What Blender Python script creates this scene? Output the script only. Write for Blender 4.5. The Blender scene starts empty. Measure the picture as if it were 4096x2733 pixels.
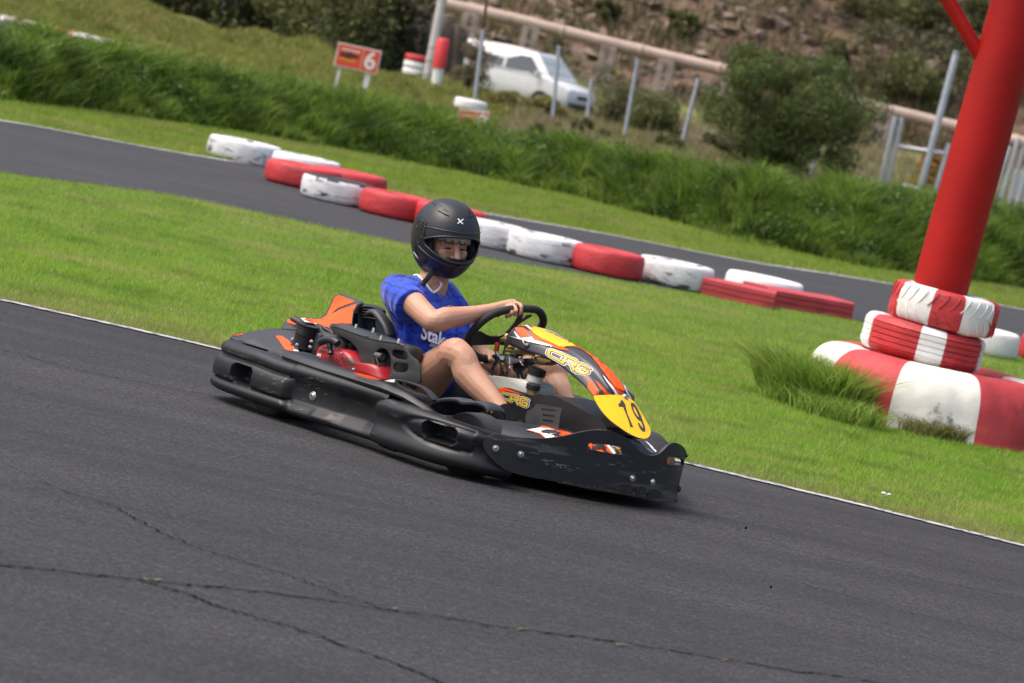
import bpy, bmesh, math, random
import numpy as np
from math import radians, sin, cos, pi, atan2, sqrt
from mathutils import Vector, Matrix, noise
from mathutils.bvhtree import BVHTree
from mathutils.geometry import delaunay_2d_cdt

random.seed(7); rng = np.random.default_rng(11)
C = bpy.context.scene.collection
sc = bpy.context.scene

# ---------------------------------------------------------------- camera
ROLL, PITCH, CAMH = radians(12.0), radians(4.41), 1.55
FPX = 15000.0                                   # focal length, photo pixels
cam_d = bpy.data.cameras.new('camera'); cam = bpy.data.objects.new('camera', cam_d); C.objects.link(cam)
cam_d.sensor_width = 36.0; cam_d.lens = FPX / 4096 * 36.0
cam_d.clip_start = 0.5; cam_d.clip_end = 3000
cam.location = (0, 0, CAMH)
fw = Vector((0, cos(PITCH), -sin(PITCH))); up0 = Vector((0, sin(PITCH), cos(PITCH))); rt0 = Vector((1, 0, 0))
upv = up0 * cos(ROLL) - rt0 * sin(ROLL); rtv = rt0 * cos(ROLL) + up0 * sin(ROLL)
cam.matrix_world = Matrix(((rtv.x, upv.x, -fw.x, 0), (rtv.y, upv.y, -fw.y, 0), (rtv.z, upv.z, -fw.z, CAMH), (0, 0, 0, 1)))
cam_d.dof.use_dof = True; cam_d.dof.focus_distance = 13.9; cam_d.dof.aperture_fstop = 6.8
sc.camera = cam

# ---------------------------------------------------------------- light
SUN_EL, SUN_AZ = radians(62), radians(-105)      # azimuth: clockwise from +Y
w = bpy.data.worlds.new('World'); sc.world = w; w.use_nodes = True
nt = w.node_tree; nt.nodes.clear()
o_ = nt.nodes.new('ShaderNodeOutputWorld'); b_ = nt.nodes.new('ShaderNodeBackground'); s_ = nt.nodes.new('ShaderNodeTexSky')
s_.sky_type = 'NISHITA'; s_.sun_disc = False; s_.sun_elevation = SUN_EL; s_.sun_rotation = SUN_AZ
s_.air_density = 1.0; s_.dust_density = 6.0; s_.ozone_density = 0.7; s_.altitude = 50
b_.inputs[1].default_value = 0.15
nt.links.new(s_.outputs[0], b_.inputs[0]); nt.links.new(b_.outputs[0], o_.inputs[0])
sun_d = bpy.data.lights.new('sun', 'SUN'); sun = bpy.data.objects.new('sun', sun_d); C.objects.link(sun)
sun_d.energy = 1.1; sun_d.angle = radians(45); sun_d.color = (1.0, 0.95, 0.88)
sd = Vector((sin(SUN_AZ) * cos(SUN_EL), cos(SUN_AZ) * cos(SUN_EL), sin(SUN_EL)))
sun.rotation_euler = sd.to_track_quat('Z', 'Y').to_euler()
sc.view_settings.view_transform = 'Standard'; sc.view_settings.look = 'None'
sc.view_settings.exposure = 0.86; sc.view_settings.gamma = 1.0

# ---------------------------------------------------------------- geometry of the view (used to measure real positions)
CAM = Vector((0, 0, CAMH))
WN = {'2': (800, 1150, 2.35), '3': (1500, 1500, 1.8077), '4': (1800, 1180, 2.529), '1': (1400, 740, 1.96), 'A': (2350, 1600, 3.4844),
      'B': (820, 1350, 3.92), 'C': (2000, 1200, 3.1357), 'D': (1850, 1180, 5.2275), 'E': (1600, 800, 4.48), 'O': (0, 0, 1 / 1.743)}
def px(wd, x, y):
    o = WN[wd]; return (o[0] + x / o[2], o[1] + y / o[2])
def PX(q):                                       # kart frame point -> photo pixel
    w_ = KM @ Vector(q) - CAM; f = w_.dot(fw); u = w_.dot(rt0) / f * FPX; v = -w_.dot(up0) / f * FPX
    return (2048 + u * cos(ROLL) - v * sin(ROLL), 1366.5 + u * sin(ROLL) + v * cos(ROLL))
def ray(p):
    dx, dy = p[0] - 2048, p[1] - 1366.5
    u = dx * cos(ROLL) + dy * sin(ROLL); v = -dx * sin(ROLL) + dy * cos(ROLL)
    return Vector((u, FPX * cos(PITCH) - v * sin(PITCH), -FPX * sin(PITCH) - v * cos(PITCH))).normalized()
def G(x, y, z=0.0):                              # overview pixel -> point on the ground
    d = ray((x * 1.743, y * 1.743)); t = (z - CAMH) / d.z; return CAM + d * t
def WY(x, y, Y):                                 # overview pixel -> point at distance Y
    d = ray((x * 1.743, y * 1.743)); return CAM + d * (Y / d.y)
KART_O = Vector((-0.38, 14.5, 0.0)); PSI = radians(45)
KM = Matrix.Translation(KART_O) @ Matrix.Rotation(-PSI, 4, 'Z'); KI = KM.inverted(); KR = KI.to_3x3()
KC = KI @ CAM
def kray(p): return (KR @ ray(p)).normalized()
def K(wd, px_, py_, **k):                        # window pixel -> kart frame point on the plane x / y / z = value
    d = kray(px(wd, px_, py_)); (a, val), = k.items(); i = 'xyz'.index(a)
    return KC + d * ((val - KC[i]) / d[i])
def KP(wd, x, y, p0, n):
    d = kray(px(wd, x, y)); n = Vector(n); t = n.dot(Vector(p0) - KC) / n.dot(d); return KC + d * t

# ---------------------------------------------------------------- materials
MATS = {}
def mat(name, col, rough=0.6, var=0.0, vscale=8.0, bump=0.0, bscale=60.0, metal=0.0, spec=0.5, col2=None, c2amt=0.5, c2scale=6.0, c2sharp=0.12,
        trans=0.0, coat=0.0, stretch=None, bdist=0.01, c2detail=5.0):
    """principled material; var = brightness mottling, col2 = second colour in noisy patches (wear, dirt)"""
    if name in MATS: return MATS[name]
    m = bpy.data.materials.new(name); m.use_nodes = True; n = m.node_tree.nodes; l = m.node_tree.links
    bs = n['Principled BSDF']; tc = n.new('ShaderNodeTexCoord'); src = tc.outputs['Object']
    if stretch:
        mp = n.new('ShaderNodeMapping'); mp.inputs['Scale'].default_value = stretch; l.new(src, mp.inputs[0]); src = mp.outputs[0]
    bs.inputs['Roughness'].default_value = rough; bs.inputs['Metallic'].default_value = metal
    bs.inputs['Specular IOR Level'].default_value = spec; bs.inputs['Coat Weight'].default_value = coat
    c = (*col, 1); bs.inputs['Base Color'].default_value = c
    out = None
    if var > 0:
        no = n.new('ShaderNodeTexNoise'); no.inputs['Scale'].default_value = vscale; no.inputs['Detail'].default_value = 6; l.new(src, no.inputs[0])
        mr = n.new('ShaderNodeMapRange'); mr.inputs[1].default_value = 0.3; mr.inputs[2].default_value = 0.7
        mr.inputs[3].default_value = 1 - var; mr.inputs[4].default_value = 1 + var; l.new(no.outputs[0], mr.inputs[0])
        vm = n.new('ShaderNodeVectorMath'); vm.operation = 'SCALE'; vm.inputs[0].default_value = col; l.new(mr.outputs[0], vm.inputs['Scale'])
        out = vm.outputs[0]
    if col2 is not None:
        no = n.new('ShaderNodeTexNoise'); no.inputs['Scale'].default_value = c2scale; no.inputs['Detail'].default_value = c2detail; no.inputs['Roughness'].default_value = 0.65; l.new(src, no.inputs[0])
        mr = n.new('ShaderNodeMapRange'); mr.inputs[1].default_value = c2amt; mr.inputs[2].default_value = c2amt + c2sharp; l.new(no.outputs[0], mr.inputs[0])
        mx = n.new('ShaderNodeMix'); mx.data_type = 'RGBA'; mx.inputs[6].default_value = c; mx.inputs[7].default_value = (*col2, 1)
        l.new(mr.outputs[0], mx.inputs[0])
        if out: l.new(out, mx.inputs[6])
        out = mx.outputs[2]
    if out: l.new(out, bs.inputs['Base Color'])
    if bump > 0:
        no = n.new('ShaderNodeTexNoise'); no.inputs['Scale'].default_value = bscale; no.inputs['Detail'].default_value = 5; l.new(src, no.inputs[0])
        bu = n.new('ShaderNodeBump'); bu.inputs['Strength'].default_value = bump; bu.inputs['Distance'].default_value = bdist; l.new(no.outputs[0], bu.inputs['Height'])
        l.new(bu.outputs[0], bs.inputs['Normal'])
    if trans > 0:
        tr = n.new('ShaderNodeBsdfTranslucent'); mx = n.new('ShaderNodeMixShader'); mx.inputs[0].default_value = trans
        if out: l.new(out, tr.inputs[0])
        else: tr.inputs[0].default_value = c
        l.new(bs.outputs[0], mx.inputs[1]); l.new(tr.outputs[0], mx.inputs[2]); l.new(mx.outputs[0], n['Material Output'].inputs[0])
    MATS[name] = m; return m

# ---------------------------------------------------------------- mesh helpers
def link(name, me, m=None, parent=None, smooth=True):
    o = bpy.data.objects.new(name, me); C.objects.link(o)
    if m is not None:
        for mm in (m if isinstance(m, (list, tuple)) else [m]): me.materials.append(mm)
    if smooth: me.polygons.foreach_set('use_smooth', [True] * len(me.polygons))
    if parent is not None: o.parent = parent
    return o
def thing(name, label, cat, loc=(0, 0, 0), rotz=0.0, group=None):
    o = bpy.data.objects.new(name, None); C.objects.link(o); o.location = loc; o.rotation_euler = (0, 0, rotz); o.empty_display_size = .2
    o['label'] = label; o['category'] = cat
    if group: o['group'] = group
    return o
def tag(o, label=None, cat=None, group=None, kind=None):
    if label: o['label'] = label
    if cat: o['category'] = cat
    if group: o['group'] = group
    if kind: o['kind'] = kind
    return o
def fast_mesh(name, V, F):
    """V (n,3), F (m,k) numpy"""
    me = bpy.data.meshes.new(name); V = np.asarray(V, dtype=np.float32); F = np.asarray(F, dtype=np.int32)
    me.vertices.add(len(V)); me.vertices.foreach_set('co', V.ravel())
    k = F.shape[1]; me.loops.add(F.size); me.loops.foreach_set('vertex_index', F.ravel())
    me.polygons.add(len(F)); me.polygons.foreach_set('loop_start', np.arange(0, F.size, k, dtype=np.int32))
    me.update(calc_edges=True); return me

class MB:
    """collects shapes into one bmesh"""
    def __init__(s): s.b = bmesh.new(); s.mi = 0
    def face(s, vs):
        try: f = s.b.faces.new(vs); f.material_index = s.mi; return f
        except ValueError: return None
    def grid(s, P, closeu=False, closev=False, flip=False):
        R = [[s.b.verts.new(q) for q in r] for r in P]; n = len(R); m = len(R[0])
        for i in range(n if closeu else n - 1):
            for j in range(m if closev else m - 1):
                a = [R[i][j], R[(i + 1) % n][j], R[(i + 1) % n][(j + 1) % m], R[i][(j + 1) % m]]
                s.face(a[::-1] if flip else a)
        return R
    def tube(s, pts, r, seg=12, cap=True, closed=False, squash=None):
        pts = [Vector(p) for p in pts]; n = len(pts); rr = r if isinstance(r, (list, tuple)) else [r] * n
        prev = None; rings = []
        for i, p in enumerate(pts):
            if closed: t = (pts[(i + 1) % n] - pts[i - 1])
            else: t = pts[min(i + 1, n - 1)] - pts[max(i - 1, 0)]
            t = t.normalized()
            if prev is None:
                a = t.orthogonal().normalized() if squash is None else (Vector(squash[0]) - t * t.dot(Vector(squash[0]))).normalized()
            else: a = (prev - t * t.dot(prev)).normalized()
            prev = a; b = t.cross(a); k = 1.0 if squash is None else squash[1]
            rings.append([p + (a * cos(2 * pi * j / seg) + b * sin(2 * pi * j / seg) * k) * rr[i] for j in range(seg)])
        R = s.grid(rings, closeu=closed, closev=True)
        if cap and not closed: s.face(R[0][::-1]); s.face(R[-1])
        return s
    def lathe(s, prof, seg=32, M=None, cap=False):
        M = M or Matrix.Identity(4)
        P = [[M @ Vector((r * cos(2 * pi * j / seg), r * sin(2 * pi * j / seg), z)) for j in range(seg)] for r, z in prof]
        R = s.grid(P, closev=True)
        if cap: s.face(R[0][::-1]); s.face(R[-1])
        return s
    def box(s, c, sz, M=None, bev=0.0):
        c = Vector(c); h = Vector(sz) * .5; M = M or Matrix.Identity(4)
        if bev <= 0:
            v = [s.b.verts.new(M @ (c + Vector((h.x * a, h.y * b, h.z * d)))) for a in (-1, 1) for b in (-1, 1) for d in (-1, 1)]
            for f in ((0, 1, 3, 2), (4, 6, 7, 5), (0, 4, 5, 1), (2, 3, 7, 6), (0, 2, 6, 4), (1, 5, 7, 3)): s.face([v[i] for i in f])
        else:
            t = bmesh.new(); r = bmesh.ops.create_cube(t, size=1.0)
            for v in t.verts: v.co = Vector((v.co.x * sz[0], v.co.y * sz[1], v.co.z * sz[2])) + c
            bmesh.ops.bevel(t, geom=list(t.edges), offset=bev, segments=2, affect='EDGES', profile=.5)
            s.absorb(t, M)
        return s
    def absorb(s, t, M=None):
        M = M or Matrix.Identity(4); mp = {v: s.b.verts.new(M @ v.co) for v in t.verts}
        for f in t.faces: s.face([mp[v] for v in f.verts])
        t.free(); return s
    def hull(s, pts):
        t = bmesh.new()
        for p in pts: t.verts.new(p)
        r = bmesh.ops.convex_hull(t, input=t.verts)
        bmesh.ops.delete(t, geom=list({g for g in r['geom_interior'] + r['geom_unused'] if isinstance(g, bmesh.types.BMVert)}), context='VERTS')
        return s.absorb(t)
    def cap(s, p0, r0, p1, r1, n=14):
        return s.hull(sph(p0, r0, n) + sph(p1, r1, n))
    def chain(s, pr, n=14):
        for (a, ra), (b, rb) in zip(pr, pr[1:]): s.cap(a, ra, b, rb, n)
        return s
    def ell(s, c, r, R=None, n=20):
        R = R or Matrix.Identity(3); c = Vector(c)
        return s.hull([c + R @ Vector((p.x * r[0], p.y * r[1], p.z * r[2])) for p in sph((0, 0, 0), 1, n)])
    def prism(s, poly, h0, h1, M=None):
        """poly 2D list, extruded along z from h0 to h1, fan caps through tessellation"""
        M = M or Matrix.Identity(4); a = [s.b.verts.new(M @ Vector((x, y, h0))) for x, y in poly]; b = [s.b.verts.new(M @ Vector((x, y, h1))) for x, y in poly]
        n = len(poly)
        for i in range(n): s.face([a[i], a[(i + 1) % n], b[(i + 1) % n], b[i]])
        s.face(a[::-1]); s.face(b); return s
    def mesh(s, name='m', recalc=True):
        if recalc: bmesh.ops.recalc_face_normals(s.b, faces=s.b.faces)
        me = bpy.data.meshes.new(name); s.b.to_mesh(me); s.b.free(); return me
    def build(s, name, m, parent=None, smooth=True, angle=None, recalc=True):
        me = s.mesh(name, recalc); o = link(name, me, m, parent, smooth)
        if smooth and angle: me.set_sharp_from_angle(angle=radians(angle))
        return o
def sph(c, r, n=14):
    c = Vector(c); out = [c + Vector((0, 0, r)), c - Vector((0, 0, r))]
    k = max(4, n // 2)
    for i in range(1, k):
        a = pi * i / k
        for j in range(n): out.append(c + Vector((sin(a) * cos(2 * pi * j / n), sin(a) * sin(2 * pi * j / n), cos(a))) * r)
    return out
def evalmods(o, keep_name=None):
    dg = bpy.context.evaluated_depsgraph_get(); dg.update(); me = bpy.data.meshes.new_from_object(o.evaluated_get(dg))
    mats = list(o.data.materials); o.modifiers.clear(); o.data = me; me.materials.clear()
    for mm in mats: me.materials.append(mm)
    return o
def organic(mb, name, m, parent, voxel=0.005, smooth_it=6, fac=.5, dec=None):
    """one continuous skin around overlapping volumes"""
    me = mb.mesh(name); o = link(name, me, m, parent, True)
    r = o.modifiers.new('r', 'REMESH'); r.mode = 'VOXEL'; r.voxel_size = voxel; r.use_smooth_shade = True
    if smooth_it:
        s = o.modifiers.new('s', 'SMOOTH'); s.iterations = smooth_it; s.factor = fac
    if dec: d = o.modifiers.new('d', 'DECIMATE'); d.ratio = dec
    evalmods(o); o.data.polygons.foreach_set('use_smooth', [True] * len(o.data.polygons)); return o
def subsurf(o, lv=2):
    s = o.modifiers.new('s', 'SUBSURF'); s.levels = lv; s.render_levels = lv; return o
def bvh_of(o):
    me = o.data; return BVHTree.FromPolygons([v.co.copy() for v in me.vertices], [tuple(p.vertices) for p in me.polygons])
def bvh_grid(P):
    V = [Vector(q) for r in P for q in r]; m = len(P[0]); F = []
    for i in range(len(P) - 1):
        for j in range(m - 1): F.append((i * m + j, (i + 1) * m + j, (i + 1) * m + j + 1, i * m + j + 1))
    return BVHTree.FromPolygons(V, F)
def cdt(polys, holes=(), step=None):
    """triangles of the union of 2D polygons minus holes, with inner grid points every step"""
    vs = []; fs = []
    for p in polys: k = len(vs); vs += [Vector(q) for q in p]; fs.append(list(range(k, k + len(p))))
    nf = len(fs)
    hs = []
    for p in holes: k = len(vs); vs += [Vector(q) for q in p]; hs.append(list(range(k, k + len(p))))
    if step:
        X = [v.x for v in vs]; Y = [v.y for v in vs]
        def ins(q, P):
            c = False; j = len(P) - 1
            for i in range(len(P)):
                if (P[i][1] > q[1]) != (P[j][1] > q[1]) and q[0] < (P[j][0] - P[i][0]) * (q[1] - P[i][1]) / (P[j][1] - P[i][1]) + P[i][0]: c = not c
                j = i
            return c
        y = min(Y)
        while y < max(Y):
            x = min(X)
            while x < max(X):
                if any(ins((x, y), P) for P in polys) and not any(ins((x, y), P) for P in holes): vs.append(Vector((x, y)))
                x += step
            y += step
    edges = [(h[i], h[(i + 1) % len(h)]) for h in hs + fs for i in range(len(h))]
    r = delaunay_2d_cdt(vs, edges, [], 0, 1e-4, True); V = r[0]
    bb = [(min(q[0] for q in P), max(q[0] for q in P), min(q[1] for q in P), max(q[1] for q in P)) for P in polys]
    def inside(q, P):
        c = False; j = len(P) - 1
        for i in range(len(P)):
            if (P[i][1] > q[1]) != (P[j][1] > q[1]) and q[0] < (P[j][0] - P[i][0]) * (q[1] - P[i][1]) / (P[j][1] - P[i][1]) + P[i][0]: c = not c
            j = i
        return c
    F = []
    for f in r[2]:
        q = ((V[f[0]].x + V[f[1]].x + V[f[2]].x) / 3, (V[f[0]].y + V[f[1]].y + V[f[2]].y) / 3)
        if any(k[0] <= q[0] <= k[1] and k[2] <= q[1] <= k[3] and inside(q, P) for P, k in zip(polys, bb)): F.append(f)
    if holes:
        def inh(q):
            for P in holes:
                c = False; j = len(P) - 1
                for i in range(len(P)):
                    if (P[i][1] > q[1]) != (P[j][1] > q[1]) and q[0] < (P[j][0] - P[i][0]) * (q[1] - P[i][1]) / (P[j][1] - P[i][1]) + P[i][0]: c = not c
                    j = i
                if c: return True
            return False
        F = [f for f in F if not inh(((V[f[0]].x + V[f[1]].x + V[f[2]].x) / 3, (V[f[0]].y + V[f[1]].y + V[f[2]].y) / 3))]
    return V, F
def smoothpoly(P, n=6, closed=True):
    """catmull-rom through 2D/3D points"""
    P = [Vector(p) for p in P]; out = []; N = len(P)
    for i in range(N if closed else N - 1):
        p1, p2 = P[i], P[(i + 1) % N]
        p0 = P[i - 1] if (closed or i > 0) else p1; p3 = P[(i + 2) % N] if (closed or i + 2 < N) else p2
        for k in range(n):
            t = k / n; out.append(.5 * ((2 * p1) + (p2 - p0) * t + (2 * p0 - 5 * p1 + 4 * p2 - p3) * t * t + (3 * p1 - p0 - 3 * p2 + p3) * t ** 3))
    if not closed: out.append(P[-1])
    return out
def decal(name, polys, wd, tree, m, parent, off=0.0012, step=8.0, holes=(), thick=0.0, mirror=False, reach=16):
    """cut shapes traced on the surface `tree` (kart frame); polys are window pixels converted to photo pixels"""
    if wd: polys = [[px(wd, *q) for q in P] for P in polys]; holes = [[px(wd, *q) for q in P] for P in holes]
    V, F = cdt(polys, holes, step); co = []
    for v in V:
        h = tree.ray_cast(KC, kray((v.x, v.y)))
        if h[0] is None and reach:
            for k in range(1, reach):
                for dx, dy in ((-1, 0), (-.7, .7), (0, 1)):
                    h = tree.ray_cast(KC, kray((v.x + dx * 3 * k, v.y + dy * 3 * k)))
                    if h[0] is not None: break
                if h[0] is not None: break
        if h[0] is None: co.append(None); continue
        n = h[1]
        if n.dot(KC - h[0]) < 0: n = -n
        co.append((h[0] + n * off, n))
    b = bmesh.new(); mp = {}
    for f in F:
        if any(co[i] is None for i in f): continue
        L = [co[i][0] for i in f]
        if max((L[0] - L[1]).length, (L[1] - L[2]).length, (L[2] - L[0]).length) > .12: continue
        vs = []
        for i in f:
            if i not in mp: mp[i] = b.verts.new(co[i][0])
            vs.append(mp[i])
        try: b.faces.new(vs)
        except ValueError: pass
    if mirror:
        bmesh.ops.duplicate(b, geom=b.verts[:] + b.edges[:] + b.faces[:])
        n = len(b.verts) // 2; b.verts.ensure_lookup_table()
        for v in b.verts[n:]: v.co.y = -v.co.y
        bmesh.ops.remove_doubles(b, verts=b.verts, dist=.002)
    bmesh.ops.remove_doubles(b, verts=b.verts, dist=.0022 if thick > .008 else .0003)
    bmesh.ops.recalc_face_normals(b, faces=b.faces)
    s = 0
    for f in b.faces: s += f.calc_area() * (1 if f.normal.dot(KC - f.calc_center_median()) > 0 else -1)
    if s < 0: bmesh.ops.reverse_faces(b, faces=b.faces)
    me = bpy.data.meshes.new(name); b.to_mesh(me); b.free(); o = link(name, me, m, parent, True)
    if thick:
        so = o.modifiers.new('t', 'SOLIDIFY'); so.thickness = thick; so.offset = -1; evalmods(o)
        o.data.set_sharp_from_angle(angle=radians(40))
    return o
def stroke(P, w, closed=False):
    """list of quads plus round joints covering a polyline of width w (2D)"""
    out = []; n = len(P)
    for i in range(n if closed else n - 1):
        a = Vector(P[i]); b = Vector(P[(i + 1) % n]); d = (b - a).normalized(); q = Vector((-d.y, d.x)) * (w / 2)
        out.append([a + q, a - q, b - q, b + q])
    for p in P: out.append([Vector(p) + Vector((cos(k * pi / 6), sin(k * pi / 6))) * w / 2 for k in range(12)])
    return out
# the kart maker's letters, as strokes in a 0..1 high cell
LET = {'C': ([[(1.05, .98), (.2, .98), (.02, .8), (.02, .2), (.2, .02), (1.05, .02)]], 1.25),
       'R': ([[(-.1, 0.0), (.08, .0), (.08, .98)], [(-.05, .98), (.85, .98), (1.0, .84), (1.0, .55), (.85, .42), (.3, .42)], [(.75, .42), (1.12, .0)]], 1.28),
       'G': ([[(1.05, .98), (.2, .98), (.02, .8), (.02, .2), (.2, .02), (.85, .02), (1.02, .18), (1.02, .5), (.5, .5)]], 1.2)}
def crg(frame, parent, tree, y, bk, wh, nm='logo'):
    """frame: four photo-pixel corners (bottom-left, bottom-right, top-right, top-left) or a list of (bottom, top) pairs along the text"""
    W = 3.7
    def mp(p):
        t = min(max((p[0] + .1) / W, -.1), 1.1) * (len(frame) - 1); i = min(max(int(t), 0), len(frame) - 2); f = t - i
        a = Vector(frame[i][0]).lerp(Vector(frame[i + 1][0]), f); b = Vector(frame[i][1]).lerp(Vector(frame[i + 1][1]), f)
        return a.lerp(b, p[1])
    for k, (wd, m, off) in enumerate(((.56, wh, .0016), (.42, bk, .0022), (.24, y, .0030))):
        P = []; x = 0
        for ch in 'CRG':
            S, adv = LET[ch]
            for s in S: P += [[mp(q) for q in quad] for quad in stroke([(a + x, b) for a, b in s], wd)]
            x += adv
        decal(nm if k == 2 else nm + '_backing', P, None, tree, m, parent, off=off, step=None)
# ---------------------------------------------------------------- setting materials
def ground_mat():
    m = mat('soil', (.10, .12, .035), rough=1, var=.2, vscale=.8, bump=.6, bscale=6, col2=(.20, .16, .07), c2amt=.5, c2scale=.35, c2sharp=.2, spec=.1, bdist=.05); return m
M_soil = ground_mat()
def asphalt_mat(name, base):
    m = bpy.data.materials.new(name); m.use_nodes = True; n = m.node_tree.nodes; l = m.node_tree.links; bs = n['Principled BSDF']
    tc = n.new('ShaderNodeTexCoord')
    def noise_(sc_, det, ro=.6, stretch=None):
        src = tc.outputs['Object']
        if stretch:
            mp = n.new('ShaderNodeMapping'); mp.inputs['Scale'].default_value = stretch[0]; mp.inputs['Rotation'].default_value = (0, 0, stretch[1]); l.new(src, mp.inputs[0]); src = mp.outputs[0]
        t = n.new('ShaderNodeTexNoise'); t.inputs['Scale'].default_value = sc_; t.inputs['Detail'].default_value = det; t.inputs['Roughness'].default_value = ro; l.new(src, t.inputs[0]); return t.outputs[0]
    def mr(x, a, b, c, d):
        r = n.new('ShaderNodeMapRange'); r.inputs[1].default_value = a; r.inputs[2].default_value = b; r.inputs[3].default_value = c; r.inputs[4].default_value = d; l.new(x, r.inputs[0]); return r.outputs[0]
    def mul(a, b):
        t = n.new('ShaderNodeMath'); t.operation = 'MULTIPLY'; l.new(a, t.inputs[0]); l.new(b, t.inputs[1]); return t.outputs[0]
    big = mr(noise_(.5, 4), .3, .7, .82, 1.18)
    grain = mul(mr(noise_(95, 2, .8), .34, .68, .30, 1.95), mr(noise_(34, 3, .7), .3, .7, .68, 1.34))
    streak = mr(noise_(1.0, 5, .6, ((.25, 3.2, 1), radians(8))), .35, .65, .74, 1.18)
    sp = n.new('ShaderNodeTexVoronoi'); sp.inputs['Scale'].default_value = 42; l.new(tc.outputs['Object'], sp.inputs[0])
    spk = mr(sp.outputs['Distance'], .0, .20, 2.6, 1.0)
    f = mul(mul(big, grain), mul(streak, spk))
    vm = n.new('ShaderNodeVectorMath'); vm.operation = 'SCALE'; vm.inputs[0].default_value = base; l.new(f, vm.inputs['Scale']); l.new(vm.outputs[0], bs.inputs['Base Color'])
    bs.inputs['Roughness'].default_value = .78; bs.inputs['Specular IOR Level'].default_value = .35
    bu = n.new('ShaderNodeBump'); bu.inputs['Strength'].default_value = .7; bu.inputs['Distance'].default_value = .004; l.new(noise_(150, 4, .7), bu.inputs['Height']); l.new(bu.outputs[0], bs.inputs['Normal'])
    return m
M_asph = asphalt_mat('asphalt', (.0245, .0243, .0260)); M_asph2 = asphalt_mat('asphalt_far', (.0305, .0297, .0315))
M_line = mat('line_paint', (.36, .36, .355), rough=.8, var=.3, vscale=14, col2=(.07, .07, .07), c2amt=.52, c2scale=22, c2sharp=.08)
M_crack = mat('crack_dark', (.012, .012, .012), rough=1, spec=.1)
M_moss = mat('moss', (.16, .15, .03), rough=1, var=.4, vscale=60)

# ---------------------------------------------------------------- terrain
BASE = [G(*p) for p in [(-120, 210), (0, 232), (200, 254), (500, 297), (700, 330), (1000, 387), (1300, 450), (1500, 500), (1700, 556), (2000, 618), (2350, 664), (2500, 680)]]
bX = np.array([p.x for p in BASE]); bY = np.array([p.y for p in BASE])
bX = np.concatenate([[-60], bX, [60]]); bY = np.concatenate([[bY[0] - 3], bY, [bY[-1] - 1]])
CRP = [(-120, 84), (0, 96), (100, 128), (250, 150), (450, 182), (640, 216), (800, 252), (960, 294), (1100, 334), (1200, 350), (1350, 372), (1500, 398), (1700, 426), (1900, 458), (2100, 484), (2350, 520), (2500, 540)]
cz = []; cX = []
for p in CRP:
    q = WY(*p, 42.0)
    Yb = float(np.interp(q.x, bX, bY)) + 1.7; q = WY(*p, Yb); cX.append(q.x); cz.append(q.z)
cX = np.array(cX); cz = np.array(cz) - .085
def sst(x, a, b):
    t = np.clip((x - a) / (b - a), 0, 1); return t * t * (3 - 2 * t)
def terr(X, Y):
    X = np.asarray(X, float); Y = np.asarray(Y, float)
    d = Y - np.interp(X, bX, bY); hc = np.interp(X, cX, cz)
    lump = .05 * np.sin(X * 3.1 + 1) * np.sin(Y * 2.3) + .04 * np.sin(X * 7.3 + Y * 1.7)
    z = (hc + lump) * sst(d, 0, 1.55) * (1 - sst(d, 2.4, 6.5) * .999)
    far = np.interp(X, [-13, -9, -6, -3, -1, 1, 30], [.50, .42, .36, .16, .05, 0, 0])
    z = z + far * sst(Y, 74, 84) + .10 * np.sin(X * 1.7) * sst(Y, 76, 84) * (X < -1)
    z = z + (.07 * np.sin(X * 2.9 + Y * .7) + .06 * np.sin(X * 1.3 - Y * .45)) * sst(Y, 52, 60) * (1 - sst(X, -1, 1.5))
    z = z - .15 * sst(Y, 92, 100) * sst(X, -2, 1) + 1.1 * sst(Y, 104, 124)
    return z
us = np.concatenate([[-4, -2.5, -1.5, -1, -.7, -.5, -.38, -.3], np.linspace(-.24, .24, 121), [.3, .38, .5, .7, 1, 1.5, 2.5, 4]])
ys = np.concatenate([[-60, -20, 0, 4, 8], np.arange(10, 34, 1.0), np.arange(34, 52, .22), np.arange(52, 72, 1.0), np.arange(72, 128, .6)])
XX = np.array([[u * max(y, 12.0) for u in us] for y in ys]); YY = np.repeat(ys[:, None], len(us), 1)
ZZ = terr(XX, YY); ZZ += (YY > 60) * .03 * np.sin(XX * 2.3 + YY) 
V = np.stack([XX, YY, ZZ], -1).reshape(-1, 3); nu = len(us)
F = [(i * nu + j, i * nu + j + 1, (i + 1) * nu + j + 1, (i + 1) * nu + j) for i in range(len(ys) - 1) for j in range(nu - 1)]
ground = link('ground', fast_mesh('ground', V, F), M_soil); tag(ground, kind='structure')

# hillside behind the pipe
def hillz(X, Y):
    d = np.maximum(Y - 126, 0)
    z = 1.02 + d * .42 + sst(d, 2, 30) * 3
    return z
ysh = np.concatenate([np.arange(122, 190, .7), np.arange(190, 420, 8)])
XX = np.array([[u * y for u in us] for y in ysh]); YY = np.repeat(ysh[:, None], nu, 1); ZZ = hillz(XX, YY)
amp = sst(YY, 126, 140)
for i in range(ZZ.shape[0]):
    for j in range(ZZ.shape[1]):
        q = Vector((XX[i, j] * .35, YY[i, j] * .5, 3.3)); ZZ[i, j] += amp[i, j] * (noise.fractal(q, 1.0, 2.0, 5) * .75 + abs(noise.noise(q * 2.7)) * .5)
ZZ[0] -= 1.2
V = np.stack([XX, YY, ZZ], -1).reshape(-1, 3)
F = [(i * nu + j, i * nu + j + 1, (i + 1) * nu + j + 1, (i + 1) * nu + j) for i in range(len(ysh) - 1) for j in range(nu - 1)]
M_hill = mat('hill_earth', (.135, .092, .065), rough=1, var=.5, vscale=1.6, bump=1.0, bscale=2.2, bdist=.5, col2=(.12, .10, .05), c2amt=.5, c2scale=.6, c2sharp=.12, spec=.05)
hill = link('hillside', fast_mesh('hillside', V, F), M_hill); tag(hill, kind='structure')

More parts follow.
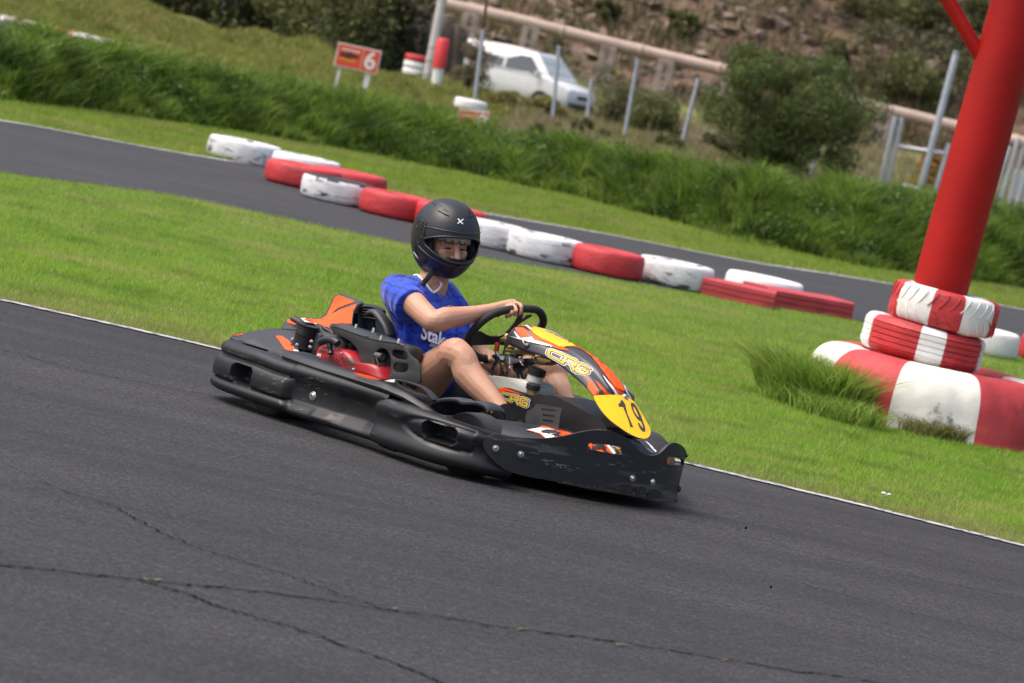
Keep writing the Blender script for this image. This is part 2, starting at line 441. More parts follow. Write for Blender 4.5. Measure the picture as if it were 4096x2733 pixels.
# ---------------------------------------------------------------- road sheets
def inpoly(X, Y, P):
    c = np.zeros(len(X), bool); j = len(P) - 1
    for i in range(len(P)):
        xi, yi = P[i]; xj, yj = P[j]
        if yi != yj:
            k = ((yi > Y) != (yj > Y)) & (X < (xj - xi) * (Y - yi) / (yj - yi) + xi); c ^= k
        j = i
    return c
def sheet(name, poly, z, m, kind='structure'):
    V, F = cdt([[(p[0], p[1]) for p in poly]]); me = bpy.data.meshes.new(name); me.from_pydata([(v.x, v.y, z) for v in V], [], [tuple(f) for f in F])
    me.update()
    if me.polygons and me.polygons[0].normal.z < 0: me.flip_normals()
    o = link(name, me, m, None, False); tag(o, kind=kind); return o
def gpath(P, n=5): return [Vector((q.x, q.y)) for q in smoothpoly([G(*p) for p in P], n, False)]
near = gpath([(-700, 560), (-300, 628), (0, 690), (150, 723), (300, 756), (500, 802), (800, 872), (1100, 946), (1400, 1021), (1577, 1065), (1700, 1095), (1850, 1131), (2000, 1167), (2150, 1205), (2350, 1255), (2600, 1316), (3000, 1410)])
low = gpath([(-900, 320), (-300, 358), (0, 397), (200, 422), (400, 450), (640, 500), (930, 560), (1090, 589), (1300, 624), (1480, 655), (1700, 690), (1860, 716), (1985, 743), (2120, 774), (2257, 803), (2400, 830), (2800, 905), (3400, 1000)])
upp = gpath([(-900, 180), (-300, 240), (0, 277), (200, 313), (400, 350), (590, 381), (800, 425), (1000, 468), (1090, 487), (1400, 540), (1700, 598), (2000, 645), (2350, 712), (2800, 790), (3400, 880)])
def arr(P): return [(p.x, p.y) for p in P]
def band(name, lo, hi, z, m, x0=-20, x1=20, n=161):
    xs = np.linspace(x0, x1, n); f = lambda P: np.interp(xs, [p.x for p in P], [p.y for p in P]) if isinstance(P, list) else np.full(n, P)
    a = f(lo); c = f(hi); V = np.concatenate([np.stack([xs, a, xs * 0 + z], 1), np.stack([xs, c, xs * 0 + z], 1)])
    o = link(name, fast_mesh(name, V, [(i, i + 1, n + i + 1, n + i) for i in range(n - 1)]), m, None, False); tag(o, kind='structure'); return o
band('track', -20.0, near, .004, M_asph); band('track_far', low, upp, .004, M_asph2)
def strip_line(name, path, w, z, m, side=0.0):
    P = [Vector(p) for p in path]; L = []; Rr = []
    for i, p in enumerate(P):
        t = (P[min(i + 1, len(P) - 1)] - P[max(i - 1, 0)]).normalized(); q = Vector((-t.y, t.x)); wob = .004 * sin(i * 1.7)
        L.append((*(p + q * (w / 2 + side + wob)), z)); Rr.append((*(p - q * (w / 2 - side - wob)), z))
    me = bpy.data.meshes.new(name); n = len(P); me.from_pydata(L + Rr, [], [(i, n + i, n + i + 1, i + 1) for i in range(n - 1)]); me.update()
    if me.polygons[0].normal.z < 0: me.flip_normals()
    o = link(name, me, m, None, False); tag(o, kind='structure'); return o
strip_line('white_line', near, .075, .009, M_line, -.03); strip_line('white_line', upp, .13, .009, M_line, -.06)
# a third stretch of track far at the left, with its kerb
t3 = [G(*p) for p in [(-200, 8), (0, 45), (120, 72), (256, 104), (330, 121)]]
def tz(P, z): return [(p.x, p.y, float(terr(p.x, p.y)) + z) for p in P]
t3b = [G(*p) for p in [(330, 150), (180, 135), (0, 95), (-200, 55)]]
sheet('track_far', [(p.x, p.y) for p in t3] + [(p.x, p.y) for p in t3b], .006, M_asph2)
M_kw = mat('kerb_white', (.62, .6, .58), rough=.8, var=.2, vscale=6); M_kr = mat('kerb_red', (.45, .09, .07), rough=.8, var=.2, vscale=6)
b = MB()
kk = smoothpoly(t3, 4, False)
for i in range(len(kk) - 1):
    a, c2 = kk[i], kk[i + 1]; q = Vector((-(c2 - a).y, (c2 - a).x, 0)).normalized() * .30
    vs = [b.b.verts.new(v) for v in (a + Vector((0, 0, .01)), c2 + Vector((0, 0, .01)), c2 + q + Vector((0, 0, .09)), a + q + Vector((0, 0, .09)))]; b.mi = 1 if 6 <= i <= 8 else 0; b.face(vs)
kerb = b.build('kerb', [M_kw, M_kr]); tag(kerb, kind='structure')
# cracks in the asphalt
b = MB()
def crack(P, w, amp=.009, zz=.0075):
    pts = gpath(P, 22); out = []; r = random.Random(len(P) + int(P[0][1]))
    off = 0
    L = []; Rr = []
    for i, p in enumerate(pts):
        t = (pts[min(i + 1, len(pts) - 1)] - pts[max(i - 1, 0)]).normalized(); q = Vector((-t.y, t.x)); off = off * .7 + r.uniform(-amp, amp); ww = w * r.uniform(.15, 1.0)
        c = p + q * off; L.append(b.b.verts.new((*(c + q * ww / 2), zz))); Rr.append(b.b.verts.new((*(c - q * ww / 2), zz)))
    for i in range(len(pts) - 1): b.face([L[i], Rr[i], Rr[i + 1], L[i + 1]])
crack([(-60, 1296), (0, 1303), (140, 1316), (320, 1337), (480, 1352), (640, 1370), (870, 1402), (1050, 1428), (1190, 1450), (1400, 1476), (1600, 1510), (1800, 1540), (1960, 1562), (2050, 1580)], .016)
crack([(320, 1337), (420, 1368), (520, 1404), (620, 1432), (740, 1470), (880, 1520), (1000, 1566), (1040, 1590)], .018, zz=.008)
crack([(90, 1110), (170, 1140), (250, 1164), (330, 1206), (420, 1252), (540, 1290), (650, 1322), (760, 1362), (870, 1402)], .010, zz=.0085)
crack([(1700, 1310), (1840, 1345), (2000, 1388), (2140, 1422), (2260, 1450), (2360, 1478)], .006, zz=.008)
crack([(-20, 800), (120, 838), (250, 868), (400, 896), (560, 925)], .011, .008)
crack([(900, 1018), (1050, 1060), (1150, 1088), (1280, 1130), (1400, 1160), (1600, 1205), (1900, 1285), (2150, 1340), (2360, 1382)], .006)
cr = b.build('track_crack', M_crack, None, False); tag(cr, kind='structure')
b = MB()
rm = random.Random(5)
for (x, y, s) in [(a + rm.gauss(0, sp), bb + rm.gauss(0, sp) * .2 + 0.0, rm.uniform(.002, .006)) for (a, bb, k, sp) in [(345, 1340, 9, 12), (900, 1405, 4, 5), (1190, 1452, 9, 7), (1420, 1487, 9, 7), (1660, 1524, 9, 9), (1240, 1141, 6, 6), (1120, 1110, 5, 8), (600, 935, 8, 8), (1062, 1068, 5, 6), (445, 903, 14, 14), (1048, 1063, 5, 6)] for _ in range(k)]:
    c = G(x, y); P = [(c.x + s * random.uniform(.5, 1.4) * cos(a) * 1.3, c.y + s * random.uniform(.5, 1.2) * sin(a)) for a in [k * pi / 5 for k in range(10)]]
    vs = [b.b.verts.new((p[0], p[1], .012)) for p in P]; b.face(vs)
mo = b.build('moss', M_moss, None, False); tag(mo, kind='stuff')
b = MB()
for (x, y, s) in [(1711, 1217, .004), (1768, 1353, .003)]:
    c = G(x, y); b.ell((c.x, c.y, .008), (s, s * .6, .006))
tag(b.build('rubber_crumb', M_crack), kind='stuff')

# ---------------------------------------------------------------- grass blades
def grass_mat(name, cols, patch=None, pscale=.6, pamt=.5, trans=.45, dark=None):
    m = bpy.data.materials.new(name); m.use_nodes = True; n = m.node_tree.nodes; l = m.node_tree.links; bs = n['Principled BSDF']
    g = n.new('ShaderNodeNewGeometry'); r = n.new('ShaderNodeValToRGB'); l.new(g.outputs['Random Per Island'], r.inputs[0])
    el = r.color_ramp.elements; k = len(cols); el[0].position = 0; el[0].color = (*cols[0], 1); el[1].position = 1; el[1].color = (*cols[-1], 1)
    for i in range(1, k - 1): e = el.new(i / (k - 1)); e.color = (*cols[i], 1)
    out = r.outputs[0]
    if patch:
        tc = n.new('ShaderNodeTexCoord'); t = n.new('ShaderNodeTexNoise'); t.inputs['Scale'].default_value = pscale; t.inputs['Detail'].default_value = 5; t.inputs['Roughness'].default_value = .65; l.new(tc.outputs['Object'], t.inputs[0])
        mr = n.new('ShaderNodeMapRange'); mr.inputs[1].default_value = pamt; mr.inputs[2].default_value = pamt + .18; mr.inputs[4].default_value = .8; l.new(t.outputs[0], mr.inputs[0])
        mx = n.new('ShaderNodeMix'); mx.data_type = 'RGBA'; l.new(mr.outputs[0], mx.inputs[0]); l.new(out, mx.inputs[6]); mx.inputs[7].default_value = (*patch, 1); out = mx.outputs[2]
    if dark:
        tc = n.new('ShaderNodeTexCoord'); t = n.new('ShaderNodeTexNoise'); t.inputs['Scale'].default_value = dark[1]; t.inputs['Detail'].default_value = 6; t.inputs['Roughness'].default_value = .7; l.new(tc.outputs['Object'], t.inputs[0])
        mr = n.new('ShaderNodeMapRange'); mr.inputs[1].default_value = .50; mr.inputs[2].default_value = .66; mr.inputs[4].default_value = .75; l.new(t.outputs[0], mr.inputs[0])
        mx = n.new('ShaderNodeMix'); mx.data_type = 'RGBA'; l.new(mr.outputs[0], mx.inputs[0]); l.new(out, mx.inputs[6]); mx.inputs[7].default_value = (*dark[0], 1); out = mx.outputs[2]
    l.new(out, bs.inputs['Base Color']); bs.inputs['Roughness'].default_value = .55; bs.inputs['Specular IOR Level'].default_value = .25
    tr = n.new('ShaderNodeBsdfTranslucent'); l.new(out, tr.inputs[0]); mx = n.new('ShaderNodeMixShader'); mx.inputs[0].default_value = trans
    l.new(bs.outputs[0], mx.inputs[1]); l.new(tr.outputs[0], mx.inputs[2]); l.new(mx.outputs[0], n['Material Output'].inputs[0]); return m
def blades(name, P, h, wd, lean, m, seg=1, label=None):
    n = len(P); P = np.asarray(P); a = rng.uniform(0, 2 * pi, n); H = h * rng.uniform(.55, 1.3, n) if np.isscalar(h) else h * rng.uniform(.7, 1.2, n); w_ = wd * rng.uniform(.6, 1.3, n)
    dx, dy = np.cos(a) * w_ / 2, np.sin(a) * w_ / 2; la = rng.uniform(0, 2 * pi, n); L = lean * H * rng.uniform(.2, 1.3, n)
    lx, ly_ = np.cos(la) * L, np.sin(la) * L; z0 = np.zeros(n)
    if seg == 1:
        V = np.stack([P + np.stack([-dx, -dy, z0 - .01], 1), P + np.stack([dx, dy, z0 - .01], 1), P + np.stack([lx, ly_, H], 1)], 1).reshape(-1, 3); F = np.arange(3 * n).reshape(-1, 3)
    else:
        mid = P + np.stack([lx * .3, ly_ * .3, H * .6], 1); d2 = np.stack([dx, dy, z0], 1) * .8
        V = np.stack([P + np.stack([-dx, -dy, z0 - .02], 1), P + np.stack([dx, dy, z0 - .02], 1), mid - d2, mid + d2, P + np.stack([lx, ly_, H], 1)], 1).reshape(-1, 3)
        i = np.arange(n)[:, None] * 5; F = np.concatenate([i + [0, 1, 3], i + [0, 3, 2], i + [2, 3, 4]], 0)
    o = link(name, fast_mesh(name, V, F), m, None, False); tag(o, kind='stuff')
    if label: o['label'] = label
    return o
def scatter(n, y0, y1, umax=.155):
    """uniform points in the wedge the camera could see"""
    Y = np.sqrt(rng.uniform(y0 ** 2, y1 ** 2, n)); X = rng.uniform(-umax, umax, n) * Y; return X, Y
def nz(X, Y, s, o=0): return np.array([noise.noise(Vector((x * s, y * s, o))) for x, y in zip(X, Y)])
M_lawn = grass_mat('lawn_blade', [(.13, .27, .015), (.21, .40, .03), (.28, .47, .05), (.34, .50, .08)], (.40, .38, .12), .8, .52, dark=((.09, .20, .02), 1.9))
M_dry = grass_mat('dry_blade', [(.30, .24, .10), (.38, .32, .15), (.20, .22, .06), (.45, .38, .2)])
M_long = grass_mat('long_blade', [(.035, .085, .010), (.11, .21, .020), (.24, .35, .05), (.06, .13, .013), (.32, .36, .08)], (.016, .045, .010), 1.7, .47)
M_longy = grass_mat('mound_blade', [(.13, .17, .03), (.24, .26, .05), (.30, .28, .08), (.10, .15, .025)], (.28, .22, .09), .5, .5, dark=((.06, .09, .018), .8))
M_straw = grass_mat('straw_blade', [(.25, .195, .11), (.16, .135, .065), (.34, .27, .17), (.09, .10, .035)])
nearA, lowA, uppA = arr(near), arr(low), arr(upp)
P1 = nearA + lowA[::-1]
X, Y = scatter(1010000, 14.5, 30.5, .185); k = inpoly(X, Y, P1); X, Y = X[k], Y[k]
dn = Y - np.interp(X, [p[0] for p in nearA], [p[1] for p in nearA]); dl = np.interp(X, [p[0] for p in lowA], [p[1] for p in lowA]) - Y
keep = rng.uniform(0, 1, len(X)) < .35 + .65 * np.clip((26 - Y) / 8, 0, 1); X, Y, dn, dl = X[keep], Y[keep], dn[keep], dl[keep]
hh = (.024 + .012 * nz(X, Y, 2.3) + .008 * nz(X, Y, 7, 3)) * np.clip(.5 + dn * 2, .5, 1)
blades('lawn_grass', np.stack([X, Y, X * 0], 1), hh, .0046, 1.1, M_lawn)
k = rng.uniform(0, 1, len(X)) < np.clip(.8 * np.exp(-dn / .30) * (1 + 1.5 * nz(X, Y, .9, 6)), 0, 1) + .05
blades('dry_grass', np.stack([X[k], Y[k], X[k] * 0], 1), .028, .005, 1.3, M_dry)
ub = [(float(p.x), float(p.y)) for p in upp]
P2 = ub + [(x, y + .3) for x, y in zip(bX[::-1], bY[::-1])]
X, Y = scatter(300000, 28, 47, .185); k = inpoly(X, Y, P2); X, Y = X[k], Y[k]
M_lawn2 = grass_mat('far_lawn_blade', [(.18, .28, .03), (.25, .35, .05), (.30, .38, .07)], (.36, .32, .13), .45, .50, dark=((.11, .18, .025), 1.2))
blades('verge_grass', np.stack([X, Y, X * 0], 1), .045, .012, .7, M_lawn2)
# the bank of long grass
X, Y = scatter(630000, 34, 48.5, .18); d = Y - np.interp(X, bX, bY); k = (d > -.08 + .12 * np.sin(X * 5)) & (d < 3.2); X, Y, d = X[k], Y[k], d[k]
cl = nz(X, Y, 1.6) ; cl2 = nz(X, Y, 4.5, 5)
k = rng.uniform(0, 1, len(X)) < .78 + 1.2 * cl2; X, Y, d, cl, cl2 = X[k], Y[k], d[k], cl[k], cl2[k]
H = (.22 + .20 * cl + .24 * cl2) * np.clip(.5 + d, .5, 1); H = np.clip(H, .05, .42)
blades('long_grass', np.stack([X, Y, terr(X, Y)], 1), H, .016, 1.25, M_long, 2)
# yellowish mounds beyond
X, Y = scatter(200000, 45, 92, .16); d = Y - np.interp(X, bX, bY)
t3p = [(p.x, p.y) for p in t3] + [(p.x, p.y) for p in t3b]
k = (d > 2.9) & ~inpoly(X, Y, t3p) & (X < 3 + .03 * Y + 2 * np.sin(Y)); X, Y = X[k], Y[k]
H = np.clip(.16 + .2 * nz(X, Y, .9, 2), .05, .4) * np.where(Y > 75, 1.0, .6)
blades('mound_grass', np.stack([X, Y, terr(X, Y)], 1), H, .03, .8, M_longy, 2)
# straw-coloured grass in front of the wire fence
X, Y = scatter(90000, 50, 122, .16); k = (X > -1 + 0 * Y) & (nz(X, Y, .35, 8) > -.12); X, Y = X[k], Y[k]
blades('dry_grass', np.stack([X, Y, terr(X, Y)], 1), .30, .03, .8, M_straw, 2)
# straw and low scrub over the hillside
X, Y = scatter(60000, 124, 170, .15); dens = nz(X, Y, .28, 4); k = dens > -.05; X, Y = X[k], Y[k]
tr_h = BVHTree.FromPolygons([v.co.copy() for v in hill.data.vertices], [tuple(p.vertices) for p in hill.data.polygons])
def hz(x, y):
    h = tr_h.ray_cast(Vector((x, y, 300)), Vector((0, 0, -1))); return h[0].z if h[0] else 0
Z = np.array([hz(x, y) for x, y in zip(X, Y)])
M_hs = grass_mat('hill_scrub', [(.14, .105, .055), (.19, .15, .08), (.08, .08, .03), (.24, .19, .11)], (.055, .06, .022), .3, .46, .3)
blades('hill_scrub', np.stack([X, Y, Z], 1), .5, .07, .9, M_hs, 2)
# tall tuft beside the big tyre and weeds along it
def tuft(name, cs, n, h, wdt, m, lean=.9, label=None, cat=None):
    P = []
    for (x, y, r) in cs:
        c = G(x, y); a = rng.uniform(0, 2 * pi, n); q = r * np.sqrt(rng.uniform(0, 1, n)); P.append(np.stack([c.x + np.cos(a) * q, c.y + np.sin(a) * q * 1.0, a * 0], 1))
    return blades(name, np.concatenate(P), h, wdt, lean, m, 2)
M_tuft = grass_mat('tuft_blade', [(.05, .12, .015), (.15, .28, .03), (.28, .42, .06), (.36, .38, .12)])
tuft('tall_grass', [(1790, 908, .12), (1820, 920, .16), (1852, 932, .18), (1885, 942, .17), (1915, 952, .14)], 1300, .24, .008, M_tuft, 1.1)
tuft('tall_grass', [(1830, 932, .2), (1900, 955, .2), (1960, 975, .15)], 600, .11, .007, M_tuft, 1.5)
tuft('tall_grass', [(2010, 968, .12), (2060, 982, .12), (2120, 1000, .12), (2170, 1010, .1), (2240, 1018, .1), (2300, 1026, .1), (2360, 1034, .1), (2420, 1040, .1)], 420, .09, .006, grass_mat('weed_blade', [(.10, .13, .03), (.20, .20, .06), (.30, .26, .12), (.08, .14, .02)]), 1.7)
# ---------------------------------------------------------------- painted tyres
M_tw = mat('tyre_white', (.60, .60, .61), rough=.75, var=.14, vscale=9, col2=(.05, .05, .055), c2amt=.545, c2scale=6, c2sharp=.10, stretch=(1, 1, 3.0), bump=.5, bscale=30, c2detail=9)
M_tw2 = mat('tyre_white_clean', (.70, .69, .67), rough=.75, var=.08, vscale=9, col2=(.16, .15, .14), c2amt=.66, c2scale=9, c2sharp=.05, bump=.4, bscale=30, c2detail=9)
M_tr = mat('tyre_red', (.46, .030, .035), rough=.6, var=.2, vscale=6, col2=(.12, .02, .025), c2amt=.57, c2scale=4, c2sharp=.2, bump=.4, bscale=25, c2detail=8, stretch=(1, 1, 2.5))
M_rub = mat('rubber', (.028, .028, .03), rough=.8, var=.3, vscale=12, bump=.3, bscale=40)
def tyre_prof(R, W, Ri=None, groove=0):
    Ri = Ri or R * .56
    tread = [(R * .975, .13 * W), (R * .995, .25 * W), (R * 1.0, .5 * W), (R * .995, .75 * W), (R * .975, .87 * W)]
    if groove:
        tread = [(R * .975, .13 * W)]
        for k in range(groove): z = (.2 + .6 * k / (groove - 1)) * W; tread += [(R * .998, z - .022 * W), (R * .978, z - .006 * W), (R * .978, z + .006 * W), (R * .998, z + .022 * W)]
        tread += [(R * .975, .87 * W)]
    return ([(Ri, .1 * W), (Ri + .015, .04 * W), (R * .78, .0), (R * .9, .02 * W), (R * .95, .06 * W)] + tread +
            [(R * .95, .94 * W), (R * .9, .98 * W), (R * .78, W), (Ri + .015, .96 * W), (Ri, .9 * W), (Ri + .02, .82 * W), (R * .86, .78 * W), (R * .9, .5 * W), (R * .86, .22 * W), (Ri + .02, .18 * W), (Ri, .1 * W)])
def tyre(label, c, R, W, mats, seg=None, rot=0.0, tilt=(0, 0), group='painted tyres laid out across the far track', groove=0, topblack=False, lugs=False, name='tyre'):
    """seg: list of (from, to, material index) in degrees from the side that faces the photographer"""
    b = MB(); n = 72; P = tyre_prof(R, W, groove=groove)
    rows = [[Vector((r * cos(2 * pi * j / n), r * sin(2 * pi * j / n), z)) for j in range(n)] for r, z in P]
    for row in rows:
        for v in row: v += Vector((v.x, v.y, 0)).normalized() * noise.noise(v * 6 + Vector(c)) * .006
    Rg = b.grid(rows, closev=True)
    b.b.faces.ensure_lookup_table()
    for f in b.b.faces:
        cc = f.calc_center_median(); a = math.degrees(atan2(cc.x, -cc.y))
        if seg:
            for a0, a1, mi in seg:
                if a0 <= a < a1: f.material_index = mi
        if topblack and cc.z > W * .9 and Vector((cc.x, cc.y)).length < R * (.955 + .02 * sin(a * .11)): f.material_index = 1
    if lugs:
        for side in (-1, 1):
            for k in range(30):
                a0 = 2 * pi * k / 30 + (.1 if side > 0 else 0); pts = []
                for t in range(5):
                    s = t / 4; z = W * (.5 + side * (.03 + .40 * s)); a = a0 + .16 * s ** .7; r = R * (1.0 if t < 4 else .975); pts.append((r * cos(a), r * sin(a), z))
                mi = 0; am = math.degrees(atan2(pts[2][0], -pts[2][1]))
                for a_0, a_1, m_ in seg or []:
                    if a_0 <= am < a_1: mi = m_
                b.mi = mi; b.tube(pts, [.003, .0035, .0035, .0035, .003], 6)
    o = b.build(name, mats, None, True, 50)
    o.location = c; o.rotation_euler = (tilt[0], tilt[1], rot)
    tag(o, label, 'tyre', group); return o
def tplace(xl, xr, xb, yb):
    g = G(xb, yb); R = (xr - xl) / 2 / 8606 * g.y * .99; return Vector((g.x, g.y + R, 0)), R
def row(label, xl, xr, xb, yb, mats, W=.195, **k):
    c, R = tplace(xl, xr, xb, yb); c.z = .005; R = R * 1.0; return tyre(label, c, R, W, mats, rot=random.uniform(0, 6), **k)
row('scuffed white tyre at the far left end of the tyre row, on the track edge', 460, 636, 548, 374, [M_tw])
row('white tyre mostly hidden behind the leftmost red tyre', 605, 770, 690, 412, [M_tw])
row('red tyre in front of the second white one, leftmost red tyre of the row', 594, 775, 684, 434, [M_tr])
row('red tyre behind the white tyre with the bare black top', 703, 878, 792, 448, [M_tr])
row('white tyre with a bare black top sidewall', 680, 854, 764, 469, [M_tw, M_rub], topblack=True)
row('red tyre to the left of the helmet with its tread facing the track', 817, 992, 900, 504, [M_tr])
row('red tyre half hidden behind the black helmet', 942, 1112, 1024, 533, [M_tr])
row('white tyre right beside the helmet visor, smeared black at its right end', 1040, 1207, 1124, 573, [M_tw])
row('white tyre between another white tyre and a red tyre, to the right of the helmet', 1160, 1347, 1246, 604, [M_tw])
row('lone red tyre between two white tyres above the steering wheel', 1308, 1482, 1388, 636, [M_tr])
row('white tyre between the lone red tyre and the flat red block', 1458, 1641, 1546, 664, [M_tw])
row('white tyre lying behind the two flat red blocks', 1655, 1840, 1752, 690, [M_tw2], W=.17)
row('white tyre just behind the tyre stack, at the right edge of the photo', 2186, 2349, 2262, 818, [M_tw2], group='painted tyres behind the stack')
row('red tyre cut by the right edge of the photo behind the stack', 2340, 2500, 2420, 842, [M_tr], group='painted tyres behind the stack')
def block(label, a, bq, hgt, dep):
    A, B2 = G(*a), G(*bq); d = (B2 - A); L = d.length; ang = atan2(d.y, d.x); q = Vector((-d.y, d.x, 0)).normalized()
    b = MB(); n = 12
    prof = [(0, 0), (0, .30), (.012, .33), (0, .36), (0, .63), (.012, .66), (0, .69), (.004, .93), (.03, 1), (.97, 1), (1, .93), (1, 0)]
    rows = []
    for i in range(n + 1):
        x = L * i / n; e = .0 if 0 < i < n else .012
        rows.append([Vector((x, (p[0] * dep if p[0] > .5 else p[0]) , p[1] * hgt + noise.noise(Vector((x * 4, p[0], p[1]))) * .004)) for p in prof])
    R = b.grid(rows); b.face(R[0]); b.face(R[-1][::-1])
    o = b.build('barrier_block', M_trb, None, True, 30); o.location = A; o.rotation_euler = (0, 0, ang); tag(o, label, 'barrier', 'flat red blocks at the right end of the tyre row'); return o
M_trb = mat('block_red', (.42, .045, .055), rough=.7, var=.18, vscale=5, col2=(.12, .03, .035), c2amt=.58, c2scale=3, c2sharp=.2, stretch=(1, 1, 3))
block('flat red block with dark scrapes, the one next to the white tyre', (1607, 676), (1772, 712), .135, .30)
block('flat red block with a white paint chip, right end of the barrier row', (1757, 702), (1954, 736), .14, .34)

# tyre stack round the red column
gb = G(2140, 1004); R0 = .70
sc_ = Vector((WY(2165, 900, gb.y).x, gb.y + R0, 0))
GRP = 'striped tyres stacked round the red column'
M_tbig = mat('big_white', (.66, .63, .57), rough=.85, var=.12, vscale=4, col2=(.22, .22, .21), c2amt=.60, c2scale=5, c2sharp=.07, bump=.7, bscale=9, c2detail=9)
M_tbr = mat('big_red', (.44, .04, .045), rough=.7, var=.25, vscale=4, col2=(.16, .03, .03), c2amt=.60, c2scale=2.5, c2sharp=.25, bump=.7, bscale=9)
def bigtyre():
    b = MB(); R, W = R0, .36; n = 110
    P = [(R * .5, -.1), (R * .99, -.1), (R * 1.0, .02), (R * .995, .10), (R * .985, .18), (R * .955, .25), (R * .90, .305), (R * .82, .34), (R * .72, .352), (R * .6, .35), (R * .55, .33), (R * .53, .25), (R * .53, .0)]
    rows = [[Vector((r * cos(2 * pi * j / n), r * sin(2 * pi * j / n), z)) for j in range(n)] for r, z in smoothpoly([Vector(p) for p in P], 3, False)]
    for row_ in rows:
        for j, v in enumerate(row_):
            a = atan2(v.y, v.x); k = max(0, sin(a * 18 + v.z * 9)) ** 3 * .018 * min(1, max(0, (v.z - .02) * 8)) * (1 if v.z < .33 else .3)
            v -= Vector((v.x, v.y, 0)).normalized() * (k + .012 * noise.noise(v * 4))
    b.grid(rows, closev=True)
    for f in b.b.faces:
        cc = f.calc_center_median(); a = math.degrees(atan2(cc.x, -cc.y)); f.material_index = int(math.floor((a + 55) / 38)) % 2
        f.material_index = 0 if (a < -57 and a > -92) or (-21 <= a < 19) or (a > 62 and a < 100) else 1
    o = b.build('tyre', [M_tbig, M_tbr]); o.location = sc_; tag(o, 'huge half buried striped tyre at the bottom of the stack', 'tyre', GRP); return o
bigtyre()
mc = Vector((WY(2112, 790, sc_.y).x, sc_.y - .05, .345))
tyre('striped tyre with grooved tread, middle one of the stack', mc, .335, .20, [M_tr, M_tw2], [(-180, -110, 0), (-110, -63, 1), (-63, -8, 0), (-8, 13, 1), (13, 63, 0), (63, 110, 1)], tilt=(0, radians(2.5)), group=GRP, groove=5)
tc = Vector((WY(2155, 735, sc_.y).x, sc_.y - .08, .545))
tyre('striped tyre with a leaf pattern tread, topmost of the stack', tc, .292, .205, [M_tr, M_tw2], [(-66, -20, 1), (14, 58, 1), (100, 150, 1), (-150, -105, 1)], tilt=(0, radians(2.0)), group=GRP, lugs=True)

# red column with its brace, and an unseen slab on it, added to shade its top
M_col = mat('column_red', (.34, .007, .005), spec=.25, rough=.55, var=.18, vscale=2.2, bump=.15, bscale=40, col2=(.24, .010, .007), c2amt=.6, c2scale=3, c2sharp=.2)
c0 = WY(2156, 668, 20.42); c1 = WY(2340, 0, 20.42); dcol = (c1 - c0) / (c1.z - c0.z)
foot = c0 - dcol * c0.z; head = c0 + dcol * (3.7 - c0.z)
col_root = thing('column', 'thick round red steel column rising out of the tyre stack', 'column', foot)
b = MB(); b.tube([(0, 0, 0), (dcol.x * 2.0, dcol.y * 2.0, 2.0), (dcol.x * 2.42, dcol.y * 2.42, 2.42), tuple(head - foot)], .151, 48, True); b.build('shaft', M_col, col_root, True, 60)
b = MB(); b.tube([dcol * 2.415, dcol * 2.425], .1525, 48, True); b.build('seam_band', M_col, col_root, True, 60)
jb = WY(2238, 108, 20.42) - foot; ja = WY(2168, -12, 20.42) - foot; jt = ja + (ja - jb) * 1.6
b = MB(); b.tube([jb + (jb - ja) * .25, jt], .040, 16, True); b.build('brace', M_col, col_root, True, 50)
M_shade_deck = mat('shade_deck_grey', (.25, .25, .26), rough=.8)
b = MB(); b.box((1.3, .9, 3.78), (4.2, 3.2, .14), bev=.02)  # slab out of frame, added to cast shade on the upper column
for yy in (-.4, .9, 2.2): b.box((1.3, yy, 3.63), (4.2, .10, .16))
dk = b.build('shade_deck', M_shade_deck, col_root, False)

# ---------------------------------------------------------------- plants
def cloud(cs, n, size, flat=.6):
    """leaf-sized faces around clump centres cs = [(centre, radius)]"""
    k = len(cs); per = rng.multinomial(n, np.array([c[1] ** 2 for c in cs]) / sum(c[1] ** 2 for c in cs)); L = []
    for (c, r), m in zip(cs, per):
        d = rng.normal(size=(m, 3)); d /= np.linalg.norm(d, axis=1)[:, None]; q = r * rng.uniform(.35, 1.12, m) ** .6
        p = np.array(c) + d * q[:, None] * np.array([1, 1, .85]); L.append(p)
    P = np.concatenate(L); m = len(P); a = rng.normal(size=(m, 3)); a /= np.linalg.norm(a, axis=1)[:, None]; t = np.cross(a, rng.normal(size=(m, 3))); t /= np.linalg.norm(t, axis=1)[:, None]
    s = size * rng.uniform(.6, 1.4, m)[:, None]
    V = np.stack([P - a * s, P + t * s * .45, P + a * s, P - t * s * .45], 1).reshape(-1, 3); F = np.arange(4 * m).reshape(-1, 4); return V, F
def leaf_mat(name, cols, trans=.35): return grass_mat(name, cols, None, trans=trans)
L_dark = leaf_mat('leaf_dark', [(.018, .025, .010), (.035, .045, .014), (.06, .065, .022), (.028, .03, .014)])
L_olive = leaf_mat('leaf_olive', [(.07, .085, .03), (.12, .14, .045), (.18, .19, .07), (.10, .11, .04)]); L_dust = leaf_mat('leaf_dusty', [(.10, .10, .045), (.15, .14, .065), (.075, .08, .035), (.20, .17, .09)])
L_grn = leaf_mat('leaf_green', [(.045, .06, .018), (.085, .115, .03), (.15, .185, .055), (.06, .08, .022)])
L_yel = leaf_mat('leaf_yellow', [(.20, .19, .06), (.26, .23, .07), (.12, .13, .04), (.32, .25, .08)])
L_org = leaf_mat('leaf_orange', [(.40, .20, .05), (.30, .18, .05), (.16, .14, .04)])
M_bark = mat('bark', (.07, .055, .04), rough=.95, var=.3, vscale=8)
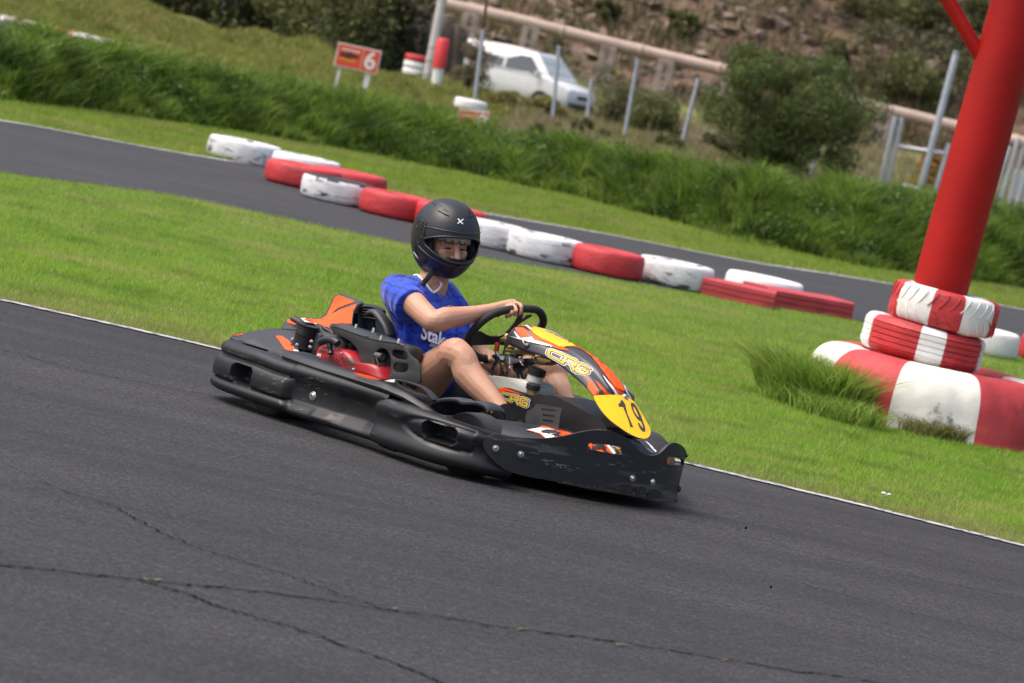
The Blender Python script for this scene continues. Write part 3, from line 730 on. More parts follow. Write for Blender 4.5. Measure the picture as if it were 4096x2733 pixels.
def tree(name, label, cat, base, w_, h_, n, size, m, group=None, clumps=14, trunk=True, depth=None, low=.12, shape=.5, flowers=None, rad=1.0):
    r = thing(name, label, cat, base, group=group); rr = random.Random(int(abs(base[0]) * 100 + h_ * 10)); cs = []
    dp = depth or w_
    for i in range(clumps):
        a = rr.uniform(0, 2 * pi); z = rr.uniform(low, 1); e = sqrt(max(0.05, 1 - abs(2 * (z - shape)) ** 2.2)) * rr.uniform(.25, 1.0 if rad < 1 else .85)
        cs.append(((cos(a) * e * w_ / 2, sin(a) * e * dp / 2, z * h_ * .88), rr.uniform(.16, .30) * min(w_, h_) * rad))
    V, F = cloud(cs, n, size); V[:, 2] = np.maximum(V[:, 2], .03)
    link('crown', fast_mesh('crown', V, F), m, r, False)
    b = MB()
    if trunk:
        for i in range(5):
            c = cs[rr.randrange(len(cs))][0]; a = rr.uniform(0, 6.28); x0 = Vector((cos(a) * .1 * w_ * .3, sin(a) * .1, 0)); mid = x0.lerp(Vector(c), .5) + Vector((0, 0, h_ * .08)); b.tube([x0, mid, c], [.035 * h_ * .7, .02 * h_ * .7, .008], 7)
        b.build('trunk', M_bark, r)
    if flowers:
        b = MB()
        for i in range(flowers[0]):
            c, q = cs[rr.randrange(len(cs))]; p = Vector(c) + Vector((rr.uniform(-q, q), -q * 1.0, rr.uniform(-q, q)))
            for _ in range(3): b.ell(p + Vector((rr.uniform(-.05, .05), 0, rr.uniform(-.05, .05))), (.045, .045, .045), n=6)
        tag(b.build('flowers', flowers[1], r, False), kind='stuff')
    return r
def at(x, y, Y, ground_z=None):
    q = WY(x, y, Y); z = float(terr(q.x, q.y)) if ground_z is None else ground_z; return (q.x, q.y, z)
M_purple = mat('petal_purple', (.35, .22, .60), rough=.7)
# dark thicket along the top left
for i, (x, Y, w_, h_, lab) in enumerate([(215, 99, 3.2, 2.6, 'dark bush at the left end of the thicket, low over the mounds'), (330, 98, 3.4, 3.6, 'dark bush in the thicket above the third stretch of track'), (450, 97, 3.2, 4.2, 'dark bush in the thicket with a few purple flowers low down'),
        (560, 96, 3.0, 4.4, 'dark bush in the middle of the thicket, thickest one'), (670, 94, 3.0, 4.6, 'dark olive bush in the thicket left of the number 6 board'), (790, 92, 2.8, 4.8, 'dark olive bush directly behind the number 6 board'), (880, 93, 2.2, 4.6, 'dark bush at the right end of the thicket beside the concrete pole')]):
    b_ = at(x, 150, Y); tree('bush', lab, 'bush', (b_[0], b_[1], b_[2] - .1), w_, h_, 9000, .065, L_olive if i in (4, 5) else L_dark, 'dark bushes at the top left', clumps=34, flowers=(7, M_purple) if i in (1, 2, 4) else None, low=.03, shape=.45, depth=2.2)
# the big round tree beyond the bank and smaller bushes
b_ = at(1775, 432, 78); tree('tree', 'big round green tree standing at the wire fence', 'tree', b_, 3.7, 2.75, 60000, .034, L_grn, clumps=110, low=.06, shape=.58, rad=.55)
tree('bush', 'olive bush in front of the pipe between the van and the big tree', 'bush', at(1490, 330, 92), 1.7, 1.2, 4500, .05, L_olive, 'bushes round the wire fence', clumps=16)
tree('bush', 'olive bush right of the white van nose', 'bush', at(1410, 300, 96), 1.5, 1.7, 4500, .05, L_dust, 'bushes round the wire fence', clumps=16)
tree('bush', 'yellowish flowering bush hiding the side of the white van', 'bush', at(1150, 264, 84), 1.5, .72, 5000, .045, L_yel, 'bushes round the wire fence', clumps=16)
tree('bush', 'yellowish bush in front of the white van bonnet', 'bush', at(1245, 300, 82), 1.4, .55, 4000, .045, L_yel, 'bushes round the wire fence', clumps=12)
tree('bush', 'brown thin bush beside the red and white post', 'bush', at(1062, 248, 88), 1.0, 1.3, 2600, .04, leaf_mat('leaf_brown', [(.14, .11, .07), (.20, .17, .08), (.10, .09, .05)]), 'bushes round the wire fence', clumps=14)
tree('bush', 'low round green bush on the bank behind the number board', 'bush', at(1250, 312, 62), 1.15, .42, 5000, .035, L_grn, 'bushes round the wire fence', clumps=14, trunk=False)
tree('bush', 'small orange flowered bush between the gate posts', 'bush', at(2120, 385, 98), 1.1, 1.3, 4000, .05, L_org, 'bushes round the wire fence', clumps=10)
for i, (x, y, Y, w_, h_, lab) in enumerate([(1330, 345, 74, 1.3, .5, 'low scrub bush behind the bank, in front of the van nose'), (1530, 372, 74, 1.2, .5, 'low scrub bush behind the bank, left of the big tree'), (1640, 400, 74, 1.3, .7, 'scrub bush at the left foot of the big tree'), (1930, 440, 73, 1.2, .45, 'low scrub bush between the big tree and the gate'), (2090, 465, 73, 1.1, .35, 'low scrub bush at the foot of the gate')]):
    tree('bush', lab, 'bush', at(x, y, Y), w_, h_, 3500, .035, L_olive if i % 2 else L_dust, 'bushes round the wire fence', clumps=16, trunk=False, rad=.7)
def weeds():
    cs = []; r_ = random.Random(8)
    for _ in range(170):
        x = r_.uniform(-6.4, 6.4); d = r_.uniform(.1, 2.6); Y = float(np.interp(x, bX, bY)) + d; cs.append(((x, Y, float(terr(x, Y)) + .10 + r_.uniform(0, .12)), r_.uniform(.07, .20)))
    V, F = cloud(cs, 15000, .028); tag(link('weeds', fast_mesh('weeds', V, F), leaf_mat('leaf_weed', [(.03, .07, .015), (.06, .12, .02), (.12, .20, .035), (.04, .08, .02)]), None, False), kind='stuff')
weeds()
# bushes on the hillside
def athill(x, y):
    d = ray((x * 1.743, y * 1.743)); h = tr_h.ray_cast(CAM, d); return h[0] if h[0] else WY(x, y, 150)
HB = [(1560, 60, 2, 1.1), (1930, 150, 2.0, 1.6), (2000, 190, 3.6, 3.0), (2070, 235, 3.4, 2.6), (2140, 190, 3.2, 2.6), (2180, 120, 3, 2.4), (2060, 60, 3.4, 3.2), (1960, 30, 3.0, 2.6), (2150, 40, 3.6, 3), (2260, 60, 3, 3),
      (1380, 20, 1.6, .9), (2320, 200, 3.2, 3.5), (2345, 120, 3, 3)]
HL = ['small dusty bush on the hillside above the middle of the pipe', 'dusty bush on the hillside behind the top of the big tree', 'wide bush on the hillside just right of the big tree', 'bush on the hillside above the orange flowered bush',
      'bush on the hillside above the tall gate post', 'bush high on the hillside left of the red column brace', 'bush near the top edge, left of two under the brace', 'bush near the top edge, far up the hillside', 'bush near the top edge where the brace leaves the photo', 'bush on the hillside touching the red column at the top', 'little bush at the top edge above the white van', 'dark bush right of the red column at pipe height', 'dark bush in the upper right corner behind the column', 'bush on the hill', 'bush on the hill']
for i, (x, y, w_, h_) in enumerate(HB):
    p = athill(x, y + 20); tree('bush', HL[i], 'bush', (p.x, p.y, p.z - .1), w_ * .9, h_ * .85, 2200, .09, L_dust if x < 2250 and i % 3 else L_olive, 'bushes dotted over the hillside', clumps=18, trunk=False, rad=.75)
M_rock = mat('rock', (.19, .14, .11), rough=1, var=.3, vscale=2, bump=.8, bscale=4)
rk = random.Random(3); bR = MB()
for i in range(420):
    x, y = rk.uniform(1000, 2350), rk.uniform(-20, 250); p = athill(x, y)
    if p.y > 175: continue
    s = rk.uniform(.10, .40) * (1.5 if rk.random() < .08 else 1); bR.hull([p + Vector((rk.uniform(-s, s), rk.uniform(-s, s), rk.uniform(-s * .5, s * .7))) for _ in range(9)])
tag(bR.build('rocks', M_rock, None, False), kind='stuff')

# ---------------------------------------------------------------- pipe on its stone supports
M_pipe = mat('pipe_paint', (.40, .30, .24), rough=.7, var=.12, vscale=1.5, col2=(.30, .24, .2), c2amt=.6, c2scale=1.2)
M_stone = mat('stone', (.30, .25, .21), rough=1, var=.3, vscale=3, bump=.8, bscale=6, col2=(.10, .085, .075), c2amt=.62, c2scale=2.5, c2sharp=.05)
pp = [(860, -42), (1000, 2), (1180, 42), (1420, 102), (1700, 168), (1900, 218), (2200, 290), (2350, 326), (2500, 362)]
PW = [WY(x, y + 2.5, 124.5) for x, y in pp]
pipe = thing('water_pipe', 'long beige pipeline running across the hillside on stone supports', 'pipe', (PW[0].x, PW[0].y, PW[0].z))
b = MB(); b.tube([p - PW[0] for p in PW], .205, 20); b.build('pipe', M_pipe, pipe)
for x in (1110, 1290, 1470, 1650, 1850, 2030, 2210, 2330):
    y = np.interp(x, [p[0] for p in pp], [p[1] for p in pp]); q = WY(x, y + 2.5, 124.5) - PW[0]; b = MB(); b.tube([q - Vector((.06, 0, .01)), q + Vector((.06, 0, -.01))], .235, 20); b.build('collar', M_pipe, pipe)
for x in (1085, 1222, 1400, 1532, 1680, 1850, 2035, 2230):
    y = float(np.interp(x, [p[0] for p in pp], [p[1] for p in pp])); q = WY(x, y, 124.5); h = q.z - .7; b = MB()
    for s in (-1, 1): b.box((q.x + s * .17 - PW[0].x, 0, q.z - .15 - h / 2 - PW[0].z), (.2, .5, h), bev=.02)
    k = int(h / .45)
    for i in range(k + 1): b.box((q.x - PW[0].x, 0.01, q.z - .20 - i * .45 - PW[0].z), (.2, .46, .14), bev=.015)
    b.build('support', M_stone, pipe, False)

# ---------------------------------------------------------------- poles, boards, fence
M_conc = mat('concrete', (.47, .45, .42), rough=.9, var=.12, vscale=2, col2=(.28, .24, .19), c2amt=.56, c2scale=1.2, c2sharp=.1, bump=.3)
M_galv = mat('galvanised', (.42, .45, .50), rough=.5, metal=.4, var=.12, vscale=4)
M_wire = mat('wire', (.22, .22, .23), rough=.6, metal=.5)
M_red = mat('paint_red', (.55, .03, .03), rough=.5, var=.1); M_whi = mat('paint_white', (.68, .67, .63), rough=.6, var=.1, vscale=3)
def pole(name, label, cat, a, bq, Y, r, m, taper=1.0, up=0.0, group=None, parent=None, rings=()):
    A, B2 = WY(*a, Y), WY(*bq, Y); d = B2 - A; g = float(terr(A.x, A.y)); A2 = A - d * max(0, (A.z - g) / d.z) if d.z else A; B3 = B2 + d * up
    b = MB(); off = parent.location if parent else A2; b.tube([A2 - off, B3 - off], [r, r * taper], 14)
    for t in rings: q = A.lerp(B2, t) - off; b.tube([q - Vector((0, 0, .02)), q + Vector((0, 0, .02))], r * 1.12, 14)
    o = b.build(name, m, parent, True, 60)
    if not parent: o.location = A2; tag(o, label, cat, group)
    return o
pole('utility_pole', 'pale concrete utility pole left of the red and white post', 'pole', (976, 205), (1015, 0), 86, .115, M_conc, .9, .6, rings=(.18, .33, .48))
pole('thin_pole', 'thin dark pole leaning in front of the pipe', 'pole', (1096, 160), (1117, 0), 100, .05, M_bark, .8, .5)
# red over white padded post
A = WY(996, 224, 84); B2 = WY(1018, 88, 84); dd = (B2 - A); base = A - dd * ((A.z - float(terr(A.x, A.y))) / dd.z)
rp = thing('padded_post', 'round post painted red above and white below beside the concrete pole', 'post', base)
mid = A.lerp(B2, .50)
b = MB(); b.tube([Vector((0, 0, 0)), mid - base], .125, 20); b.build('white_sleeve', M_whi, rp, True, 60)
b = MB(); b.tube([mid - base, B2 - base - dd * .04, B2 - base], [.15, .15, .11], 20); b.build('red_sleeve', M_red, rp, True, 60)
# small pile of tyres behind the pole
g3 = at(945, 203, 88)
for i, (mm, lab) in enumerate([([M_tw2], 'white tyre at the bottom of the little pile by the concrete pole'), ([M_tw2], 'white tyre in the middle of the little pile by the concrete pole'), ([M_tr], 'red tyre on top of the little pile by the concrete pole')]):
    tyre(lab, (g3[0], g3[1], g3[2] + .12 + .165 * i), .31, .16, mm, group='little pile of tyres by the concrete pole')
g3 = at(1078, 262, 60); q = WY(1078, 250, 60)
tyre('white tyre lying on the grass bank above the lower number board', (q.x, q.y, q.z - .02), .265, .17, [M_tw2], group='little pile of tyres by the concrete pole').__setitem__('group', 'tyres on the bank')
# number boards
M_bred = mat('board_red', (.62, .07, .03), rough=.45, var=.06); M_dk = mat('print_dark', (.10, .012, .01), rough=.5); M_yl = mat('print_yellow', (.55, .38, .03), rough=.5); M_blk = mat('print_black', (.02, .02, .02), rough=.5)
def textmesh(s, size, bold=0.0, shear=0.0, ext=0.0, align='CENTER', res=6):
    c = bpy.data.curves.new('t', 'FONT'); c.body = s; c.size = size; c.offset = bold; c.shear = shear; c.extrude = ext; c.align_x = align; c.align_y = 'CENTER'; c.resolution_u = res
    o = bpy.data.objects.new('t', c); C.objects.link(o); bpy.context.view_layer.update(); me = bpy.data.meshes.new_from_object(o.evaluated_get(bpy.context.evaluated_depsgraph_get())); bpy.data.objects.remove(o); return me
def board(label, corners, Y, digit, group='red number boards'):
    P = [WY(x, y, Y) for x, y in corners]; ctr = sum(P, Vector()) / 4; ux = ((P[1] - P[0]) + (P[2] - P[3])).normalized(); uy = ((P[0] - P[3]) + (P[1] - P[2])).normalized(); uy = (uy - ux * uy.dot(ux)).normalized(); un = ux.cross(uy)
    if un.y > 0: un = -un
    w_ = ((P[1] - P[0]).length + (P[2] - P[3]).length) / 2; h_ = ((P[0] - P[3]).length + (P[1] - P[2]).length) / 2
    gz = float(terr(ctr.x, ctr.y)); root = thing('number_board', label, 'sign', (ctr.x, ctr.y, gz), group=group); o0 = Vector(root.location)
    R = Matrix((ux, uy, un)).transposed().to_4x4(); M = Matrix.Translation(ctr - o0) @ R
    b = MB(); b.box((0, 0, 0), (w_, h_, .03), M, .004); b.build('panel', M_whi, root, False)
    b = MB(); b.box((0, 0, .017), (w_ * .955, h_ * .92, .004), M); b.build('face', M_bred, root, False)
    b = MB(); b.box((w_ * .10, 0, .0205), (.008, h_ * .9, .002), M); b.build('divider', M_whi, root, False)
    me = textmesh(digit, h_ * 1.02, .022 * h_); me.transform(M @ Matrix.Translation((w_ * .29, -.01, .0225))); link('digit', me, M_whi, root, False)
    b = MB(); rr = random.Random(4)
    b.prism([(-.42 * w_, -.02), (-.38 * w_, .16 * h_), (-.30 * w_, .10 * h_), (-.22 * w_, .2 * h_), (-.10 * w_, .14 * h_), (.02 * w_, .1 * h_), (.0, -.06 * h_), (-.08 * w_, -.02 * h_), (-.2 * w_, -.1 * h_), (-.32 * w_, -.08 * h_)], .0195, .0215, M); b.build('emblem', M_dk, root, False)
    b = MB(); b.prism([(-.42 * w_, -.16 * h_), (-.1 * w_, -.2 * h_), (.02 * w_, -.1 * h_), (-.14 * w_, -.13 * h_), (-.40 * w_, -.10 * h_)], .0195, .0215, M); b.build('emblem_stripe', M_yl, root, False)
    b = MB()
    b.prism([(-.40 * w_, .22 * h_), (-.40 * w_, .32 * h_)] + [(-.38 * w_ + i * .05 * w_, (.34 if i % 2 else .26) * h_) for i in range(8)] + [(.02 * w_, .30 * h_), (.02 * w_, .22 * h_)], .0195, .0215, M)
    b.build('emblem_band', mat('print_pale', (.62, .55, .5)), root, False)
    for s in (-.36, .30):
        q = ctr + ux * w_ * s - uy * h_ * .4 - un * .04 - o0; b = MB(); b.box((q.x, q.y, q.z / 2 - .05), (.11 if s > 0 else .06, .03, q.z + .1)); b.build('leg', M_whi, root, False)
    return root
board('red board with a white 6 standing on the grass mound', [(774, 96), (873, 118), (868, 172), (769, 151)], 72, '6')
board('red board with a white 8 half hidden behind the long green grass', [(1051, 250), (1121, 257), (1119, 315), (1049, 307)], 56, '8')
# dark shade net beside the thicket
M_net = mat('shade_net', (.075, .06, .05), rough=1, var=.25, vscale=4)
nA, nB = WY(915, 120, 101), WY(1062, 152, 101); b = MB(); ng = -.15
rows = []
for i in range(25):
    t = i / 24; p = nA.lerp(nB, t); tz_ = [ng - p.z + p.z * 0 + (2.15 - .5 * t) * k for k in (0, .25, .5, .75, 1)]
    rows.append([Vector((p.x - nA.x, .10 * sin(i * 1.3 + k), .0 + (2.3 - .45 * t) * k / 4)) for k in range(5)])
b.grid(rows); o = b.build('shade_net', M_net); o.location = (nA.x, nA.y, ng); so = o.modifiers.new('s', 'SOLIDIFY'); so.thickness = .01; evalmods(o); tag(o, 'dark brown netting screen between the thicket and the van', 'netting')
# wire fence
fp = [(1088, 240, 1109, 68), (1270, 252, 1283, 105), (1350, 250, 1358, 182), (1436, 295, 1464, 135), (1567, 322, 1603, 180), (1858, 412, 1907, 246)]
f0 = at(1088, 240, 80); fence = thing('wire_fence', 'wire fence on thin grey posts behind the grass bank', 'fence', f0); tops = []
for xb, yb, xt, yt in fp:
    pole('post', None, None, (xb, yb), (xt, yt), 80, .042, M_galv, parent=fence); tops.append((Vector(WY(xb, yb, 80)), Vector(WY(xt, yt, 80))))
def wires(pairs, ks, r, parent, nm='wire'):
    b = MB()
    for (a0, a1), (b0, b1) in zip(pairs, pairs[1:]):
        for k in ks: p = a0.lerp(a1, k) - parent.location; q = b0.lerp(b1, k) - parent.location; m_ = p.lerp(q, .5) - Vector((0, 0, .03)); b.tube([p, m_, q], r, 5)
    return b.build(nm, M_wire, parent)
gp = [(Vector(WY(2022, 450, 80)), Vector(WY(2060, 268, 80)))]
wires([tops[0], tops[1], tops[3], tops[4]], (.55, .7, .85, .97), .007, fence)
wires([tops[4], tops[5]] + gp, (.12, .26, .40, .54, .68, .82, .93), .011, fence)
# galvanised gate
gt = thing('gate', 'galvanised tube gate frame left of the red column', 'gate', at(2050, 455, 80))
for a, bq, r in [((2013, 452), (2056, 268), .055), ((2028, 456), (2071, 270), .05), ((2106, 456), (2196, 118), .075), ((2142, 456), (2178, 330), .05)]: pole('post', None, None, a, bq, 79.5, r, M_galv, parent=gt)
for a, bq, r in [((2052, 335), (2235, 363), .045), ((2072, 425), (2140, 445), .05)]:
    p, q = WY(*a, 79.5) - gt.location, WY(*bq, 79.5) - gt.location; b = MB(); b.tube([p, q], r, 12); b.build('rail', M_galv, gt)
gt2 = thing('gate', 'galvanised gate with white panels right of the red column', 'gate', at(2300, 470, 79))
for a, bq, r in [((2272, 470), (2318, 335), .05), ((2292, 474), (2338, 318), .05), ((2312, 478), (2350, 335), .04), ((2330, 482), (2372, 330), .05), ((2352, 486), (2395, 330), .05)]: pole('post', None, None, a, bq, 79, r, M_galv, parent=gt2)
for a in [(2268, 372, 2290, 450), (2318, 385, 2344, 462), (2350, 392, 2376, 470)]:
    p, q = WY(a[0], a[1], 79.2), WY(a[2], a[3], 79.2); b = MB(); b.box(((p.x + q.x) / 2 - gt2.location.x, .2, (p.z + q.z) / 2 - gt2.location.z), (.2, .03, abs(p.z - q.z)), bev=.005); b.build('panel', M_whi, gt2, False)
# white barrier
p, q = WY(2200, 462, 66), WY(2420, 512, 66); b = MB(); L = (q - p).length; rows = []
for i in range(9):
    t = i / 8; c_ = Vector((L * t, 0, 0)); rows.append([c_ + Vector((0, y_, z_ + .012 * sin(i * 2.1))) for y_, z_ in ((-.18, -.3), (-.17, -.03), (-.14, .01), (-.10, .02), (.10, .02), (.16, -.02), (.18, -.3))])
R_ = b.grid(rows); b.face(R_[0]); b.face(R_[-1][::-1]); o = b.build('track_barrier', M_tw2, None, True, 40); o.location = p; o.rotation_euler = (0, -atan2(q.z - p.z, q.x - p.x), 0); tag(o, 'low white barrier behind the bank right of the red column', 'barrier')
# overhead cables
for i, (a, bq, lab) in enumerate([((1500, -70), (2330, 118), 'upper of two overhead cables crossing the hillside'), ((1380, -70), (2290, 142), 'lower of two overhead cables crossing the hillside')]):
    p, q = WY(*a, 78), WY(*bq, 78); b = MB(); b.tube([(0, 0, 0)] + [(q - p) * t - Vector((0, 0, .5 * t * (1 - t) * .6)) for t in (.2, .4, .6, .8)] + [q - p], .012, 6); o = b.build('cable', M_blk); o.location = p; tag(o, lab, 'cable', 'overhead cables')

# ---------------------------------------------------------------- white van
M_van = mat('van_paint', (.56, .57, .58), rough=.3, coat=.3, var=.03); M_glass = mat('glass_dark', (.05, .06, .065), rough=.12, spec=.8); M_plas = mat('plastic_dark', (.03, .03, .032), rough=.5)
vq = WY(1290, 232, 104); van = thing('van', 'white van parked behind the bushes below the pipeline', 'van', (vq.x - 1.42, vq.y + 1.2, -.10), radians(-31))
def loft(secs, m, name, parent, angle=35, flip=False):
    b = MB(); R = b.grid(secs, closev=True); b.face(R[0]); b.face(R[-1][::-1]); return b.build(name, m, parent, True, angle)
def vsec(x, w_, z0, z1, r=.12):
    return [Vector((x, y_, z_)) for y_, z_ in ((-w_ + r * .5, z0), (-w_, z0 + r), (-w_ - .02, (z0 + z1) / 2), (-w_ + .03, z1 - r * .4), (-w_ + r, z1), (w_ - r, z1), (w_ - .03, z1 - r * .4), (w_ + .02, (z0 + z1) / 2), (w_, z0 + r), (w_ - r * .5, z0))]
loft([vsec(-2.35, .78, .35, .95), vsec(-2.25, .84, .28, 1.0), vsec(-1, .86, .25, 1.02), vsec(.6, .86, .25, 1.0), vsec(1.55, .85, .25, .99), vsec(2.05, .82, .27, .90), vsec(2.24, .74, .32, .80), vsec(2.3, .62, .38, .68)], M_van, 'body', van)
def gsec(x, w0, w1, z0, z1): return [Vector((x, -w0, z0)), Vector((x, -w1 - .01, z1 - .08)), Vector((x, -w1 + .07, z1)), Vector((x, w1 - .07, z1)), Vector((x, w1 + .01, z1 - .08)), Vector((x, w0, z0))]
loft([gsec(-2.3, .82, .70, .95, 1.1), gsec(-2.15, .82, .70, .97, 1.52), gsec(-1.9, .83, .71, .98, 1.60), gsec(0, .84, .72, .98, 1.66), gsec(.92, .84, .71, .97, 1.62), gsec(1.58, .82, .72, .95, 1.03)], M_van, 'cabin', van)
def quad(name, P, m, parent, th=.012):
    b = MB(); n = (Vector(P[1]) - Vector(P[0])).cross(Vector(P[2]) - Vector(P[0])).normalized() * th; a = [b.b.verts.new(Vector(p)) for p in P]; c_ = [b.b.verts.new(Vector(p) + n) for p in P]
    b.face(a[::-1]); b.face(c_)
    for i in range(len(P)): b.face([a[i], a[(i + 1) % len(P)], c_[(i + 1) % len(P)], c_[i]])
    return b.build(name, m, parent, False)
for s in (-1, 1):
    for xa, xb_, xc, xd in ((-2.05, -.95, -.95, -1.95), (-.87, .02, .02, -.87), (.10, 1.32, .86, .10)):
        z0, z1 = 1.04, 1.46; wq = lambda z: s * (.845 - (z - .97) * .235)
        P = [(xa, wq(z0), z0), (xb_, wq(z0), z0), (xc, wq(z1), z1), (xd, wq(z1), z1)]
        quad('side_window', P if s < 0 else P[::-1], M_glass, van)
    b = MB(); b.box((2.1, s * .58, .66), (.22, .34, .17), bev=.04); b.build('headlight', mat('lamp_glass', (.5, .5, .5), rough=.15), van)
    b = MB(); b.box((1.25, s * .95, 1.05), (.12, .16, .12), bev=.03); b.build('mirror', M_van, van)
    for x in (-1.45, 1.45):
        wv = MB(); wv.lathe([(.17, -.1), (.29, -.1), (.32, -.06), (.32, .06), (.29, .1), (.17, .1)], 28, Matrix.Translation((x, s * .8, .31)) @ Matrix.Rotation(pi / 2, 4, 'X')); tyr = wv.build('wheel', M_rub, van, True, 40)
        wv = MB(); wv.lathe([(.02, -.07), (.17, -.08), (.17, .08), (.02, .07)], 20, Matrix.Translation((x, s * .8, .31)) @ Matrix.Rotation(pi / 2, 4, 'X'), cap=True); wv.build('rim', M_galv, tyr, True, 40)
quad('windscreen', [(1.53, -.70, 1.06), (1.53, .70, 1.06), (1.01, .60, 1.54), (1.01, -.60, 1.54)], mat('windscreen_glass', (.30, .34, .33), rough=.15, spec=.8), van)
b = MB(); b.box((2.27, 0, .62), (.08, .62, .12), bev=.02); b.build('grille', M_plas, van, False)
b = MB(); b.box((2.26, 0, .38), (.14, 1.35, .16), bev=.04); b.build('bumper', M_plas, van)
# small pale scrap on the near verge
g_ = G(2027, 1155); b = MB()
for i in range(5): b.ell((g_.x + random.uniform(-.02, .02), g_.y + random.uniform(-.01, .01), .025 + random.uniform(0, .02)), (.009, .007, .006), n=8)
tag(b.build('paper_scrap', M_whi), 'small crumpled white scrap lying on the grass edge at the lower right', 'litter')
# ================================================================ go-kart
kart = thing('go_kart', 'black and orange racing go-kart number 19 sliding on the grey track', 'go-kart'); kart.matrix_world = KM
M_bk = mat('black_plastic', (.0125, .0125, .014), rough=.43, spec=.42, var=.3, vscale=5, bump=.12, bscale=120, bdist=.002, col2=(.085, .082, .08), c2amt=.60, c2scale=8, c2sharp=.10, stretch=(.6, 1, 6), c2detail=12)
M_bk2 = mat('black_plastic_clean', (.013, .013, .0145), rough=.42, var=.2, vscale=6, bump=.10, bscale=150, bdist=.002)
M_str = mat('strip_plastic', (.014, .014, .015), rough=.5, var=.3, vscale=6, bump=.2, bscale=90, bdist=.002, col2=(.085, .078, .07), c2amt=.555, c2scale=5, c2sharp=.10, stretch=(.5, .5, 4), c2detail=10)
M_cowl = mat('cowl_plastic', (.028, .028, .030), rough=.5, var=.2, vscale=8, bump=.15, bscale=120, bdist=.002, col2=(.12, .115, .11), c2amt=.66, c2scale=6, c2sharp=.1)
M_org = mat('orange_vinyl', (.84, .090, .008), rough=.48, spec=.25, var=.08); M_yel = mat('yellow_vinyl', (.82, .42, .008), rough=.42, spec=.3, coat=.1, var=.05)
M_yplate = mat('yellow_plate', (.86, .47, .012), rough=.45, spec=.3, var=.05, col2=(.62, .38, .03), c2amt=.68, c2scale=14, c2sharp=.05)
M_wht = mat('white_vinyl', (.75, .75, .74), rough=.4, coat=.2); M_dkv = mat('charcoal_vinyl', (.028, .028, .032), rough=.40, coat=.25, var=.05); M_gryv = mat('grey_vinyl', (.30, .30, .31), rough=.4)
M_logy = mat('logo_yellow', (.62, .40, .03), rough=.4); M_num = mat('number_black', (.035, .036, .042), rough=.4)
M_stl = mat('zinc_steel', (.55, .55, .53), rough=.32, metal=.9, var=.15, vscale=30); M_dst = mat('dark_steel', (.10, .10, .10), rough=.4, metal=.7, var=.2, vscale=20)
M_gold = mat('brass_plated', (.42, .29, .10), rough=.38, metal=.6, var=.15, vscale=20, col2=(.2, .15, .08), c2amt=.6, c2scale=30); M_ered = mat('engine_red', (.36, .012, .018), rough=.38, coat=.15, var=.15, vscale=20, col2=(.11, .05, .045), c2amt=.54, c2scale=14, c2sharp=.12)
M_tank = mat('tank_poly', (.62, .62, .56), rough=.45, var=.05, trans=.3); M_soot = mat('sooty_metal', (.045, .042, .04), rough=.6, metal=.3, var=.4, vscale=30); M_grip = mat('grip_foam', (.012, .012, .012), rough=.75, bump=.2, bscale=200, bdist=.001)
M_slick = mat('slick_rubber', (.030, .029, .029), rough=.7, var=.2, vscale=10, stretch=(1, 8, 1)); M_redc = mat('cap_red', (.45, .02, .02), rough=.4)
def interp1(x, P): return float(np.interp(x, [p[0] for p in P], [p[1] for p in P]))

# ---- sweeping bumper guards
def path_pts(P, step):
    Q = smoothpoly([Vector((p[0], p[1], 0)) for p in P], 10, False); out = [Q[0]]; acc = 0
    L = [0]
    for a, b_ in zip(Q, Q[1:]): L.append(L[-1] + (b_ - a).length)
    n = int(L[-1] / step); out = []
    xs = [L[-1] * i / n for i in range(n + 1)]
    return [Vector((float(np.interp(s, L, [q.x for q in Q])), float(np.interp(s, L, [q.y for q in Q])), 0)) for s in xs]
def sweep(name, path, prof, m, parent, side=1, dents=None, nz_=84, step=.005):
    pts = path_pts(path, step); rows = []; n = len(pts)
    for i, p in enumerate(pts):
        t = (pts[min(i + 1, n - 1)] - pts[max(i - 1, 0)]).normalized(); nn = Vector((t.y, -t.x, 0)); pr = prof(p.x, p.y, i / (n - 1))
        q = smoothpoly([Vector((a, b_)) for a, b_ in pr], 3, False); L = [0]
        for a, b_ in zip(q, q[1:]): L.append(L[-1] + (b_ - a).length)
        r = []
        for k in range(nz_):
            s = L[-1] * k / (nz_ - 1); d = float(np.interp(s, L, [v.x for v in q])); z = float(np.interp(s, L, [v.y for v in q]))
            if dents: d += dents(p.x, p.y, z, i / (n - 1))
            v = p + nn * d; v.z = z; v.y *= side; r.append(v)
        rows.append(r)
    b = MB(); R = b.grid(rows); o = b.build(name, m, parent, True, 50); so = o.modifiers.new('s', 'SOLIDIFY'); so.thickness = .004; so.offset = -1; evalmods(o); o.data.set_sharp_from_angle(angle=radians(55)); return o
def smooth01(x, a, b_):
    t = min(max((x - a) / (b_ - a), 0), 1); return t * t * (3 - 2 * t)
def rrect(u, v, cu, cv, hu, hv, r, soft):
    du, dv = abs(u - cu) - hu + r, abs(v - cv) - hv + r
    d = sqrt(max(du, 0) ** 2 + max(dv, 0) ** 2) + min(max(du, dv), 0) - r; return 1 - smooth01(d, -soft, soft)
PATH_R = [(-.40, .0), (-.405, -.2), (-.405, -.42), (-.39, -.56), (-.345, -.665), (-.26, -.715), (-.12, -.735), (.05, -.738), (.2, -.73), (.4, -.715), (.55, -.705), (.665, -.70)]
A_ = [(-.11, .042), (-.06, .040), (-.02, .045), (.002, .060), (.004, .076), (-.004, .086), (-.013, .092), (-.013, .096), (-.002, .102), (.002, .12), (.003, .14), (-.001, .163), (-.010, .177), (-.022, .182), (-.022, .187), (-.014, .195), (-.012, .212), (-.022, .228), (-.042, .236), (-.065, .236), (-.085, .228), (-.09, .20)]
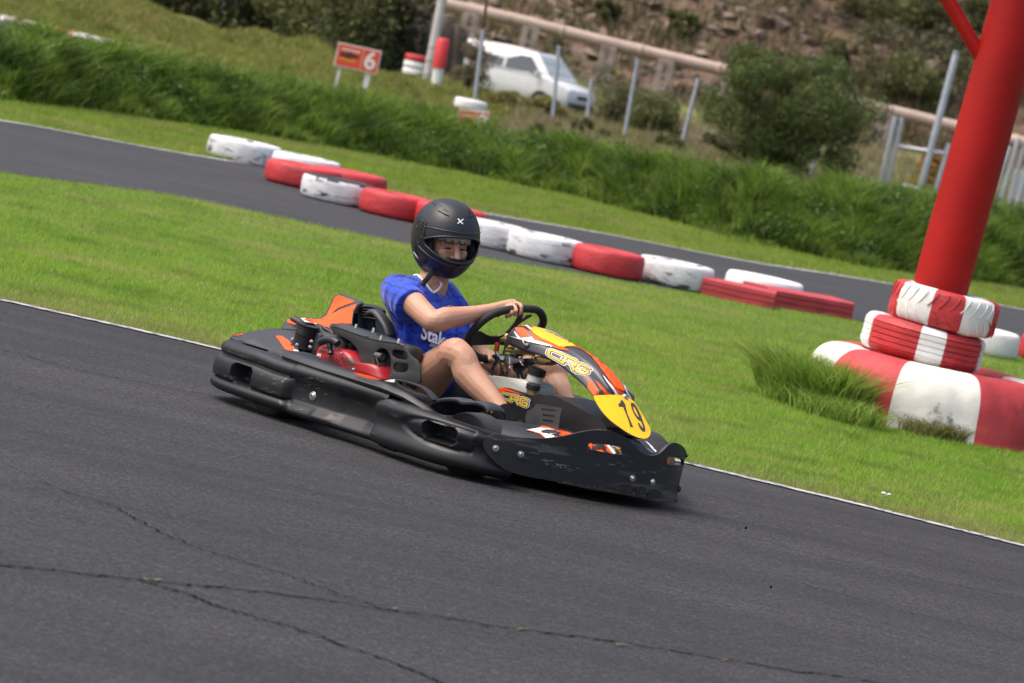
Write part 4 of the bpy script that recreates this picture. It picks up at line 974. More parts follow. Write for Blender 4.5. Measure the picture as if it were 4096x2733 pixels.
B_ = [(-.11, .038), (-.07, .036), (-.035, .040), (-.016, .050), (-.014, .062), (-.020, .075), (-.026, .085), (-.03, .095), (-.033, .105), (-.034, .12), (-.034, .14), (-.032, .158), (-.028, .172), (-.022, .182), (-.017, .192), (-.012, .202), (-.011, .215), (-.018, .228), (-.034, .238), (-.06, .242), (-.085, .238), (-.09, .21)]
def profR(x, y, t):
    k = smooth01(x, .150, .178) if y < -.6 else 0.0; lift = interp1(x, [(-.35, -.004), (-.05, 0), (.06, -.006), (.3, -.006), (.66, -.004)])
    return [(a[0] * (1 - k) + b_[0] * k, a[1] * (1 - k) + b_[1] * k + lift * (a[1] > .1)) for a, b_ in zip(A_, B_)]
h0, h1 = K('B', 392, 600, y=-.735), K('B', 722, 620, y=-.735); hc = ((h0.x + h1.x) / 2, .131); hw = (h1.x - h0.x) / 2
def dentR(x, y, z, t):
    if y > -.6: return 0
    d = -.075 * rrect(x, z, hc[0], hc[1], hw, .033, .022, .007)
    d += -.010 * rrect(x, z, .158, .13, .012, .052, .01, .008)
    d += .012 * rrect(x, z, .345, .065, .05, .018, .02, .02) if x > .25 else 0
    return d + -.012 * rrect(x, z, .50, .13, .08, .05, .03, .03)
for sd_ in (1, -1): sweep('side_guard', PATH_R, profR, M_bk, kart, sd_, dentR)
PATH_F = [(.612, -.60), (.598, -.655), (.612, -.692), (.66, -.71), (.76, -.722), (.88, -.722), (.98, -.708), (1.06, -.67), (1.13, -.605), (1.185, -.51)]
def profF(x, y, t):
    zt = interp1(x, [(.6, .198), (.66, .208), (.8, .212), (.95, .205), (1.1, .195), (1.2, .18)]) + .003; s = (zt - .045) / .165
    P = [(-.13, .030), (-.08, .030), (-.04, .034), (-.012, .045), (-.001, .06), (.0, .075), (-.004, .09), (-.010, .105), (-.012, .12), (-.010, .14), (-.004, .155), (0, .170), (.0, .184), (-.008, .197), (-.024, .207), (-.05, .211), (-.085, .207), (-.12, .19)]
    return [(a, .03 + (z - .03) * (zt - .03) / .181) for a, z in P]
eP = [K('3', *q, y=-.715) for q in [(228, 400), (245, 325), (300, 303), (400, 320), (500, 348), (620, 395), (700, 450), (728, 500), (700, 535), (640, 548), (540, 540), (420, 520), (310, 485), (245, 440)]]
ecx, ecz = sum(p.x for p in eP) / len(eP), sum(p.z for p in eP) / len(eP); ehx = (max(p.x for p in eP) - min(p.x for p in eP)) / 2
f0_, f1_ = K('3', 352, 400, y=-.715), K('3', 532, 440, y=-.715); fz = K('3', 440, 418, y=-.715).z
def dentF(x, y, z, t):
    if y > -.64: return 0
    sl = ecz + (x - ecx) * -.02; e = ((x - ecx) / ehx) ** 2 + ((z - sl) / .040) ** 2; r = sqrt(e)
    d = -.007 * math.exp(-((r - 1.03) / .13) ** 2) + .006 * (1 - smooth01(r, .45, 1.0))
    d += -.08 * rrect(x, z, (f0_.x + f1_.x) / 2, fz, (f1_.x - f0_.x) / 2, .026, .014, .0075)
    return d
PATH_G = [(.612, -.58), (.60, -.63), (.62, -.655), (.68, -.665), (.76, -.655), (.84, -.61), (.92, -.54), (1.0, -.46), (1.05, -.40)]
sweep('front_guard', PATH_F, profF, M_bk, kart, 1, dentF); sweep('front_guard', PATH_G, profF, M_bk, kart, -1)

# ---- top rail beside the engine, with the orange strip and the grab loop
rail = None
for sd_ in (1, -1):
    S = []
    for x, y0, y1, z0, z1 in [(q[0], q[1], q[2], q[3] - .002, q[4] - .004) for q in [(.045, -.655, -.56, .238, .250), (.055, -.69, -.55, .234, .262), (.10, -.698, -.55, .232, .266), (.26, -.695, -.60, .228, .262), (.45, -.69, -.62, .230, .262), (.62, -.69, -.63, .232, .262), (.74, -.685, -.64, .224, .252), (.84, -.682, -.645, .208, .232), (.93, -.68, -.65, .195, .205)]]:
        S.append([Vector((x, y * sd_, z)) for y, z in ((y0, z0), (y0 - .004, z0 + (z1 - z0) * .35), (y0 + .006, z1 - .004), (y0 + .016, z1), (y1 - .01, z1), (y1, z1 - .005), (y1, z0))])
    if sd_ == -1: S = [[v + Vector((0, -.03, 0)) for v in q] for q in S[:6]]
    r_ = loft(S, M_bk2, 'top_rail', kart, 40)
    if sd_ == 1: rail = r_
def plate_on(name, wd, polys, y, m, parent, holes=(), thick=.008, step=None, round_=0, holes_round=0, bev=0):
    """flat part cut in a vertical fore-aft plane at kart y"""
    if round_: polys = [[tuple(v) for v in smoothpoly([Vector(q) for q in P], round_)] for P in polys]
    if holes_round: holes = [[tuple(v) for v in smoothpoly([Vector(q) for q in P], holes_round)] for P in holes]
    V, F = cdt([[px(wd, *q) for q in P] for P in polys], [[px(wd, *q) for q in P] for P in holes], step); b = bmesh.new(); vs = []
    for v in V:
        d = kray((v.x, v.y)); p = KC + d * ((y - KC.y) / d.y); vs.append(b.verts.new(p))
    for f in F:
        try: b.faces.new([vs[i] for i in f])
        except ValueError: pass
    bmesh.ops.delete(b, geom=[v for v in b.verts if not v.link_faces], context='VERTS'); bmesh.ops.recalc_face_normals(b, faces=b.faces); b.faces.ensure_lookup_table()
    if b.faces[0].normal.y > 0: bmesh.ops.reverse_faces(b, faces=b.faces)
    me = bpy.data.meshes.new(name); b.to_mesh(me); b.free(); o = link(name, me, m, parent, True); so = o.modifiers.new('t', 'SOLIDIFY'); so.thickness = thick; so.offset = -1
    if bev: bv = o.modifiers.new('b', 'BEVEL'); bv.width = bev; bv.segments = 2; bv.limit_method = 'ANGLE'; bv.angle_limit = radians(50)
    evalmods(o); o.data.set_sharp_from_angle(angle=radians(35)); return o
plate_on('grab_loop', '2', [[(1720, 960), (1735, 890), (1790, 862), (1850, 862), (1950, 885), (2040, 915), (2110, 955), (2160, 1005), (2200, 1062), (2120, 1062), (1980, 1020), (1850, 990)]], -.665, M_bk2, kart, [[(1850, 882), (1950, 900), (2060, 940), (2120, 990), (2138, 1016), (2060, 1000), (1960, 960), (1880, 915)]], .030, round_=4, bev=.004)
plate_on('orange_strip', '2', [[(1440, 800), (1500, 808), (1620, 838), (1700, 868), (1640, 866), (1550, 845), (1455, 815)]], -.696, M_org, rail, thick=.002); plate_on('white_strip', '2', [[(1735, 878), (1790, 866), (1832, 864), (1826, 892), (1790, 890)]], -.697, M_wht, rail, thick=.002)

# ---- front strip bent round the nose
PL = [(.90, -.735), (.99, -.722), (1.075, -.682), (1.15, -.615), (1.21, -.515), (1.258, -.39), (1.298, -.25), (1.328, -.12), (1.342, .0), (1.334, .09), (1.312, .18), (1.272, .268), (1.215, .342), (1.14, .40), (1.05, .45)]
plp = smoothpoly([Vector((a, b_, 0)) for a, b_ in PL], 8, False)
zs = [i * .02 - .02 for i in range(22)]; strip_tree = bvh_grid([[Vector((p.x, p.y, z)) for z in zs] for p in plp])
out3 = [(782, 500), (800, 462), (835, 436), (890, 430), (960, 440), (1080, 455), (1190, 460), (1290, 455), (1400, 436), (1500, 412), (1590, 400), (1680, 402), (1750, 420), (1810, 452)]
def A3(x, y): X, Y = px('A', x, y); o = WN['3']; return ((X - o[0]) * o[2], (Y - o[1]) * o[2])
outA = [(500, 500), (570, 545), (620, 600), (680, 680), (750, 735), (840, 770), (930, 775), (1010, 745), (1080, 680), (1140, 625), (1210, 600), (1280, 612), (1340, 660), (1380, 730), (1388, 800), (1375, 900), (1350, 1010), (1320, 1130), (1290, 1260), (1265, 1350), (1240, 1430), (1190, 1438), (1080, 1425), (900, 1402), (700, 1362), (500, 1325), (300, 1290), (100, 1258), (0, 1243)]
outB = [(1290, 768), (1150, 745), (1050, 722), (950, 690), (880, 640), (830, 590), (795, 545)]
outline = [q for q in out3[:-2]] + [A3(*q) for q in outA] + outB
slot1 = [(8, 640), (20, 610), (60, 605), (200, 615), (350, 635), (470, 660), (490, 690), (488, 740), (470, 765), (400, 760), (200, 725), (60, 695), (10, 680)]
slot2 = [(1112, 860), (1120, 810), (1140, 790), (1180, 795), (1290, 815), (1330, 830), (1342, 860), (1335, 905), (1320, 922), (1240, 912), (1120, 895)]
sp_ = smoothpoly([Vector(q) for q in outline], 3); strip_o = decal('front_strip', [[tuple(v) for v in sp_]], '3', strip_tree, M_str, kart, off=.0, step=14, holes=[[A3(*q) for q in slot1], [A3(*q) for q in slot2]], thick=.011)
# pockets near the lower edge, dark and set in
M_pock = mat('pocket_dirt', (.030, .022, .017), rough=.9, var=.4, vscale=30)
for i, P in enumerate([[(365, 1235), (372, 1210), (420, 1180), (500, 1170), (590, 1172), (620, 1190), (632, 1260), (625, 1290), (605, 1300), (520, 1290), (390, 1262)], [(658, 1225), (668, 1205), (740, 1200), (820, 1218), (826, 1235), (775, 1312), (750, 1322), (690, 1314), (675, 1290)], [(835, 1320), (870, 1245), (890, 1230), (950, 1245), (1010, 1275), (1036, 1310), (1030, 1350), (1015, 1362), (850, 1350), (834, 1338)]]):
    c_ = Vector((sum(p[0] for p in P) / len(P), sum(p[1] for p in P) / len(P))); P = [tuple(v) for v in smoothpoly([Vector(q) for q in P], 3)]
    decal('pocket_rim', [P], 'A', strip_tree, M_str, strip_o, off=.0030, step=12, holes=[[tuple(c_ + (Vector(q) - c_) * Vector((1, 1)).x * .88) for q in P]]); decal('pocket', [[tuple(c_ + (Vector(q) - c_) * .9) for q in P]], 'A', strip_tree, M_pock, strip_o, off=.0018, step=12)
# scuffs on the strip
M_scuff = mat('scuff', (.24, .235, .23), rough=.8, var=.4, vscale=60); M_rust = mat('dirt_brown', (.11, .065, .035), rough=.9, var=.5, vscale=40)
rs = random.Random(9); PS_ = []
for cx, cy, L_, n in [(1250, 620, 90, 24), (1330, 655, 110, 30), (1420, 685, 60, 14), (1750, 650, 200, 10), (1150, 560, 120, 8), (2000, 700, 120, 8), (1000, 470, 160, 4), (1240, 520, 120, 3), (1500, 545, 120, 3), (1620, 520, 120, 3)]:
    for _ in range(n):
        x, y = cx + rs.gauss(0, L_ * .35), cy + rs.gauss(0, 7); l = rs.uniform(8, L_ * .35); h_ = rs.uniform(1.0, 3.2); PS_.append([(x - l / 2, y - h_ / 2 - l * .08), (x, y - h_), (x + l / 2, y + l * .10), (x, y + h_ * .4)])
decal('scuff', PS_, '3', strip_tree, M_scuff, strip_o, off=.0012, step=None)
PS_ = []
for _ in range(170):
    x = rs.uniform(1320, 2170); y = interp1(x, [(1380, 775), (1700, 835), (2000, 878), (2150, 895)]) - abs(rs.gauss(0, 9)) + 8; l = rs.uniform(8, 34); h_ = rs.uniform(1.2, 4); PS_.append([(x - l / 2, y - l * .04), (x, y - h_), (x + l / 2, y + l * .12), (x, y + h_)])
decal('dirt', PS_, '3', strip_tree, M_rust, strip_o, off=.0016, step=None)
def bolt(p, n, r, parent, m=None, name='bolt'):
    n = Vector(n).normalized(); q = n.to_track_quat('Z', 'Y').to_matrix().to_4x4(); M = Matrix.Translation(p) @ q; b = MB()
    b.lathe([(0.0001, -.004), (r, -.004), (r, .0015), (r * .92, .003), (r * .62, .0035), (r * .60, .006), (r * .50, .0075), (r * .22, .0075), (r * .20, .004), (.0001, .004)], 20, M); o = b.build(name, m or M_stl, parent, True, 40)
    b = MB(); b.lathe([(.0001, .0045), (r * .19, .0045)], 8, M); b.build('socket', M_blk, o, False); return o
def bolt_on(wd, x, y, tree, r, parent):
    h = tree.ray_cast(KC, kray(px(wd, x, y)))
    if h[0] is None: print('bolt miss', wd, x, y); return
    n = h[1] if h[1].dot(KC - h[0]) > 0 else -h[1]; bolt(h[0] + n * .001, n, r, parent)
for q in [(873, 532), (1054, 575)]: bolt_on('3', *q, strip_tree, .0125, kart)
for q in [(625, 1095), (905, 1145)]: bolt_on('A', *q, strip_tree, .0125, kart)
gd = [o for o in kart.children if o.name.startswith('side_guard')]; gd = min(gd, key=lambda o: sum(v.co.y for v in o.data.vertices)); guard_tree = bvh_of(gd)
bolt_on('2', 1063, 1022, guard_tree, .017, kart)
# scrapes on the rear guard
M_redsc = mat('red_rub', (.12, .018, .016), rough=.7, var=.5, vscale=50); M_ysc = mat('yellow_rub', (.22, .20, .03), rough=.8, var=.4, vscale=80)
PS_ = []; PR_ = []; PY_ = []
for cx, cy, L_, n in [(q[0], q[1], q[2], q[3] * 2) for q in [(890, 585, 40, 3), (1100, 650, 50, 5), (1230, 690, 60, 6), (930, 805, 120, 6), (1050, 850, 90, 5), (1660, 640, 160, 5), (1620, 745, 90, 4), (1760, 800, 90, 6), (1900, 890, 70, 3), (1520, 1130, 120, 4), (820, 650, 50, 2), (320, 610, 50, 4), (1830, 690, 90, 3), (1540, 980, 80, 2)]]:
    for _ in range(n):
        x, y = cx + rs.gauss(0, L_ * .35), cy + rs.gauss(0, 8); l = rs.uniform(10, L_ * .5); h_ = rs.uniform(1.2, 3.4); PS_.append([(x - l / 2, y - l * .08), (x, y - h_), (x + l / 2, y + l * .14), (x, y + h_ * .6)])
for cx, cy, L_, n in [(330, 150, 60, 5), (330, 215, 110, 8), (600, 310, 120, 6), (150, 455, 45, 6), (130, 520, 40, 5), (350, 530, 50, 4)]:
    for _ in range(n):
        x, y = cx + rs.gauss(0, L_ * .3), cy + rs.gauss(0, 10); l = rs.uniform(14, L_ * .5); h_ = rs.uniform(2, 5); PR_.append([(x - l / 2, y - l * .10), (x, y - h_), (x + l / 2, y + l * .18), (x, y + h_)])
for _ in range(40): x, y = 1120 + rs.gauss(0, 55), 722 + rs.gauss(0, 14); PY_.append([(x - 4, y), (x, y - 2), (x + 5, y + 1), (x, y + 2)])
decal('scuff', PS_, 'B', guard_tree, M_scuff, gd, off=.0010, step=None); decal('scuff', PR_, 'B', guard_tree, M_redsc, gd, off=.0013, step=None); decal('scuff', PY_, 'B', guard_tree, M_ysc, gd, off=.0015, step=None)

# ---- nose behind the strip
def nsec(y):
    a = abs(y); xf = interp1(a, [(0, 1.318), (.1, 1.305), (.2, 1.268), (.3, 1.205), (.4, 1.12), (.5, 1.02), (.58, .94)]); zt = interp1(a, [(0, .245), (.06, .238), (.12, .212), (.3, .215), (.45, .212), (.58, .19)]); xb = interp1(a, [(0, 1.03), (.3, .98), (.58, .90)])
    return [Vector((xb, y, .07)), Vector((xf - .03, y, .07)), Vector((xf - .005, y, .10)), Vector((xf, y, .14)), Vector((xf - .012, y, .175)), Vector((xf - .035, y, zt - .022)), Vector((xf - .08, y, zt - .004)), Vector((xf - .14, y, zt)), Vector((xb, y, zt + .005))]
ny = [i * .02 - .58 for i in range(59)]; nrows = [nsec(y) for y in ny]
b = MB(); R_ = b.grid(nrows); b.face(R_[0]); b.face(R_[-1][::-1]); nose = b.build('nose_cone', M_bk2, kart, True, 50); nt_ = bvh_of(nose)
decal('orange_sticker', [[(-20, 580), (130, 590), (330, 610), (370, 700), (350, 790), (250, 790), (50, 740), (-20, 720)]], 'A', nt_, M_org, nose, off=.0015, step=20)
for P, mm, of in [([(60, 640), (130, 660), (110, 720), (60, 710)], M_dkv, .003), ([(110, 600), (230, 625), (300, 740), (270, 780), (190, 690), (110, 665)], M_dkv, .003), ([(270, 640), (400, 640), (500, 660), (500, 780), (380, 790)], M_dkv, .003), ([(268, 645), (300, 640), (390, 745), (370, 770), (340, 745)], M_wht, .0045), ([(330, 648), (470, 668), (380, 672), (340, 668)], M_gryv, .0045), ([(375, 672), (500, 680), (500, 750), (450, 750), (430, 715)], M_logy, .005), ([(420, 690), (470, 690), (460, 725)], M_dkv, .006)]:
    decal('sticker', [P], 'A', nt_, mm, nose, off=of, step=20)
decal('orange_sticker', [[(1100, 790), (1275, 810), (1275, 920), (1100, 900)]], 'A', nt_, M_org, nose, off=.0015, step=20)
decal('sticker', [[(1110, 830), (1150, 840), (1180, 865), (1215, 838), (1260, 850), (1230, 880), (1190, 870), (1150, 878)]], 'A', nt_, mat('sticker_grey', (.16, .12, .12)), nose, off=.003, step=20)
decal('white_stripe', [[(800, 580), (830, 590), (900, 650), (965, 722), (940, 735), (880, 670)]], 'A', nt_, M_wht, nose, off=.002, step=15)
decal('grey_stripe', [[(640, 528), (655, 528), (780, 620), (915, 738), (895, 742), (760, 635)]], 'A', nt_, M_gryv, nose, off=.002, step=15)
decal('orange_sticker', [[(1095, 400), (1185, 385), (1210, 362), (1300, 375), (1445, 432), (1440, 440), (1290, 462), (1230, 462), (1190, 430)]], '3', nt_, M_org, nose, off=.0015, step=12)
decal('white_sticker', [[(1095, 400), (1190, 385), (1260, 392), (1330, 412), (1290, 460), (1235, 462), (1200, 428), (1150, 412)]], '3', nt_, M_wht, nose, off=.0028, step=12)
decal('sticker', [[(1195, 412), (1240, 400), (1300, 405), (1345, 425), (1300, 440), (1250, 430)]], '3', nt_, M_dkv, nose, off=.004, step=12)
decal('white_sticker', [[(1410, 382), (1470, 390), (1498, 420), (1470, 425)]], '3', nt_, M_wht, nose, off=.002, step=12)
me = textmesh('KARTING.COM', .0165, .0006); Mx = Matrix(((.62, .30, 0), (.78, -.95, 0), (0, 0, 1)))
# small lettering on the orange nose sticker, laid on the top face
fr = [px('3', 1222, 376), px('3', 1410, 432)]
for v in me.vertices:
    t = (v.co.x + .055) / .11; h = (v.co.y + .008) / .016; p = (fr[0][0] + (fr[1][0] - fr[0][0]) * t, fr[0][1] + (fr[1][1] - fr[0][1]) * t - h * 5.5); hh_ = nt_.ray_cast(KC, kray(p)); v.co = (hh_[0] + hh_[1] * .004) if hh_[0] else Vector((0, 0, 0))
if not any(v.co.length < .1 for v in me.vertices): link('lettering', me, M_redc, nose, False)

# ---- floor, frame tubes, wheels
b = MB()
R_ = b.grid([[Vector((x, y, .040 + (.012 if abs(y) > wd_ - .02 else 0))) for y in np.linspace(-wd_, wd_, 14)] for x, wd_ in [(-.30, .40), (0, .42), (.4, .45), (.8, .42), (1.0, .36), (1.2, .28)]]); o = b.build('floor_tray', M_dst, kart); so = o.modifiers.new('s', 'SOLIDIFY'); so.thickness = .004; evalmods(o)
for s in (-1, 1):
    b = MB(); b.tube(smoothpoly([Vector(p) for p in [(-.32, .30 * s, .09), (.1, .33 * s, .065), (.6, .40 * s, .065), (.95, .36 * s, .07), (1.15, .2 * s, .08), (1.2, 0, .08)]], 6, False), .015, 10); b.build('frame_tube', M_dst, kart)
def wheel(x, y, r, w_, rot=0):
    M = Matrix.Translation((x, y, r)) @ Matrix.Rotation(rot, 4, 'Z') @ Matrix.Rotation(pi / 2, 4, 'X'); h = w_ / 2
    b = MB(); b.lathe([(r * .5, -h * .9), (r * .6, -h), (r * .82, -h * 1.02), (r * .93, -h * .97), (r * .985, -h * .86), (r, -h * .6), (r, h * .6), (r * .985, h * .86), (r * .93, h * .97), (r * .82, h * 1.02), (r * .6, h), (r * .5, h * .9)], 48, M); t = b.build('wheel', M_slick, kart, True, 50)
    b = MB(); b.lathe([(.001, -h * .2), (r * .3, -h * .25), (r * .36, -h * .8), (r * .5, -h * .92), (r * .53, -h * .9), (r * .53, h * .9), (r * .5, h * .92), (r * .36, h * .8), (r * .3, h * .25), (.001, h * .2)], 28, M); b.build('rim', M_dst, t, True, 40)
for s in (-1, 1): wheel(-.01, .57 * s, .128, .19); wheel(.95 if s < 0 else .90, .50 * s if s < 0 else .44, .116, .12, radians(10))
b = MB(); b.tube([(0, -.5, .128), (0, .5, .128)], .02, 14); b.build('rear_axle', M_dst, kart)
# fender over the near front wheel
for s in (1,):
    tp = [K('3', *q, y=-.645) for q in [(392, 232), (402, 208), (440, 182), (500, 166), (560, 163), (605, 170), (640, 188), (700, 190), (750, 193), (800, 212), (822, 240), (826, 262)]]
    tp = smoothpoly(tp, 3, False); b = MB(); rows = []
    for p in tp: rows.append([Vector((p.x, y * s, p.z + dz)) for y, dz in ((-.653, -.014), (-.652, -.004), (-.645, 0), (-.62, .003), (-.58, .002), (-.565, -.004), (-.56, -.02))])
    b.grid(rows); o = b.build('fender', M_cowl, kart, True, 50); so = o.modifiers.new('s', 'SOLIDIFY'); so.thickness = .004; evalmods(o)

# ---- central console with the maker's name, louvred pedal plate
cpts = [('3', 862, 150), ('3', 885, 118), ('3', 940, 90), ('3', 1140, 150), ('3', 1300, 152), ('3', 1400, 200), ('3', 1520, 262), ('3', 1640, 330), ('3', 1672, 372), ('3', 1680, 420), ('3', 1500, 440), ('3', 1180, 430), ('3', 960, 350), ('3', 870, 230)]
cp = [K(*q, y=-.115) for q in cpts]; cp = [Vector((p.x, p.y, p.z)) for p in cp]
rows = []
for dy, ins in ((0, .0), (.004, .0), (.02, -.010), (.20, -.010), (.225, 0), (.23, 0)):
    c_ = sum(cp, Vector()) / len(cp); rows.append([Vector((c_.x + (p.x - c_.x) * (1 - ins), p.y + dy, c_.z + (p.z - c_.z) * (1 - ins * 1.5))) for p in cp])
b = MB(); R_ = b.grid(rows, closev=True); b.face(R_[0]); b.face(R_[-1][::-1]); con = b.build('console', M_bk2, kart, True, 30)
cons_tree = bvh_grid([[Vector((x, -.1155, z)) for z in (0, .2, .5)] for x in (.3, .8, 1.4)])
decal('orange_flash', [[(872, 125), (900, 100), (940, 92), (1145, 152), (1090, 148), (960, 118), (900, 130)]], '3', cons_tree, M_org, con, off=.001, step=None)
q4 = lambda x, y: px('C', x, y)
crg([(q4(2, 1232), q4(20, 1168)), (q4(180, 1285), (q4(198, 1200))), (q4(345, 1345), q4(362, 1258))], con, cons_tree, M_logy, M_dkv, M_wht)
lo = plate_on('pedal_plate', '3', [[(1090, 290), (1100, 262), (1150, 235), (1162, 212), (1180, 210), (1355, 242), (1340, 290), (1325, 400), (1140, 420), (1085, 330)]], -.20, M_dst, kart, [[(1205, 240), (1310, 252), (1308, 266), (1205, 254)], [(1212, 282), (1300, 292), (1298, 306), (1212, 296)], [(1215, 320), (1290, 330), (1288, 344), (1215, 334)]], .004)
# ---- fuel tank and reservoirs
tk = [K('4', *q, y=-.02) for q in [(392, 905), (400, 868), (430, 842), (480, 826), (570, 832), (700, 848), (850, 868), (905, 888), (935, 925), (935, 1010), (900, 1060), (420, 1010)]]
rows = []
for dy, ins in ((-.075, .12), (-.07, .05), (-.055, .0), (.06, 0), (.08, .1)):
    c_ = sum(tk, Vector()) / len(tk); rows.append([Vector((c_.x + (p.x - c_.x) * (1 - ins), p.y + dy, c_.z + (p.z - c_.z) * (1 - ins))) for p in tk])
b = MB(); R_ = b.grid(rows, closev=True); b.face(R_[0]); b.face(R_[-1][::-1]); tank = b.build('fuel_tank', M_tank, kart, True, 60)
def can(name, a, bq, y, r0, r1, m, parent, seg=24, ribs=0):
    A, B2 = K('4', *a, y=y), K('4', *bq, y=y); b = MB()
    if ribs:
        R = []; z = (B2 - A).normalized(); u = z.orthogonal().normalized(); v = z.cross(u); n = ribs * 2; 
        for p, rr_ in ((A, .97), (A.lerp(B2, .05), 1), (A.lerp(B2, .92), 1), (B2, .9)): R.append([p + (u * cos(2 * pi * j / n) + v * sin(2 * pi * j / n)) * r0 * rr_ * (1 if j % 2 else .95) for j in range(n)])
        G_ = b.grid(R, closev=True); b.face(G_[0][::-1]); b.face(G_[-1])
    else: b.tube([A, B2], [r0, r1], seg)
    return b.build(name, m, parent, True, 35)
can('filler_neck', (852, 880), (872, 800), -.05, .032, .030, M_tank, tank); can('filler_cap', (868, 812), (888, 745), -.05, .0345, .034, M_bk2, tank, ribs=22)
can('bottle', (830, 1040), (835, 950), -.09, .021, .021, mat('fluid_amber', (.16, .11, .03), rough=.25), tank); can('bottle_cap', (835, 958), (848, 905), -.09, .027, .026, M_bk2, tank, ribs=18)
can('tank_cap', (516, 812), (516, 768), -.06, .010, .0095, M_redc, tank, ribs=10); can('tank_cap', (562, 815), (560, 778), -.06, .008, .008, M_bk2, tank)

# ---- steering
wn_ = Vector((-.849, 0, .529)); wc_ = Vector((.5, 0, .49)); wlat = Vector((0, 1, 0)); wup = Vector((.529, 0, .849))
def WPt(l, u, o=0.0): return wc_ + wlat * l + wup * u + wn_ * o
st = [(.150, .03), (.138, .078), (.075, .122), (-.01, .120), (-.085, .102), (-.143, .062), (-.168, -.01), (-.155, -.075), (-.12, -.108), (-.052, -.136), (.04, -.141), (.118, -.112), (.150, -.045)]
b = MB(); b.tube(smoothpoly([WPt(*q) for q in st], 7), .0150, 14, closed=True); sw = b.build('steering_wheel', M_grip, kart)
V, F = cdt([[px('D', *q) for q in [(130, 800), (380, 760), (505, 835), (600, 862), (740, 860), (900, 790), (1000, 690), (1090, 580), (1140, 490), (1160, 380), (1270, 370), (1235, 520), (1340, 425), (1440, 410), (1450, 430), (1240, 560), (1160, 620), (1040, 760), (960, 850), (900, 900), (860, 960), (905, 1060), (830, 1040), (700, 1030), (200, 1045), (190, 1110), (110, 1060), (70, 980)]]], [], 14)
b = bmesh.new(); vs = []
for v in V:
    d = kray((v.x, v.y)); t = wn_.dot(wc_ - KC) / wn_.dot(d); vs.append(b.verts.new(KC + d * t))
for f in F:
    try: b.faces.new([vs[i] for i in f])
    except ValueError: pass
bmesh.ops.recalc_face_normals(b, faces=b.faces); me = bpy.data.meshes.new('spokes'); b.to_mesh(me); b.free(); o = link('spokes', me, M_bk2, sw, False); so = o.modifiers.new('s', 'SOLIDIFY'); so.thickness = .006; so.offset = 0; evalmods(o)
YS = -.05
def kt(wd, pts, r, m, name, y=YS, seg=10, parent=kart):
    b = MB(); P = [K(wd, q[0], q[1], y=(q[2] if len(q) > 2 else y)) for q in pts]
    if len(P) > 2: P = smoothpoly(P, 4, False)
    b.tube(P, r, seg); return b.build(name, m, parent, True, 50)
hubm = kt('D', [(935, 870, 0.0), (960, 980, -.01), (1000, 1060, -.02), (1010, 1150, -.03)], .016, M_gold, 'steering_hub'); kt('D', [(800, 925, -.01), (900, 925, -.01), (990, 850, -.01)], .010, M_gold, 'hub_flange', parent=hubm)
kt('4', [(620, 620, .0), (690, 750, .0), (758, 980, .0)], .0125, M_dst, 'steering_column'); kt('4', [(700, 790, -.012), (752, 960, -.012)], .002, M_stl, 'column_highlight')  # thin bright steel line laid on the column as its highlight
kt('D', [(866, 1290), (852, 1235), (878, 1178), (960, 1165), (1200, 1200), (1450, 1242), (1500, 1262)], .0062, M_gold, 'brake_rod')
brk = plate_on('steering_bracket', 'D', [[(800, 1400), (778, 1330), (810, 1290), (850, 1280), (900, 1262), (1000, 1295), (1060, 1330), (1240, 1340), (1265, 1370), (1255, 1400), (1080, 1425), (960, 1450), (860, 1450)]], -.065, mat('bracket_grey', (.20, .20, .20), rough=.35, metal=.6, var=.2, vscale=40), kart, thick=.012, bev=.002)
plate_on('mount_plate', 'D', [[(1040, 1460), (1180, 1345), (1330, 1322), (1470, 1330), (1485, 1420), (1330, 1500), (1160, 1600), (1040, 1560)]], -.03, M_bk2, kart, thick=.02, bev=.002); plate_on('mount_plate', 'D', [[(620, 1250), (860, 1225), (870, 1300), (780, 1340), (740, 1420), (690, 1400)]], -.03, M_bk2, kart, thick=.02)
lev = kt('D', [(700, 1165), (742, 1260), (830, 1345)], .0075, mat('lever_grey', (.16, .16, .17), rough=.4, metal=.5), 'gear_lever', y=-.075); kt('D', [(716, 1002), (722, 1080), (702, 1170)], .0098, M_redc, 'lever_grip', y=-.075, parent=lev)
kt('D', [(990, 1300), (985, 1450)], .0055, M_stl, 'linkage', y=-.085); kt('4', [(603, 720), (607, 745)], .006, M_stl, 'linkage', y=-.085); kt('4', [(605, 640), (594, 945)], .0032, M_dst, 'linkage', y=-.085)
kt('D', [(1210, 1300), (1215, 1330)], .009, M_stl, 'bracket_nut', parent=brk); kt('D', [(828, 1316, -.085), (830, 1318, -.070)], .0085, M_stl, 'bracket_nut', parent=brk)
kt('D', [(735, 1370), (680, 1440), (640, 1520), (620, 1600), (625, 1680), (600, 1760)], .0055, M_bk2, 'cable', y=-.06); kt('D', [(760, 1380), (800, 1460), (810, 1600), (790, 1700)], .005, M_bk2, 'cable', y=-.07); kt('D', [(1100, 1500), (1130, 1560), (1190, 1620)], .012, M_soot, 'column_joint', y=-.02)
kt('D', [(895, 1460), (905, 1600)], .010, M_gold, 'linkage', y=-.03); kt('D', [(1200, 1380), (1230, 1430), (1250, 1400), (1240, 1450), (1280, 1470)], .002, M_stl, 'split_pin', y=-.07)
res = plate_on('reservoir', 'D', [[(1468, 1300), (1520, 1280), (1640, 1275), (1800, 1340), (1858, 1390), (1800, 1425), (1700, 1460), (1560, 1455), (1480, 1420)]], -.075, M_gold, kart, thick=.05, bev=.006)
kt('D', [(1510, 1300), (1530, 1370), (1600, 1410), (1700, 1440), (1780, 1425)], .004, M_blk, 'reservoir_strap', y=-.079, parent=res)

